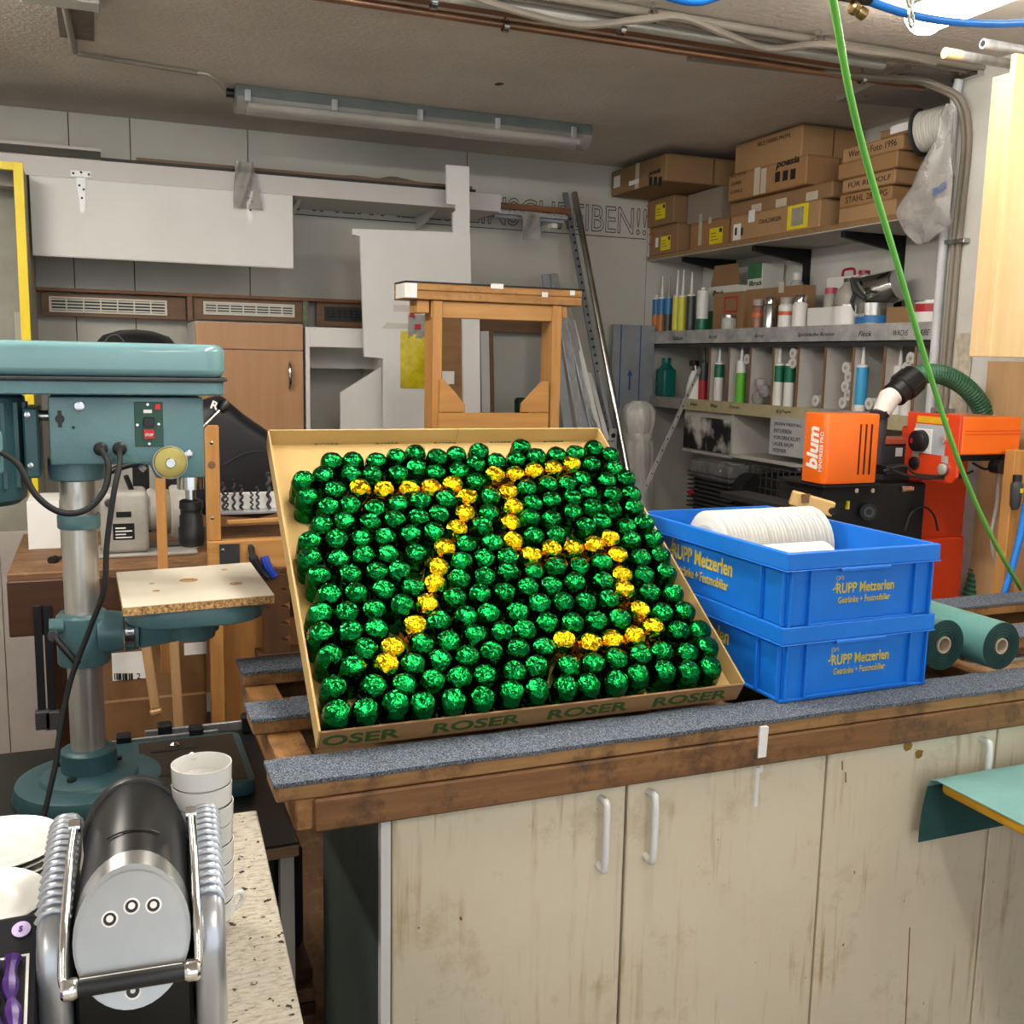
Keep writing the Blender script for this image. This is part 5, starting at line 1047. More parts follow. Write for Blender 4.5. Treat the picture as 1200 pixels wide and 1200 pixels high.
def cp(u, z): return V((BX - .0125, yf - L_ * u, zbb + (zt1 - zbb) * z))      # u runs from the far to the near edge
plate('warning_strip', pm('warning_yellow', '#d9a91e', '#c99a16', rough=.5), cp(.2, .86), -UY, UZ, L_ * .58, .022, fp); plate('switch_plate', pm('switch_grey', '#a9acaf', '#9da0a3', rough=.4), cp(.18, .34), -UY, UZ, L_ * .58, (zt1 - zbb) * .5, fp)
c = cp(.32, .55); MB().box(c.x - .004, c.x + .0, c.y - .045, c.y + .035, c.z - .04, c.z + .04).build('switch_base', M_white_gl, fp, .004); kn = MB().lathe([(.036, 0), (.034, .022), (.026, .026), (0, .026)], c - UX * .004, -UX, 24).build('main_switch', M_black, fp, smooth=True); MB().box(c.x - .033, c.x - .03, c.y + .01, c.y + .018, c.z - .008, c.z + .008).build('switch_mark', M_red, kn)
for u, z in ((.22, .16), (.78, .12)):
    c = cp(u, z); plate('symbol_plate', K['grey'], c + V((-.0003, .014, .018)), -UY, UZ, .028, .024, fp); MB().lathe([(.018, 0), (.018, .012), (.015, .014), (0, .014)], c, -UX, 18).build('push_button', M_black if u < .5 else K['grey'], fp, smooth=True); MB().lathe([(.018, 0), (.021, .0), (.021, .007), (.018, .007)], c, -UX, 18, capb=False, capt=False).build('button_ring', M_steel if u > .5 else M_dark, fp, smooth=True)
c = cp(.72, .6); MB().lathe([(.012, 0), (.012, .006), (0, .007)], c, -UX, 14).build('lock', M_alu, fp, smooth=True)
bx('carrier_arm', M_blackm, BX + .02, xb + .05, BYc + .05, BYc + .08, zb1 - .025, zb1 - .003, t, .003); MB().cyl((BX + .17, BYc - .01, zb1 - .04), (BX + .17, BYc + .03, zb1 - .04), .022, seg=16).build('arm_knob', M_black, t, smooth=True)
bx('mount_plate', M_blackm, BX - .1, BX + .1, CYc - .06, CYc - .002, 1.3, 1.33, t, .002)
# motor box behind, extraction pipe
a = at('y', 2.78, 1036, 520); b = at('y', 2.78, 1068, 560)
bx('gear_housing', M_dark, a.x, xa + .06, 2.78, 2.88, b.z - .05, at('y', 2.78, 1050, 522).z, t, .004); bx('housing_lid', pm('salmon_lid', '#c8664c', '#b85a42', rough=.5), a.x, xa + .06, 2.775, 2.885, at('y', 2.78, 1050, 521).z, at('y', 2.78, 1050, 514).z, t, .003); plate('warning_label', M_paper, at('y', 2.7775, 1049, 535), UX, UZ, .03, .03, t)
a = at('y', 2.74, 1024, 555); b = at('y', 2.74, 1031, 490); MB().cyl(a, b, .026, seg=18).build('extraction_pipe', M_dark, t, smooth=True); MB().cyl(b, at('y', 2.74, 1030, 482), .031, seg=18).build('pipe_collar', M_black, t, smooth=True)
for i, pts in enumerate((((1035, 552), (1060, 546), (1075, 556), (1120, 558), (1140, 552)), ((1040, 548), (1055, 556), (1090, 562), (1130, 560)), ((1140, 545), (1155, 552), (1165, 545), (1180, 530)))):
    MB().tube(smooth_path([at('y', 2.5, *p) + UZ * .003 * i for p in pts], 5), .004, 6).build('wire', M_rubber, t, smooth=True)
MB().tube(smooth_path([at('y', 2.64, *p) for p in ((1061, 622), (1068, 602), (1082, 594), (1094, 603), (1099, 622))], 5), .004, 6).build('air_line', M_rubber, t, smooth=True)
p = at('y', 2.55, 1055, 573); MB().tube([p, p + UX * .05], [.011, .008], 10).build('coupling', M_steel, t, smooth=True)
p = at('y', MY0 + .14, 938, 552); MB().tube([p + V((.03, 0, -.05)), p], .006, 8).build('lever', M_blackm, t, smooth=True); MB().lathe([(.0, -.014), (.012, -.008), (.014, 0), (.011, .009), (0, .013)], p, UZ, 14).build('lever_knob', M_black, t, smooth=True)
p = at('y', MY0 + .13, 948, 560); MB().lathe([(.02, 0), (.026, .006), (.026, .03), (.02, .036)], p, V((.6, -.6, .2)), 18).build('depth_wheel', M_dark, t, smooth=True)
# wooden stop block in front of the machine
p = at('y', 2.5, 932, 580); q = at('y', 2.5, 966, 595); t = machine
M_tan = pm('tan_block', '#cfa86c', '#c09a5e', rough=.5)
MB().bar((p.x, 2.52, p.z - .01), (q.x, 2.46, q.z), .035, .045).build('fence_block', M_tan, t, .004); MB().box(p.x + .012, p.x + .04, 2.48, 2.486, p.z - .022, p.z + .004).build('fence_slot', M_walnut, t); MB().cyl((q.x - .012, 2.44, q.z - .002), (q.x - .012, 2.455, q.z - .002), .011, seg=12).build('fence_knob', M_black, t); bx('fence_bracket', M_blackm, p.x, q.x, 2.5, 2.9, p.z - .06, p.z - .04, t, .002)
# green ribbed hose
def ribbed(path, r, n, mat_, parent, name, seg=16):
    pts = smooth_path(path, n); MB().tube(pts, [r * (1.0 if i % 2 else .88) for i in range(len(pts))], seg).build(name, mat_, parent, smooth=False)
M_hose = pm('dark_green_hose', '#3c7050', '#2f5c41', rough=.4, scale=20)
t = thing('suction_hose', 'dark green ribbed suction hose arching over the orange machine', 'hose', at('y', 2.74, 1030, 480))
ribbed([at('y', y, px, py) for px, py, y in ((1066, 446, 2.74), (1085, 438, 2.74), (1110, 441, 2.735), (1135, 457, 2.73), (1152, 482, 2.73), (1161, 515, 2.73), (1163, 560, 2.73), (1159, 610, 2.73), (1150, 655, 2.73), (1138, 700, 2.73), (1125, 740, 2.73))], .034, 16, M_hose, t, 'ribbed_tube')
MB().tube([at('y', 2.74, 1033, 484), at('y', 2.74, 1042, 466), at('y', 2.74, 1050, 462)], [.03, .036, .033], 16).build('tape_wrap', pm('white_tape_wrap', '#dcd4cb', '#c9c0b6', rough=.6, scale=30, bump=.5), t, smooth=True)
a, b = at('y', 2.74, 1047, 464), at('y', 2.74, 1072, 442); MB().lathe([(.03, 0), (.044, .005), (.044, (b - a).length * .35), (.05, (b - a).length * .4), (.047, (b - a).length)], a, b - a, 20).build('hose_coupling', M_black, t, smooth=True)
d_ = (b - a).normalized(); e1_ = d_.orthogonal().normalized(); e2_ = d_.cross(e1_)
for i in range(8):
    an = i * pi / 4; q = e1_ * cos(an) + e2_ * sin(an); MB().bar(a + d_ * (b - a).length * .45 + q * .05, b - d_ * .006 + q * .048, .007, .006, q).build('grip_rib', M_rubber, t)
# pillar services
t = thing('vertical_conduit', 'pale grey vertical conduit pipe running down the pillar corner', 'pipe', at('y', 2.98, 1108, 470))
xp = SHX - .022
MB().tube([(xp, 2.985, .3), (xp, 2.985, CEIL - .1), (xp - .0, 2.97, CEIL - .04)], .017, 12).build('pipe', pm('pale_conduit', '#cfd3d6', '#bfc3c6', rough=.35), t, smooth=True); MB().cyl((xp, 2.985, 2.28), (xp, 2.985, 2.34), .02, seg=12).build('coupling', M_pipe, t, smooth=True)
t2 = thing('wall_cables', 'pair of beige cables running down the pillar beside the conduit', 'cable', (SHX - .012, 2.94, 1))
for i in (0, 1): MB().tube(smooth_path([(1.9, 3.2 - .02 * i, CEIL - .03), (2.55, 3.12 - .02 * i, CEIL - .035), (2.8, 3.02 - .02 * i, CEIL - .06), (SHX - .012, 2.945 - .024 * i, CEIL - .2), (SHX - .012, 2.945 - .024 * i, 2.0), (SHX - .012, 2.945 - .024 * i, .4)], 7), .0105, 8).build('cable', M_cable, t2, smooth=True)
for i, (px, py) in enumerate(((1133, 92), (1120, 284), (1100, 480))):
    p = at('x', SHX, px, py); tag(MB().box(SHX - .032, SHX, 2.88, 3.0, p.z - .008, p.z + .008).build('cable_clamp', M_steel, None, .001), ('steel clamp holding the cables at the top of the pillar', 'steel clamp across the conduit halfway down the pillar', 'lower steel clamp on the pillar beside the green hose')[i], 'clamp')
p = at('x', SHX, 1118, 350); tag(MB().grid(lambda u, v: V((SHX - .002 - random.uniform(0, .004), 2.9 - .075 * u + random.uniform(-.003, .003), 1.78 - .7 * v)), 6, 40).solid(.002).build('peeling_plaster', pm('peeling_tape', '#c8bfae', '#a89f8c', rough=.9, scale=30, bump=.8), None), 'strip of rough peeling plaster low on the pillar', 'plaster patch')
# plywood cupboard and boards at the right edge
M_plyl = wood('birch_plywood', '#dcc093', '#cfae7c', 2, 1.2, .5)
zc0, zc1 = 1.69, 2.56
t = thing('plywood_cupboard', 'light plywood wall cupboard at the right edge', 'cupboard', (2.7, 2.45, zc0)); bx('front', M_plyl, 2.5, 2.899, 2.37, 2.388, zc0, zc1, t, .001); bx('side', M_plyl, 2.5, 2.518, 2.388, 2.45, zc0, zc1 - .05, t, .001); bx('bottom', M_plyl, 2.518, 2.899, 2.388, 2.45, zc0, zc0 + .018, t, .001); bx('top', M_plyl, 2.518, 2.899, 2.388, 2.45, zc1 - .08, zc1 - .062, t, .001)
for i, (px, py, y, x1_, l) in enumerate(((1107, 62, 2.5, 2.72, 'grey tube with wooden tip sticking out left above the plywood cupboard'), (1152, 51, 2.42, 2.85, 'grey metal tube lying on the plywood cupboard'))):
    p = at('y', y, px, py); t = thing('metal_tube', l, 'tube', p); MB().lathe([(.0145, 0), (.0145, x1_ - p.x)], p, UX, 14).build('tube', M_alu, t, smooth=True)
    if i == 0: MB().lathe([(.012, -.001), (.0155, 0), (.0155, .06)], p, UX, 14).build('wooden_tip', M_plyl, t, smooth=True)
    else: MB().lathe([(.009, -.001), (.0, -.0005)], p, UX, 12, capb=False).build('bore', M_black, t)
    bx('support_peg', M_plyl, 2.7, 2.72, y - .012, y + .012, zc1 - .061 if i == 0 else zc1 - .0, p.z - .0145, t, 0)
tag(bx('plywood_board', wood('tan_plywood', '#c9a778', '#b8946a', 2, 1.2, .55), SHX - .016, SHX - .004, 2.25, 2.74, 0, zc0 - .01, None, .001), 'tall tan plywood board standing against the right wall', 'board')
tag(bx('plywood_board', wood('brown_plywood', '#b8905f', '#a47d50', 2, 1.2, .55), SHX - .07, SHX - .034, 2.05, 2.44, 0, zc0 - .04, None, .001), 'brown plywood board standing at the right edge before the tan one', 'board')
p = at('y', 2.4, 1190, 528); t = thing('regulator_post', 'pine post with small black air regulator at the right edge', 'post', (p.x, 2.4, 0)); bx('post', M_pine, p.x, p.x + .05, 2.4, 2.44, 0, p.z, t, .002); q = at('y', 2.385, 1191, 575); MB().lathe([(.01, -.06), (.016, -.045), (.018, 0), (.018, .02), (.012, .03)], q, UZ, 14).build('regulator_bowl', M_dark, t, smooth=True); MB().lathe([(.014, .03), (.014, .05)], q, UZ, 12).build('regulator_cap', M_black, t); plate('yellow_tag', M_yellow, q + V((-.005, -.019, -.005)), UX, UZ, .012, .014, t)
tag(MB().tube(smooth_path([at('y', 2.36, *p) for p in ((1202, 590), (1196, 625), (1186, 665), (1176, 700), (1170, 730))], 5), .011, 10).build('blue_hose', M_bhose, None, smooth=True), 'blue hose hanging down at the right edge behind the bench', 'hose')
tag(MB().tube(smooth_path([at('y', 2.5, *p) for p in ((1170, 548), (1168, 590), (1162, 630), (1168, 665), (1180, 700))], 5), .006, 8).build('grey_hose', M_pipe, None, smooth=True), 'thin grey hose beside the ribbed suction hose', 'hose')
# ---------------------------------------------------------------- drill press on the black table
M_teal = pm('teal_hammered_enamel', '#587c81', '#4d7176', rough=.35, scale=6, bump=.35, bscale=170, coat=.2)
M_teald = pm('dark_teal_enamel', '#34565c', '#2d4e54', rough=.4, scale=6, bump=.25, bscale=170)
M_col = pm('brushed_column', '#cfccc4', '#b0ada6', rough=.3, metal=.75, scale=30, stretch=(1, 1, .05))
BT = .62
tb = thing('black_table', 'low black table with plywood edge under the drill press', 'table', (-.2, 2.4, 0))
bx('table_top', M_black, -1.2, .362, 2.08, 2.82, BT - .006, BT, tb, .001); M_plyE = pm('ply_edge', '#9a7a58', '#6d5239', rough=.7, scale=40, stretch=(.3, .3, 14))
bx('edge', M_plyE, -1.2, .362, 2.08, 2.82, BT - .032, BT - .0061, tb, .001)
for x in (.325, -1.1):
    for y in (2.1, 2.75): bx('leg', M_pipe, x - .0, x + .03, y, y + .03, 0, BT - .032, tb, .001)
bx('modesty_panel', M_black, -1.05, .32, 2.15, 2.17, .1, BT - .035, tb, 0)
cx_, cy_ = -.054, 2.5
dp = thing('drill_press', 'teal bench drill press with steel column and chipboard table', 'drill press', (cx_, cy_, BT))
# foot
def rr(x0, x1, y0, y1, r, n=5):
    out = []
    for cxx, cyy, a0 in ((x1 - r, y1 - r, 0), (x0 + r, y1 - r, pi / 2), (x0 + r, y0 + r, pi), (x1 - r, y0 + r, 1.5 * pi)): out += [(cxx + r * cos(a0 + pi / 2 * i / n), cyy + r * sin(a0 + pi / 2 * i / n)) for i in range(n + 1)]
    return out
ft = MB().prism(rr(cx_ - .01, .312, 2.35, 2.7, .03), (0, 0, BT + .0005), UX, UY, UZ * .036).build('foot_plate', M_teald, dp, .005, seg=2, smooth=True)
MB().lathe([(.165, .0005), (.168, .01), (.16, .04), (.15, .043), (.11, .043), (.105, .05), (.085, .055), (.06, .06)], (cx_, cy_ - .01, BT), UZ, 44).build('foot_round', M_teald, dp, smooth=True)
bx('foot_inset', pm('machined_iron', '#4a4540', '#3c3833', rough=.4, metal=.6), .06, .295, 2.37, 2.68, BT + .0366, BT + .038, ft, .001)
for y in (2.44, 2.6): bx('t_slot', M_black, .085, .2, y, y + .014, BT + .0381, BT + .0392, ft, 0)
p = V((.145, 2.63, BT + .039)); MB().lathe([(.012, 0), (.012, .006), (.006, .01)], p, UZ, 10).build('bolt', M_steel, ft)
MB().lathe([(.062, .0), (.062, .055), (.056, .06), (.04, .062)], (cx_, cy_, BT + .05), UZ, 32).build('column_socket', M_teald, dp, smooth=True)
for a_ in (.6, 2.5, 4.2): MB().lathe([(.011, 0), (.011, .008), (0, .009)], (cx_ + .075 * cos(a_), cy_ + .075 * sin(a_), BT + .054), UZ, 8).build('foot_bolt', M_black, dp)
MB().lathe([(.0385, 0), (.0385, .78)], (cx_, cy_, BT + .06), UZ, 32).build('column', M_col, dp, smooth=True)
zc = at('y', cy_ - .04, 95, 613).z; MB().lathe([(.044, -.016), (.046, -.013), (.046, .013), (.044, .016)], (cx_, cy_, zc), UZ, 32).build('stop_collar', M_teal, dp, smooth=True)
# table bracket
zk0, zk1 = at('y', cy_ - .05, 100, 783).z, at('y', cy_ - .05, 100, 724).z
cl_ = MB().lathe([(.055, zk0), (.058, zk0 + .005), (.058, zk1 - .005), (.052, zk1), (.05, zk1 + .004)], (cx_, cy_, 0), UZ, 32).build('table_bracket', M_teal, dp, smooth=True)
za = (zk0 + zk1) / 2 + .012
MB().lathe([(.05, .03), (.05, .06), (.045, .085)], (cx_, cy_ - .01, za), UX, 28).build('pivot_boss', M_teal, dp, smooth=True)
sc = MB().lathe([(.047, .088), (.049, .089), (.049, .108), (.047, .109)], (cx_, cy_ - .01, za), UX, 28).build('angle_scale', M_steel, dp, smooth=True)
for i in range(9):
    a_ = pi * .55 + i * .16; c = V((cx_ + .098, cy_ - .01, za)) + (UY * cos(a_) + UZ * sin(a_)) * .0492; MB().box(c.x - .004, c.x + .006, c.y - .0006, c.y + .0006, c.z - .001, c.z + .001).build('scale_mark', M_ink, sc)
MB().lathe([(.046, .11), (.046, .118)], (cx_, cy_ - .01, za), UX, 28).build('pivot_flange', M_teal, dp, smooth=True)
MB().prism([(.118, .034), (.26, .046), (.3, .046), (.3, -.012), (.235, -.012), (.2, -.03), (.118, -.04)], (cx_, cy_ - .04, za), UX, UZ, UY * .06).build('table_arm', M_teal, dp, .008, seg=2, smooth=True)
MB().lathe([(.048, -.016), (.05, -.012), (.05, .05), (.046, .06)], (.185, 2.45, za), UZ, 26).build('arm_hub', M_teal, dp, smooth=True); MB().lathe([(.016, 0), (.016, .018)], (.25, 2.42, za + .035), V((0, -1, 0)), 14).build('clamp_lug', M_teal, dp, smooth=True); MB().lathe([(.006, .0181), (0, .0181)], (.25, 2.42, za + .035), V((0, -1, 0)), 10, capb=False).build('clamp_hole', M_black, dp)
MB().lathe([(.018, 0), (.018, .03)], (cx_ - .07, cy_ - .03, zk1 - .02), UX, 14).build('clamp_ear', M_teal, dp, smooth=True)
p = at('y', 2.42, 62, 745); q = at('y', 2.4, 92, 779); MB().tube([p, q], .0075, 10).build('clamp_lever', M_black, dp, smooth=True); MB().lathe([(.011, -.008), (.011, .012)], p, UY, 12).build('lever_hub', M_dark, dp, smooth=True)
# cast table and chipboard top
zt_top = 1.12; tab = MB().prism(rr(.035, .335, 2.27, 2.62, .1, 8), (0, 0, zt_top - .062), UX, UY, UZ * .042).build('cast_table', M_teal, dp, .006, seg=2, smooth=True)
k = NT('chipboard_edge'); v_ = k.coord(); n_ = k.noise(v_, 160, 3, .7); k.l(k.ramp(n_, [(.35, '#6d4a2a'), (.5, '#b58a55'), (.65, '#d9b886')]), k.b.inputs['Base Color']); k.b.inputs['Roughness'].default_value = .9; M_chipE = k.m
M_ivory = pm('ivory_laminate', '#d8d0bd', '#cec5b0', rough=.45, scale=4)
wt = MB().prism([(.022, 2.622), (.346, 2.658), (.347, 2.272), (.029, 2.244)], (0, 0, zt_top - .019), UX, UY, UZ * .0175).build('chipboard_plate', M_chipE, dp)
MB().prism([(.022, 2.622), (.346, 2.658), (.347, 2.272), (.029, 2.244)], (0, 0, zt_top - .0014), UX, UY, UZ * .0014).build('laminate', M_ivory, wt)
for px, py, r in ((221, 680, .021), (277, 684, .015), (263, 667.5, .008), (183, 692.5, .0085), (178, 684, .006)):
    p = at('z', zt_top, px, py); MB().lathe([(r, .0002), (r, .0006)], p, UZ, 20).build('hole', M_chipE, wt)
# head
HY = 2.405
x0, x1 = Xy(HY, 57, 500), Xy(HY, 239, 500); zh1 = at('y', HY, 150, 465).z; zh0 = at('y', HY, 150, 544).z; zsp = at('y', HY, 222, 560).z
hd = MB().prism([(x0, zh1), (x0, zh0), (Xy(HY, 175, 545), zh0), (Xy(HY, 183, 553), zsp), (x1, zsp), (x1, zh1)], (0, HY, 0), UX, UZ, UY * .2).build('head_casting', M_teal, dp, .006, seg=2, smooth=True)
MB().lathe([(.054, 0), (.06, .004), (.06, .05)], (cx_, cy_, zh0 - .042), UZ, 32).build('head_collar', M_teal, dp, smooth=True)
# belt cover
zc1, zc0 = at('y', HY - .03, 130, 401).z, at('y', HY - .03, 130, 463).z; xe_ = Xy(HY - .03, 267, 430); xs_ = -.62
def cover(z0, z1, gx, m, nm, bev, sg): return MB().prism(rr(xs_, xe_ - gx, HY - .03 + gx, HY + .25 - gx, .05 - gx, 6), (0, 0, z0), UX, UY, UZ * (z1 - z0)).build(nm, m, dp, bev, seg=sg, smooth=True)
zm_ = zc0 + (zc1 - zc0) * .27
cover(zc0, zm_, .004, M_teal, 'cover_base', .003, 1); cover(zm_ + .0001, zm_ + .008, -.004, M_dark, 'cover_seal', .002, 1)
M_cover2 = pm('teal_smooth_enamel', '#6c9195', '#608589', rough=.22, scale=2.5, coat=.5)
cover(zm_ + .0082, zc1, .002, M_cover2, 'belt_cover', .018, 4)
def hp(px, py, y=HY - .001): return at('y', y, px, py)
a, b = hp(157, 471), hp(192, 523); sw = bx('switch_plate', pm('dark_green_plate', '#1c4a3c', '#173f33', rough=.4), a.x, b.x, HY - .003, HY - .0005, b.z, a.z, hd, .001)
a, b = hp(168, 489), hp(181, 500); bx('start_button', M_black, a.x, b.x, HY - .01, HY - .003, b.z, a.z, sw, .001)
a, b = hp(168, 503), hp(181, 514); sb = bx('stop_button', M_red, a.x, b.x, HY - .01, HY - .003, b.z, a.z, sw, .001); text('STOP', V((a.x + .003, HY - .0101, b.z + .006)), UX, UZ, M_wlet, sb, width=b.x - a.x - .006, height=.006, bold=.01, label='white lettering')
a, b = hp(181, 473), hp(188, 480); bx('indicator', pm('red_lamp', '#d82020', rough=.3), a.x, b.x, HY - .008, HY - .003, b.z, a.z, sw, .001)
a, b = hp(168, 480), hp(178, 484); bx('slot_label', M_wlet, a.x, b.x, HY - .0035, HY - .003, b.z, a.z, sw, 0)
for px, py in ((173, 474), (175, 520), (161, 498), (186, 497)): MB().lathe([(.0035, 0), (.003, .002), (0, .0022)], hp(px, py, HY - .003), -UY, 10).build('screw', M_steel, sw)
MB().lathe([(.011, 0), (.01, .004), (0, .006)], hp(93, 476), -UY, 16).build('bolt', M_steel, hd, smooth=True)
p = hp(70, 491); MB().lathe([(.0095, 0), (.0095, .001)], p, -UY, 14).build('keyhole', M_black, hd); MB().box(p.x - .004, p.x + .004, HY - .0015, HY - .0003, p.z - .018, p.z + .018).build('keyhole_slot', M_black, hd); MB().lathe([(.0035, 0), (.0035, .001)], hp(86, 501), -UY, 10).build('oil_hole', M_black, hd)
for px in (118, 140): MB().lathe([(.015, 0), (.015, .006), (.009, .01), (.006, .01)], hp(px, 526), -UY, 18).build('cable_grommet', M_black, hd, smooth=True)
p = hp(199, 541); fk = MB().lathe([(.034, -.002), (.036, .002), (.036, .02), (.033, .026), (.024, .028), (0, .028)], p, -UY, 30).build('feed_hub', pm('brass_disc', '#a89a56', '#94864a', rough=.35, metal=.5), hd, smooth=True); MB().lathe([(.036, .0), (.037, .0), (.037, .016), (.036, .016)], p, -UY, 30, capb=False, capt=False).build('hub_rim', M_steel, hd, smooth=True); MB().lathe([(.012, .028), (.01, .034), (.006, .034)], p, -UY, 8).build('hub_nut', M_steel, hd)
MB().lathe([(.009, 0), (.009, .006), (.005, .007)], hp(221, 532), -UY, 14).build('lock_screw', M_steel, hd, smooth=True)
for e_, kn_ in (((262, 476), 1), ((165, 550), 0)):
    q = at('y', HY + .13 if kn_ else HY + .1, *e_); s_ = V((p.x + .03 if kn_ else p.x - .03, HY + .09, p.z + (.02 if kn_ else .0))); MB().tube([s_, q], .0055, 8).build('feed_lever', M_steel, dp, smooth=True)
    if kn_: MB().lathe([(0, -.017), (.012, -.013), (.016, 0), (.012, .012), (0, .016)], q, (q - s_), 16).build('lever_knob', M_black, dp, smooth=True)
    else: MB().tube([q, q + (s_ - q) * .35], .009, 10).build('lever_grip', M_alu, dp, smooth=True)
# spindle and chuck
sx, sy = .187, 2.45; zq = zsp
MB().lathe([(.03, 0), (.03, .03)], (sx, sy, zq - .03), UZ, 24).build('quill', M_steel, dp, smooth=True); MB().lathe([(.012, 0), (.012, .03)], (sx, sy, zq - .055), UZ, 16).build('spindle', M_steel, dp, smooth=True)
zz = zq - .055; MB().lathe([(.02, -.0), (.026, -.004), (.027, -.02), (.024, -.024), (.024, -.034), (.027, -.038), (.027, -.062), (.03, -.066), (.03, -.095), (.026, -.108), (.016, -.112)][::-1], (sx, sy, zz), UZ, 24).build('chuck', M_black, dp, smooth=True)
# motor on the left
mx0, mx1 = -.55, Xy(2.5, 22, 520)
mz0, mz1 = at('y', 2.45, 20, 592).z, at('y', 2.45, 20, 466).z
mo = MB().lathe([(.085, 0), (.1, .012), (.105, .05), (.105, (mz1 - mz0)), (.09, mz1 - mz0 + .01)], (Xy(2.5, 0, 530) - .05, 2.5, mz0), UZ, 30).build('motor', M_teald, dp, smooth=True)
for i in range(8):
    a_ = -1.9 + i * .33; c = V((Xy(2.5, 0, 530) - .05, 2.5, 0)) + V((cos(a_), sin(a_), 0)) * .106; MB().box(c.x - .004, c.x + .004, c.y - .004, c.y + .004, mz0 + .04, mz1 - .01).build('motor_fin', M_teald, mo)
bx('terminal_box', M_cover2, Xy(2.38, -14, 540), Xy(2.38, 4, 540), 2.37, 2.41, at('y', 2.37, 0, 556).z, at('y', 2.37, 0, 505).z, mo, .006)
bx('motor_plate', M_teald, Xy(2.44, 28, 520), Xy(2.44, 46, 520), 2.43, 2.6, at('y', 2.44, 30, 560).z, at('y', 2.44, 30, 478).z, dp, .004)
MB().cyl((Xy(2.44, 42, 490), 2.5, at('y', 2.5, 50, 487).z), (x0 + .01, 2.5, at('y', 2.5, 50, 487).z), .012, seg=14).build('tension_rod', M_steel, dp, smooth=True)
for px, py in ((32, 486), (36, 545)): MB().lathe([(.006, 0), (.006, .005), (0, .006)], at('y', 2.43, px, py), -UY, 10).build('plate_bolt', M_steel, dp)
# cables of the drill press
g1, g2 = hp(118, 526, HY - .012), hp(140, 526, HY - .012)
MB().tube(smooth_path([at('y', 2.365, 2, 530), at('y', 2.35, 22, 545), at('y', 2.34, 42, 580), at('y', 2.34, 70, 600), at('y', 2.34, 100, 598), at('y', 2.35, 122, 575), at('y', 2.37, 127, 545), g1], 6), .0068, 10).build('motor_cable', M_rubber, dp, smooth=True)
MB().tube(smooth_path([g2, at('y', 2.36, 140, 545), at('y', 2.34, 133, 580), at('y', 2.34, 125, 640), at('y', 2.34, 122, 690), at('y', 2.35, 104, 740), at('y', 2.35, 82, 800), at('y', 2.33, 70, 860), at('y', 2.3, 62, 910), V((at('z', BT + .008, 40, 950).x, 2.26, BT + .008)), V((-.3, 2.2, BT + .008)), V((-.5, 2.3, BT + .008))], 6), .0062, 10).build('mains_cable', M_rubber, dp, smooth=True)
# clamps lying behind
for i, (a, b, l) in enumerate((((125, 872), (255, 857), 'steel bar clamp lying behind the drill press foot'), ((170, 862), (320, 850), 'second steel bar clamp lying farthest back on the black table'))):
    p, q = at('y', 2.73 + .05 * i, *a), at('y', 2.73 + .05 * i, *b); q.z = p.z = BT + .022 + .0 * i
    t = thing('bar_clamp', l, 'clamp', p, 'bar clamps on the black table'); MB().bar(p, q, .01, .024).build('bar', M_alu, t, .001)
    for f_ in (.15, .8): c = p + (q - p) * f_; MB().box(c.x - .018, c.x + .018, c.y - .02, c.y + .02, BT + .001, BT + .05).build('jaw', M_blackm, t, .004)
    if i: MB().lathe([(.012, 0), (.016, .02), (.014, .08), (.01, .1)], q - UX * .02, UX, 14).build('handle', pm('red_wood', '#6d2a1a', '#5a2014', rough=.4), t, smooth=True)
# ---------------------------------------------------------------- old wooden workbench behind
WZ = .95; M_oldt = wood('old_bench_top', '#7a5636', '#5e3f25', 0, 3, .6, '#8d6a44'); M_oldf = wood('old_bench_front', '#4a2a16', '#38200f', 0, 2, .5)
t = thing('old_workbench', 'old dark brown wooden workbench carrying the grinder', 'workbench', (.2, 3.9, 0))
xl = at('z', WZ, 10, 668).x; bx('top', M_oldt, xl, .95, 3.52, 4.3, WZ - .05, WZ, t, .003); bx('front_apron', M_oldf, xl, .95, 3.5, 3.53, WZ - .2, WZ - .02, t, .004); bx('end_apron', M_oldf, xl, xl + .03, 3.531, 4.29, WZ - .2, WZ - .051, t, .002)
for x, y in ((xl + .12, 3.56), (.85, 3.56), (xl + .12, 4.2), (.85, 4.2)): bx('leg', M_oldf, x, x + .07, y, y + .07, 0, WZ - .2, t, .003)
for a in (3.62, 3.75, 3.9): bx('board_joint', M_seam, xl + .002, .949, a, a + .003, WZ - .001, WZ + .0006, t, 0)
a = at('y', 3.9, 55, 620); tag(bx('white_block', M_whiteb, Xy(3.95, 32, 610), Xy(3.95, 70, 610), 3.95, 4.2, WZ + .0006, at('y', 3.95, 50, 588).z, None, .001), 'white melamine block on the old workbench behind the drill column', 'block')
t = thing('white_back_panel', 'pair of pale panels standing behind the old workbench at the left', 'panel', (-.4, 4.4, 0))
for x0_, x1_ in ((-1.0, Xy(4.34, 5, 750)), (Xy(4.34, 6, 750), Xy(4.34, 62, 750))): bx('panel', pm('pale_panel', '#b3aaa2', '#a89f97', rough=.6), x0_, x1_, 4.34, 4.36, 0, at('y', 4.34, 0, 624).z, t, .001)
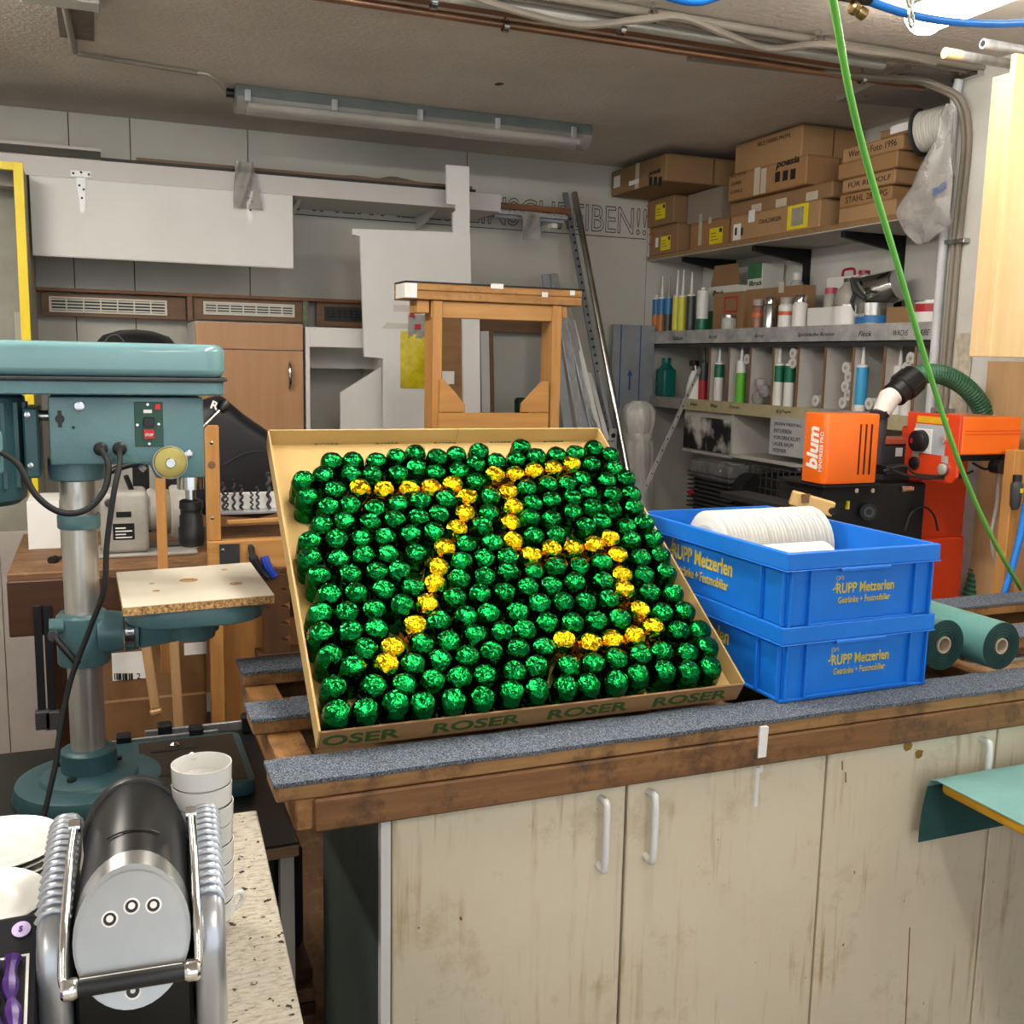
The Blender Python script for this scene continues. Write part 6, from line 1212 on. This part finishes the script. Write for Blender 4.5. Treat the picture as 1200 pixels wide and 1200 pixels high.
# bench grinder
t = thing('bench_grinder', 'grey bench grinder with black rating plate on the old workbench', 'grinder', at('z', WZ, 160, 645)); M_gr = pm('grey_cast', '#a29f97', '#8f8c85', rough=.45, scale=10)
GY = 3.72; x0, x1 = Xy(GY, 117, 600), Xy(GY, 174, 600); zt = at('y', GY, 140, 577).z; zb = at('y', GY, 140, 641).z
bx('body', M_gr, x0, x1, GY, GY + .18, WZ + .012, zt, t, .018, seg=3, smooth=True); MB().lathe([(.07, 0), (.075, .01), (.06, .06)], (x1, GY + .09, (zt + zb) / 2 + .02), UX, 26).build('bearing_housing', M_gr, t, smooth=True)
MB().lathe([(.088, 0), (.095, .008), (.095, .05), (.088, .058)], (x1 + .075, GY + .09, (zt + zb) / 2 + .01), UX, 30).build('wheel_guard', M_gr, t, smooth=True); MB().lathe([(.08, 0), (.08, .03)], (x1 + .06, GY + .09, (zt + zb) / 2 + .01), UX, 30).build('grinding_wheel', pm('grinding_stone', '#7c7468', rough=.95), t, smooth=True)
bx('foot', M_gr, x0 - .01, x1 + .16, GY - .02, GY + .2, WZ + .0008, WZ + .012, t, .003)
a, b = at('y', GY - .001, 132, 614), at('y', GY - .001, 158, 632); rp = bx('rating_plate', M_black, a.x, b.x, GY - .0012, GY - .0002, b.z, a.z, t, 0)
for i in range(4): bx('print', M_paper, a.x + .008, b.x - .008 - .02 * (i % 2), GY - .0018, GY - .0012, b.z + .006 + .011 * i, b.z + .01 + .011 * i, rp, 0)
a, b = at('y', GY - .001, 136, 600), at('y', GY - .001, 154, 606); bx('name_plate', M_black, a.x, b.x, GY - .0012, GY - .0002, b.z, a.z, t, 0)
c = V((x0 + .03, GY - .004, zt - .035)); MB().lathe([(.015, 0), (.012, .012), (0, .014)], c, -UY, 14).build('switch', M_dark, t, smooth=True); MB().tube([V(((x0 + x1) / 2 + .03, GY + .08, zt - .01)), V(((x0 + x1) / 2 + .01, GY + .05, zt + .05))], .009, 8).build('lifting_lever', M_black, t)
for i, (px0, px1, py, l) in enumerate(((118, 212, 640, 'black flat file lying in front of the grinder'), (60, 72, 652, 'black handled tool lying at the left of the old bench'))):
    a, b = at('z', WZ + .01, px0, py + 5), at('z', WZ + .01, px1, py); t = thing('hand_tool', l, 'tool', a); MB().tube([a, a + (b - a) * .4], .008 + .006 * i, 8).build('handle', M_black, t, smooth=True); MB().bar(a + (b - a) * .38, b, .02, .006).build('blade', M_blackm if i else M_dark, t)
# ---------------------------------------------------------------- tool rack with drill bits
RY = 3.3
t = thing('tool_rack', 'pine tool rack frame with drill bits and plywood back standing beside the old bench', 'rack', (.4, RY, 0))
x0, x1 = Xy(RY, 242, 570), Xy(RY, 258, 570); zt = at('y', RY, 250, 499).z; zb = at('y', RY, 250, 634).z
bx('post', M_pine, x0, x1, RY, RY + .04, zb, zt, t, .002); bx('post', M_pine, x0, x1, RY, RY + .04, 0, zb - .12, t, .002)
bx('rail', M_pinex, x0, .72, RY - .012, RY + .04, zb - .115, zb - .001, t, .002)
bx('back_board', wood('plywood_tool_board', '#a5733a', '#8d5f2d', 2, 1.6, .6), x0 + .02, .56, RY + .042, RY + .06, .3, zb - .01, t, .001)
for px, py in ((248, 519), (249, 607)): MB().lathe([(.006, 0), (0, .003)], at('y', RY - .0005, px, py), -UY, 8).build('screw', M_steel, t)
MB().lathe([(.012, 0), (.012, .0006)], at('y', RY - .0002, 248, 545), -UY, 14).build('knot', M_walnut, t)
a, b = at('y', RY - .013, 257, 638), at('y', RY - .013, 281, 660); bx('dark_plate', M_dark, a.x, b.x, RY - .015, RY - .0125, b.z, a.z, t, 0); MB().lathe([(.006, 0), (0, .003)], at('y', RY - .015, 261, 645), -UY, 8).build('nail', M_steel, t)
zr = at('y', RY + .06, 290, 598).z; bx('bit_shelf', M_alu, x1, .72, RY + .03, RY + .12, zr - .008, zr, t, .001); bx('bit_holder', M_whiteb, x1, .72, RY + .085, RY + .11, zr, at('y', RY + .08, 290, 578).z, t, .001)
bits = [262, 266, 274, 283, 295, 302, 315]
for i, px in enumerate(bits):
    p = at('y', RY + .07, px, 590); h = (.09, .07, .1, .08, .06, .075, .12)[i]; o = MB().tube([(p.x + .004 * cos(j * 1.3), RY + .07 + .004 * sin(j * 1.3), zr + .0005 + h * j / 18) for j in range(19)], (.0045, .003, .004, .0045, .003, .0035, .006)[i], 6).build('drill_bit', M_dark, None, smooth=True)
    tag(o, 'dark twist drill standing in the rack, ' + ('leftmost', 'second from left, thin', 'third from left', 'fourth from left', 'fifth from left, short', 'sixth from left', 'rightmost, thickest')[i], 'drill bit', 'drill bits in the rack')
tag(MB().bar((x1 + .02, RY + .02, zr - .03), (.7, RY + .02, zr - .026), .012, .014).build('wooden_stick', M_pinex, None, .002), 'thin wooden stick lying below the drill bit shelf', 'stick')
# pliers with blue handles
p = at('y', RY - .03, 302, 645); t = thing('pliers', 'pliers with black and blue handles hooked over the rack rail', 'pliers', p)
MB().tube(smooth_path([p + V((-.02, 0, .012)), p + V((-.016, -.01, -.02)), p + V((.002, -.01, -.06)), p + V((.03, -.006, -.09))], 5), [.01] * 5 + [.015] * 6 + [.012] * 5, 8).build('black_handle', M_rubber, t, smooth=True); MB().tube(smooth_path([p + V((.02, -.004, -.02)), p + V((.028, -.01, -.05)), p + V((.05, -.006, -.085))], 5), .014, 8).build('blue_handle', pm('blue_grip', '#1f43b0', rough=.4), t, smooth=True); MB().tube([p + V((-.02, 0, .012)), p + V((-.02, .05, .008))], .008, 8).build('jaw', M_dark, t)
# notched dark block
a, b = at('y', RY - .05, 309, 668), at('y', RY - .05, 334, 765); t = thing('notched_block', 'dark brown notched wooden block behind the bench slats', 'block', (a.x, RY - .03, b.z)); w_ = b.x - a.x + .02
pts = [(0, 0)]; h = a.z - b.z
for i in range(5): pts += [(w_, h * i / 5), (w_, h * (i + .55) / 5), (w_ * .62, h * (i + .75) / 5)]
pts += [(w_, h), (0, h)]
MB().prism(pts, (a.x, RY - .04, b.z), UX, UZ, UY * .05).build('block', wood('dark_notched', '#5a3a20', '#432a15', 2, 2), t, .001); text('PH', (a.x + .02, RY - .0405, b.z + h * .55), UZ, -UX, M_ink, t, height=.02, width=.04)
bx('shelf_under', M_oldf, a.x - .02, a.x + .2, RY - .05, RY + .0415, b.z - .02, b.z - .001, t, .001)
# file and chisel hanging on the board
p = at('y', RY + .03, 259, 730); t = thing('hanging_file', 'tool with turned wooden handle hanging on the tool rack board', 'tool', p); MB().lathe([(.012, -.075), (.014, -.06), (.011, -.03), (.013, 0), (.008, .012)], p, UZ, 14).build('handle', pm('turned_beech', '#a06a34', '#8d5a2a', rough=.45), t, smooth=True); MB().lathe([(.009, .012), (.009, .022)], p, UZ, 12).build('ferrule', M_steel, t, smooth=True); MB().box(p.x - .004, p.x + .004, p.y - .003, p.y + .003, p.z + .022, p.z + .1).build('shank', M_dark, t)
for i, (px, y0_, y1_) in enumerate(((263, 822, 850),)):
    a, b = at('y', RY + .035, px, y0_), at('y', RY + .035, px, y1_); tag(MB().tube([a, b], .004, 8).build('steel_pin', M_dark, None), 'thin dark steel pin hanging low on the tool rack board', 'pin')
# cardboard box and sticks under the bench
CBY = 3.36; a, b = at('y', CBY, 112, 735), at('y', CBY, 244, 900)
t = thing('brown_carton', 'brown cardboard box with shipping label under the old bench', 'box', (a.x, CBY, b.z)); bx('carton', pm('dim_carton', '#7d5a36', '#6d4c2c', rough=.8), a.x, b.x, CBY, CBY + .12, .15, WZ - .21, t, .003); bx('fold_line', M_box[2], a.x, b.x, CBY - .0008, CBY, at('y', CBY, 150, 822).z, at('y', CBY, 150, 819).z, t, 0); bx('pallet', M_oldf, a.x, b.x, CBY, CBY + .12, 0, .149, t, .002)
lb = plate('shipping_label', M_paper, at('y', CBY - .001, 132, 798), UX, UZ, .11, .09, t); 
for i in range(9): q = at('y', CBY - .0022, 134 + i * 2.4, 797); bx('barcode_bar', M_ink, q.x, q.x + .003 + .002 * (i % 3), CBY - .0023, CBY - .0018, q.z, q.z + .022, lb, 0)
text('2', at('y', CBY - .0019, 160, 796), UX, UZ, M_ink, lb, height=.02); plate('small_label', M_paper, at('y', CBY - .001, 216, 768), UX, UZ, .07, .04, t)
for i, (tp, bt_, l) in enumerate((((166, 758), (182, 830), 'short wooden hammer handle hanging slanted below the drill table'), ((202, 745), (210, 860), 'long wooden stick hanging upright below the drill table'))):
    a, b = at('y', 3.22, *tp), at('y', 3.2, *bt_); t = thing('wooden_stick', l, 'stick', b); top = a + UZ * .12; MB().bar(top, b, .028, .02, UY).build('shaft', wood('ash_handle', '#b89468', '#a37f55', 2, 2), t, .004)
    if i == 0: MB().bar(b + V((0, 0, .0)), b + V((.004, 0, -.02)), .036, .028, UY).build('end_knob', wood('ash_handle', '#b89468', '#a37f55', 2, 2), t, .006)
    bx('hook_rail', M_oldf, top.x - .03, top.x + .03, 3.2, 3.5, top.z, top.z + .02, t, .001)
for i, px in enumerate((44, 56)):
    a, b = at('y', 3.45, px, 745), at('y', 3.45, px + 2, 858); t = thing('hanging_clamp', ('dark clamp bar hanging below the old bench, left one', 'dark clamp bar hanging below the old bench, right one')[i], 'clamp', a); MB().box(a.x - .012, a.x + .012, 3.486, 3.4995, b.z, WZ - .1).build('bar', M_blackm, t, .001); MB().box(a.x - .02, a.x + .025, 3.465, 3.4995, b.z, b.z + .06).build('jaw', M_dark, t, .003)
tag(bx('pine_leg_stick', M_pine, Xy(3.25, 182, 560), Xy(3.25, 194, 560), 3.25, 3.27, at('y', 3.25, 195, 660).z - .35, at('y', 3.25, 185, 552).z, None, .002), 'upright pale wooden lath between the drill table and the grinder', 'lath')
# black motorbike style bag and seat shapes on the old bench
M_navy = pm('black_nylon', '#17181d', '#0e0f13', rough=.5, scale=8, bump=.4, bscale=30)
BYb = 4.06; c = at('y', BYb, 262, 560); t = thing('black_bag', 'black nylon bag with white lettering behind the tool rack', 'bag', (c.x, BYb, WZ))
out = px_poly(BYb, [(190, 600), (186, 560), (200, 510), (232, 470), (258, 462), (285, 485), (318, 508), (330, 545), (326, 600), (300, 606)])
f = MB(); n_ = len(out); zc_ = sum(p[1] for p in out) / n_; xc_ = sum(p[0] for p in out) / n_
rings = []
for sc_, yy in ((.8, BYb - .12), (.97, BYb - .08), (1.0, BYb), (.97, BYb + .08), (.8, BYb + .12)):
    rings.append([f.bm.verts.new((xc_ + (x - xc_) * sc_, yy, max(zc_ + (z - zc_) * sc_, WZ + .002))) for x, z in out])
for A, B in zip(rings, rings[1:]):
    for i in range(n_): f.bm.faces.new([A[i], A[(i + 1) % n_], B[(i + 1) % n_], B[i]])
f.bm.faces.new(rings[0][::-1]); f.bm.faces.new(rings[-1]); f.build('bag_body', M_navy, t, .02, smooth=True, seg=2)
text('RD', at('y', BYb - .122, 246, 478), V((.9, 0, -.35)), V((.35, 0, .9)), M_paper, t, width=.06, height=.03, bold=.03, label='white lettering'); MB().tube(smooth_path([at('y', BYb - .125, *p) for p in ((262, 545), (285, 532), (308, 528))], 5), .002, 5).build('seam', M_dark, t)
MB().tube(smooth_path([at('y', BYb - .13, *p) for p in ((110, 560), (150, 545), (200, 535))], 5), .012, 8).build('strap', M_navy, t)
HYm = 4.25; c = at('y', HYm, 160, 405); t = thing('visor_helmet', 'black curved helmet shape peeking over the drill press cover', 'helmet', (c.x, HYm, WZ))
f = MB(); f.lathe([(.17, 0), (.175, .06), (.16, .12), (.12, .165), (.06, .185), (0, .19)], (c.x, HYm, at('y', HYm, 160, 386).z - .19), UZ, 26); f.build('shell', M_black, t, smooth=True)
MB().lathe([(.178, .02), (.182, .07), (.172, .1)], (c.x - .02, HYm - .01, at('y', HYm, 160, 386).z - .17), UZ, 26, capb=False, capt=False).solid(.003).build('visor', pm('smoked_visor', '#4a4d50', rough=.1, alpha=.7), t, smooth=True); bx('stand_column', M_blackm, c.x - .03, c.x + .03, HYm - .03, HYm + .03, WZ + .0008, at('y', HYm, 160, 386).z - .1, t, .002)
MB().tube(smooth_path([at('y', HYm - .19, *p) for p in ((122, 402), (128, 394), (138, 393), (146, 402))], 4), .004, 6).build('strap_loop', M_dark, t)
# things stowed under the near end of the bench
t = thing('plank_stack', 'dim stack of wooden planks on the floor between the table and cupboard', 'planks', (.36, 2.5, 0))
for i in range(7): MB().box(.3 + random.uniform(-.02, .02), .415, 2.2 + random.uniform(-.03, .03), 2.75, i * .034 + .0005, i * .034 + .032).build('plank', M_oldt if i % 2 else M_oldf, t, .002)
t = thing('black_case', 'black case standing on the planks under the bench end', 'case', (.36, 2.5, .24)); bx('case', M_black, .3, .41, 2.3, 2.7, .2395, .5, t, .01); bx('handle', M_dark, .292, .3, 2.42, 2.58, .4, .43, t, .003)
# ---------------------------------------------------------------- granite counter with coffee things
k = NT('granite'); v_ = k.coord(); n1 = k.noise(v_, 14, 6, .7); n2 = k.noise(k.coord((1, 3, 1)), 60, 4, .7); n3 = k.noise(v_, 95, 2, .4)
c_ = k.ramp(n2, [(.3, '#66635d'), (.45, '#9c9585'), (.6, '#b5ae9f'), (.72, '#928366')]); c_ = k.mix(k.ramp(n1, [(.4, (0, 0, 0, 1)), (.7, (.5, .5, .5, 1))]), c_, hexc('#a8a399')); c_ = k.mix(k.ramp(n3, [(.66, (0, 0, 0, 1)), (.7, (1, 1, 1, 1))]), c_, hexc('#332d2a'))
k.l(c_, k.b.inputs['Base Color']); k.b.inputs['Roughness'].default_value = .25; M_gran = k.m
CZ = .9; a, b = at('z', CZ, 301, 949), at('z', CZ, 356, 1200); d = b - a; b2 = a + d * 2.2
t = thing('granite_counter', 'speckled beige granite counter in the left foreground', 'counter', (-.3, 1.1, 0))
MB().prism([(a.x, a.y), (-.9, a.y + .0), (-.9, b2.y), (b2.x, b2.y)], (0, 0, CZ - .03), UX, UY, UZ * .03).build('slab', M_gran, t, .002)
MB().prism([(a.x - .03, a.y - .05), (-.88, a.y - .05), (-.88, b2.y + .05), (b2.x - .03, b2.y + .05)], (0, 0, 0), UX, UY, UZ * (CZ - .031)).build('base_cabinet', M_dark, t, .002)
# stack of cups
def cup_mesh():
    return MB().lathe([(0, .004), (.018, .004), (.02, 0), (.024, 0), (.026, .006), (.033, .022), (.0365, .026), (.0375, .05), (.0362, .05), (.035, .028), (.031, .024), (.02, .009), (0, .008)], seg=36).mesh('coffee_cup', M_white_gl, smooth=True)
cmsh = cup_mesh(); hm = MB().tube(smooth_path([(.035, 0, .042), (.046, 0, .045), (.05, 0, .036), (.045, 0, .028), (.034, 0, .024)], 5), .0036, 8).mesh('handle', M_white_gl, smooth=True)
cc = V((.1045, 1.3, CZ + .0005))
for i in range(8):
    o = bpy.data.objects.new('coffee_cup', cmsh); COL.objects.link(o); o.location = cc + V((random.uniform(-.0008, .0008), random.uniform(-.0008, .0008), i * .0262)); o.rotation_euler.z = (.15, 1.75, 2.0, 2.1, 1.9, 2.2, 2.0, 1.75)[i]
    tag(o, ('lowest white cup of the stack beside the coffee machine', 'second white cup from the bottom of the cup stack', 'third white cup from the bottom of the cup stack', 'fourth white cup from the bottom of the cup stack', 'fourth white cup from the top of the cup stack', 'third white cup from the top of the cup stack', 'second white cup from the top of the cup stack', 'topmost white cup of the stack beside the coffee machine')[i], 'cup', 'stacked white cups')
    h = bpy.data.objects.new('handle', hm); COL.objects.link(h); h.parent = o
# saucer stacks
sm = MB().lathe([(0, .002), (.045, .002), (.048, 0), (.052, .0), (.056, .004), (.078, .0125), (.08, .0145), (.078, .0155), (.054, .008), (.05, .0055), (.03, .005), (.028, .0062), (.024, .0055), (0, .005)], seg=44).mesh('saucer', M_white_gl, smooth=True)
for (x, y, n_, nm, k_) in ((-.157, 1.255, 12, 'front', 1.0), (-.152, 1.468, 9, 'back', 1.06)):
    for i in range(n_):
        o = bpy.data.objects.new('coffee_saucer', sm); COL.objects.link(o); o.location = (x + random.uniform(-.0015, .0015), y + random.uniform(-.0015, .0015), CZ + .0005 + i * .0094); o.scale = (k_, k_, 1)
        tag(o, 'white saucer in the %s stack left of the coffee machine, %s from the bottom' % (nm, nth(i + 1)) if i < n_ - 1 else 'topmost white saucer of the %s stack left of the coffee machine' % nm, 'saucer', 'saucers in the %s stack' % nm)
# coffee machine
M_sil = pm('brushed_silver', '#a8a8a6', '#969694', rough=.3, metal=1, scale=5); M_silL = pm('silver_paint', '#b8bbc0', '#a9acb1', rough=.28, metal=.7, scale=4); M_chrome = pm('chrome', '#e2e2e2', '#d2d2d2', rough=.06, metal=1); M_gloss = pm('gloss_black', '#0c0c0d', '#101011', rough=.33)
cm = thing('coffee_machine', 'silver and black capsule coffee machine with chrome lever on the counter', 'coffee machine', (.0125, 1.1, CZ)); cm.rotation_euler.z = radians(-3.5)
LM = Matrix.Translation((.0125, 1.1, CZ)) @ Matrix.Rotation(radians(-3.5), 4, 'Z')
def cmb(f, name, mat_, parent=None, **k_): return f.xf(LM).build(name, mat_, parent or cm, **k_)
cmb(MB().box(-.06, .06, .0, .26, .001, .085), 'front_panel', M_gloss, bev=.004)
for s_ in (-1, 1):
    prof = [(-.012, .001), (-.014, .1), (-.008, .125), (.006, .145), (.03, .16), (.09, .178), (.16, .19), (.2, .188), (.235, .17), (.25, .13), (.25, .001)]
    ar = cmb(MB().prism(prof, (s_ * .0635 if s_ > 0 else s_ * .0965, 0, 0), UY, UZ, UX * .033), 'side_arm', M_silL, bev=.011, smooth=True, seg=3)
    for i in range(15):
        u = i / 14; yy = .02 + .16 * u; zz = .1535 + .034 * (1 - (1 - u) ** 1.6)
        cmb(MB().tube([(s_ * .064, yy, zz - .006), (s_ * .07, yy, zz + .0035), (s_ * .08, yy, zz + .0055), (s_ * .09, yy, zz + .0025), (s_ * .0965, yy, zz - .008)], .0034, 8), 'grip_rib', M_silL, ar, smooth=True)
# drum (oval, axis to the back, front face leaning back)
fc = V((0, -.012, .132)); fn = V((0, -.9, .44)).normalized(); fu = V((0, .44, .9)).normalized(); ax = V((0, 1, .12)).normalized()
def oval(c, a_, b_, n_=40): return [c + UX * (a_ * cos(2 * pi * i / n_)) + fu * (b_ * sin(2 * pi * i / n_)) for i in range(n_)]
def loft(rs, cap0=True, cap1=True):
    f = MB(); q = [[f.bm.verts.new(p) for p in r] for r in rs]
    for A, B in zip(q, q[1:]):
        for i in range(len(A)): f.bm.faces.new([A[i], A[(i + 1) % len(A)], B[(i + 1) % len(A)], B[i]])
    if cap0: f.bm.faces.new(q[0][::-1])
    if cap1: f.bm.faces.new(q[-1])
    return f
A_, B_ = .0595, .073
cmb(loft([oval(fc + ax * .03, A_, B_), oval(fc + ax * .09, A_, B_), oval(fc + ax * .185, A_ * .98, B_ * .96), oval(fc + ax * .2, A_ * .93, B_ * .9)]), 'drum', M_gloss, smooth=True)
cmb(loft([oval(fc + ax * .004, A_ * 1.0, B_ * 1.0), oval(fc + ax * .03, A_ * 1.004, B_ * 1.004)]), 'front_ring', M_sil, smooth=True)
dk = cmb(loft([oval(fc - fn * -.006, A_ * .93, B_ * .93), oval(fc + fn * .002, A_ * .92, B_ * .92), oval(fc + fn * .004, A_ * .89, B_ * .89)]), 'front_disc', M_sil, smooth=True)
cmb(loft([oval(fc + ax * .19 + fu * .0, A_ * 1.04, B_ * .99), oval(fc + ax * .2 + fu * .0, A_ * 1.06, B_ * 1.0), oval(fc + ax * .212, A_ * .98, B_ * .92)]), 'rear_cover', M_black, smooth=True)
cmb(MB().tube(arc(fc + ax * .075, UX, fu, .061, radians(62), radians(118), 14), .0012, 6).xf(Matrix.Translation((0, 0, .0115))), 'grip_slot', M_black)
for (u, v) in ((-.022, .022), (.0, .032), (.022, .03), (.0, -.052)):
    c = fc + fn * .0042 + UX * u + fu * v; b_ = cmb(MB().lathe([(.0085, 0), (.0085, .0018), (.0075, .0022), (0, .0022)], c, fn, 22), 'button', M_wlet, smooth=True)
    cmb(MB().lathe([(.0065, .0023), (.0065, .0027), (0, .0027)], c, fn, 20), 'button_symbol', M_black, b_); cmb(MB().lathe([(.0036 if v > 0 else .0026, .0028), (.0036 if v > 0 else .0026, .0031), (0, .0031)], c + fu * .0004, fn, 14), 'button_mark', M_wlet, b_)
for u in (-.045, .043): cmb(MB().lathe([(.003, 0), (.003, .0012), (0, .0012)], fc + fn * .0042 + UX * u + fu * -.02, fn, 12), 'disc_screw', M_dark)
o_ = fc + fn * .0045 + UX * -.005 + fu * -.014; text('N', LM @ o_, LM.to_3x3() @ UX, LM.to_3x3() @ fu, M_chrome, cm, width=.01, height=.009, bold=.01, label='embossed letter')
# lever
for s_ in (-1, 1):
    cmb(MB().tube(smooth_path([(s_ * .064, .115, .208), (s_ * .0655, .06, .19), (s_ * .0665, -.01, .152), (s_ * .067, -.04, .118), (s_ * .064, -.047, .107)], 6), .0048, 10), 'lever_rod', M_chrome, smooth=True); cmb(MB().lathe([(.008, -.006), (.0085, 0), (.008, .006)], (s_ * .064, .115, .208), UX, 14), 'lever_pivot', M_chrome, smooth=True)
    cmb(MB().lathe([(.009, 0), (.0115, .003), (.0115, .012), (.0095, .016)], (s_ * .068, -.048, .106), -UX * s_, 18), 'lever_joint', M_chrome, smooth=True)
cmb(MB().lathe([(.009, 0), (.0095, .003), (.0095, .101), (.009, .104)], (-.052, -.048, .106), UX, 18), 'lever_grip', M_black, smooth=True); cmb(MB().box(-.05, .05, -.0485, -.0475, .1154, .1158), 'grip_line', M_wlet)
# capsule display box
M_pbox = pm('black_card_box', '#15131a', '#0f0e13', rough=.7, spec=.25); M_purp = pm('purple_wrapper', '#3b1a5e', '#5a3a86', rough=.3, scale=40, bump=.5, bscale=90); M_lil = pm('lilac_print', '#c9b8dc', '#b9a6d0', rough=.5)
t = thing('capsule_box', 'black display box with purple wrapped sticks at the lower left', 'box', (-.19, 1.05, CZ)); prof = [(.985, .001), (.985, .045), (1.165, .135), (1.17, .135), (1.17, .001)]
xr = at('z', 1.03, 50, 1070).x - .004; MB().prism(prof, (-.33, 0, CZ), UY, UZ, UX * (xr + .33)).build('sleeve', M_pbox, t, .001)
so = V((0, .985, CZ + .045)); sv = V((0, .18, .09)).normalized(); sn = V((0, -.09, .18)).normalized()
MB().obox(V((-.33, 0, 0)) + so + sv * .03 + sn * .0006, UX * (xr + .33 - .007), sv * .125, sn * .0006).build('window_edge', M_paper, t); MB().obox(V((-.33, 0, 0)) + so + sv * .033 + sn * .0012, UX * (xr + .33 - .01), sv * .119, sn * .0006).build('window', M_black, t)
for i in range(9):
    x = xr - .021 - i * .019; q = V((x, 0, 0)) + so + sn * .006; o = MB().tube([q + sv * (.036 + .114 * j / 12) + UX * (.003 * sin(j * .5)) for j in range(13)], [.004 + .005 * abs(sin(j * .9 + i)) for j in range(13)], 8).build('wrapped_stick', M_purp, t, smooth=True)
MB().lathe([(.0095, 0), (.0095, .001), (0, .001)], V((xr - .016, 0, 0)) + so + sv * .186 + sn * .0005, sn, 24).build('round_sticker', M_lil, t); text('S', V((xr - .0185, 0, 0)) + so + sv * .1825 + sn * .0015, UX, sv, M_purp, t, height=.007, bold=.03)
MB().lathe([(.02, 0), (.02, .001), (0, .001)], V((xr - .06, 0, 0)) + so + sv * .012 + sn * .0005, sn, 24).build('round_sticker', M_lil, t); MB().obox(V((xr - .05, 0, 0)) + so + sv * .165 + sn * .0004, UX * .006, sv * .025, sn * .0006).build('print_stripe', M_lil, t)
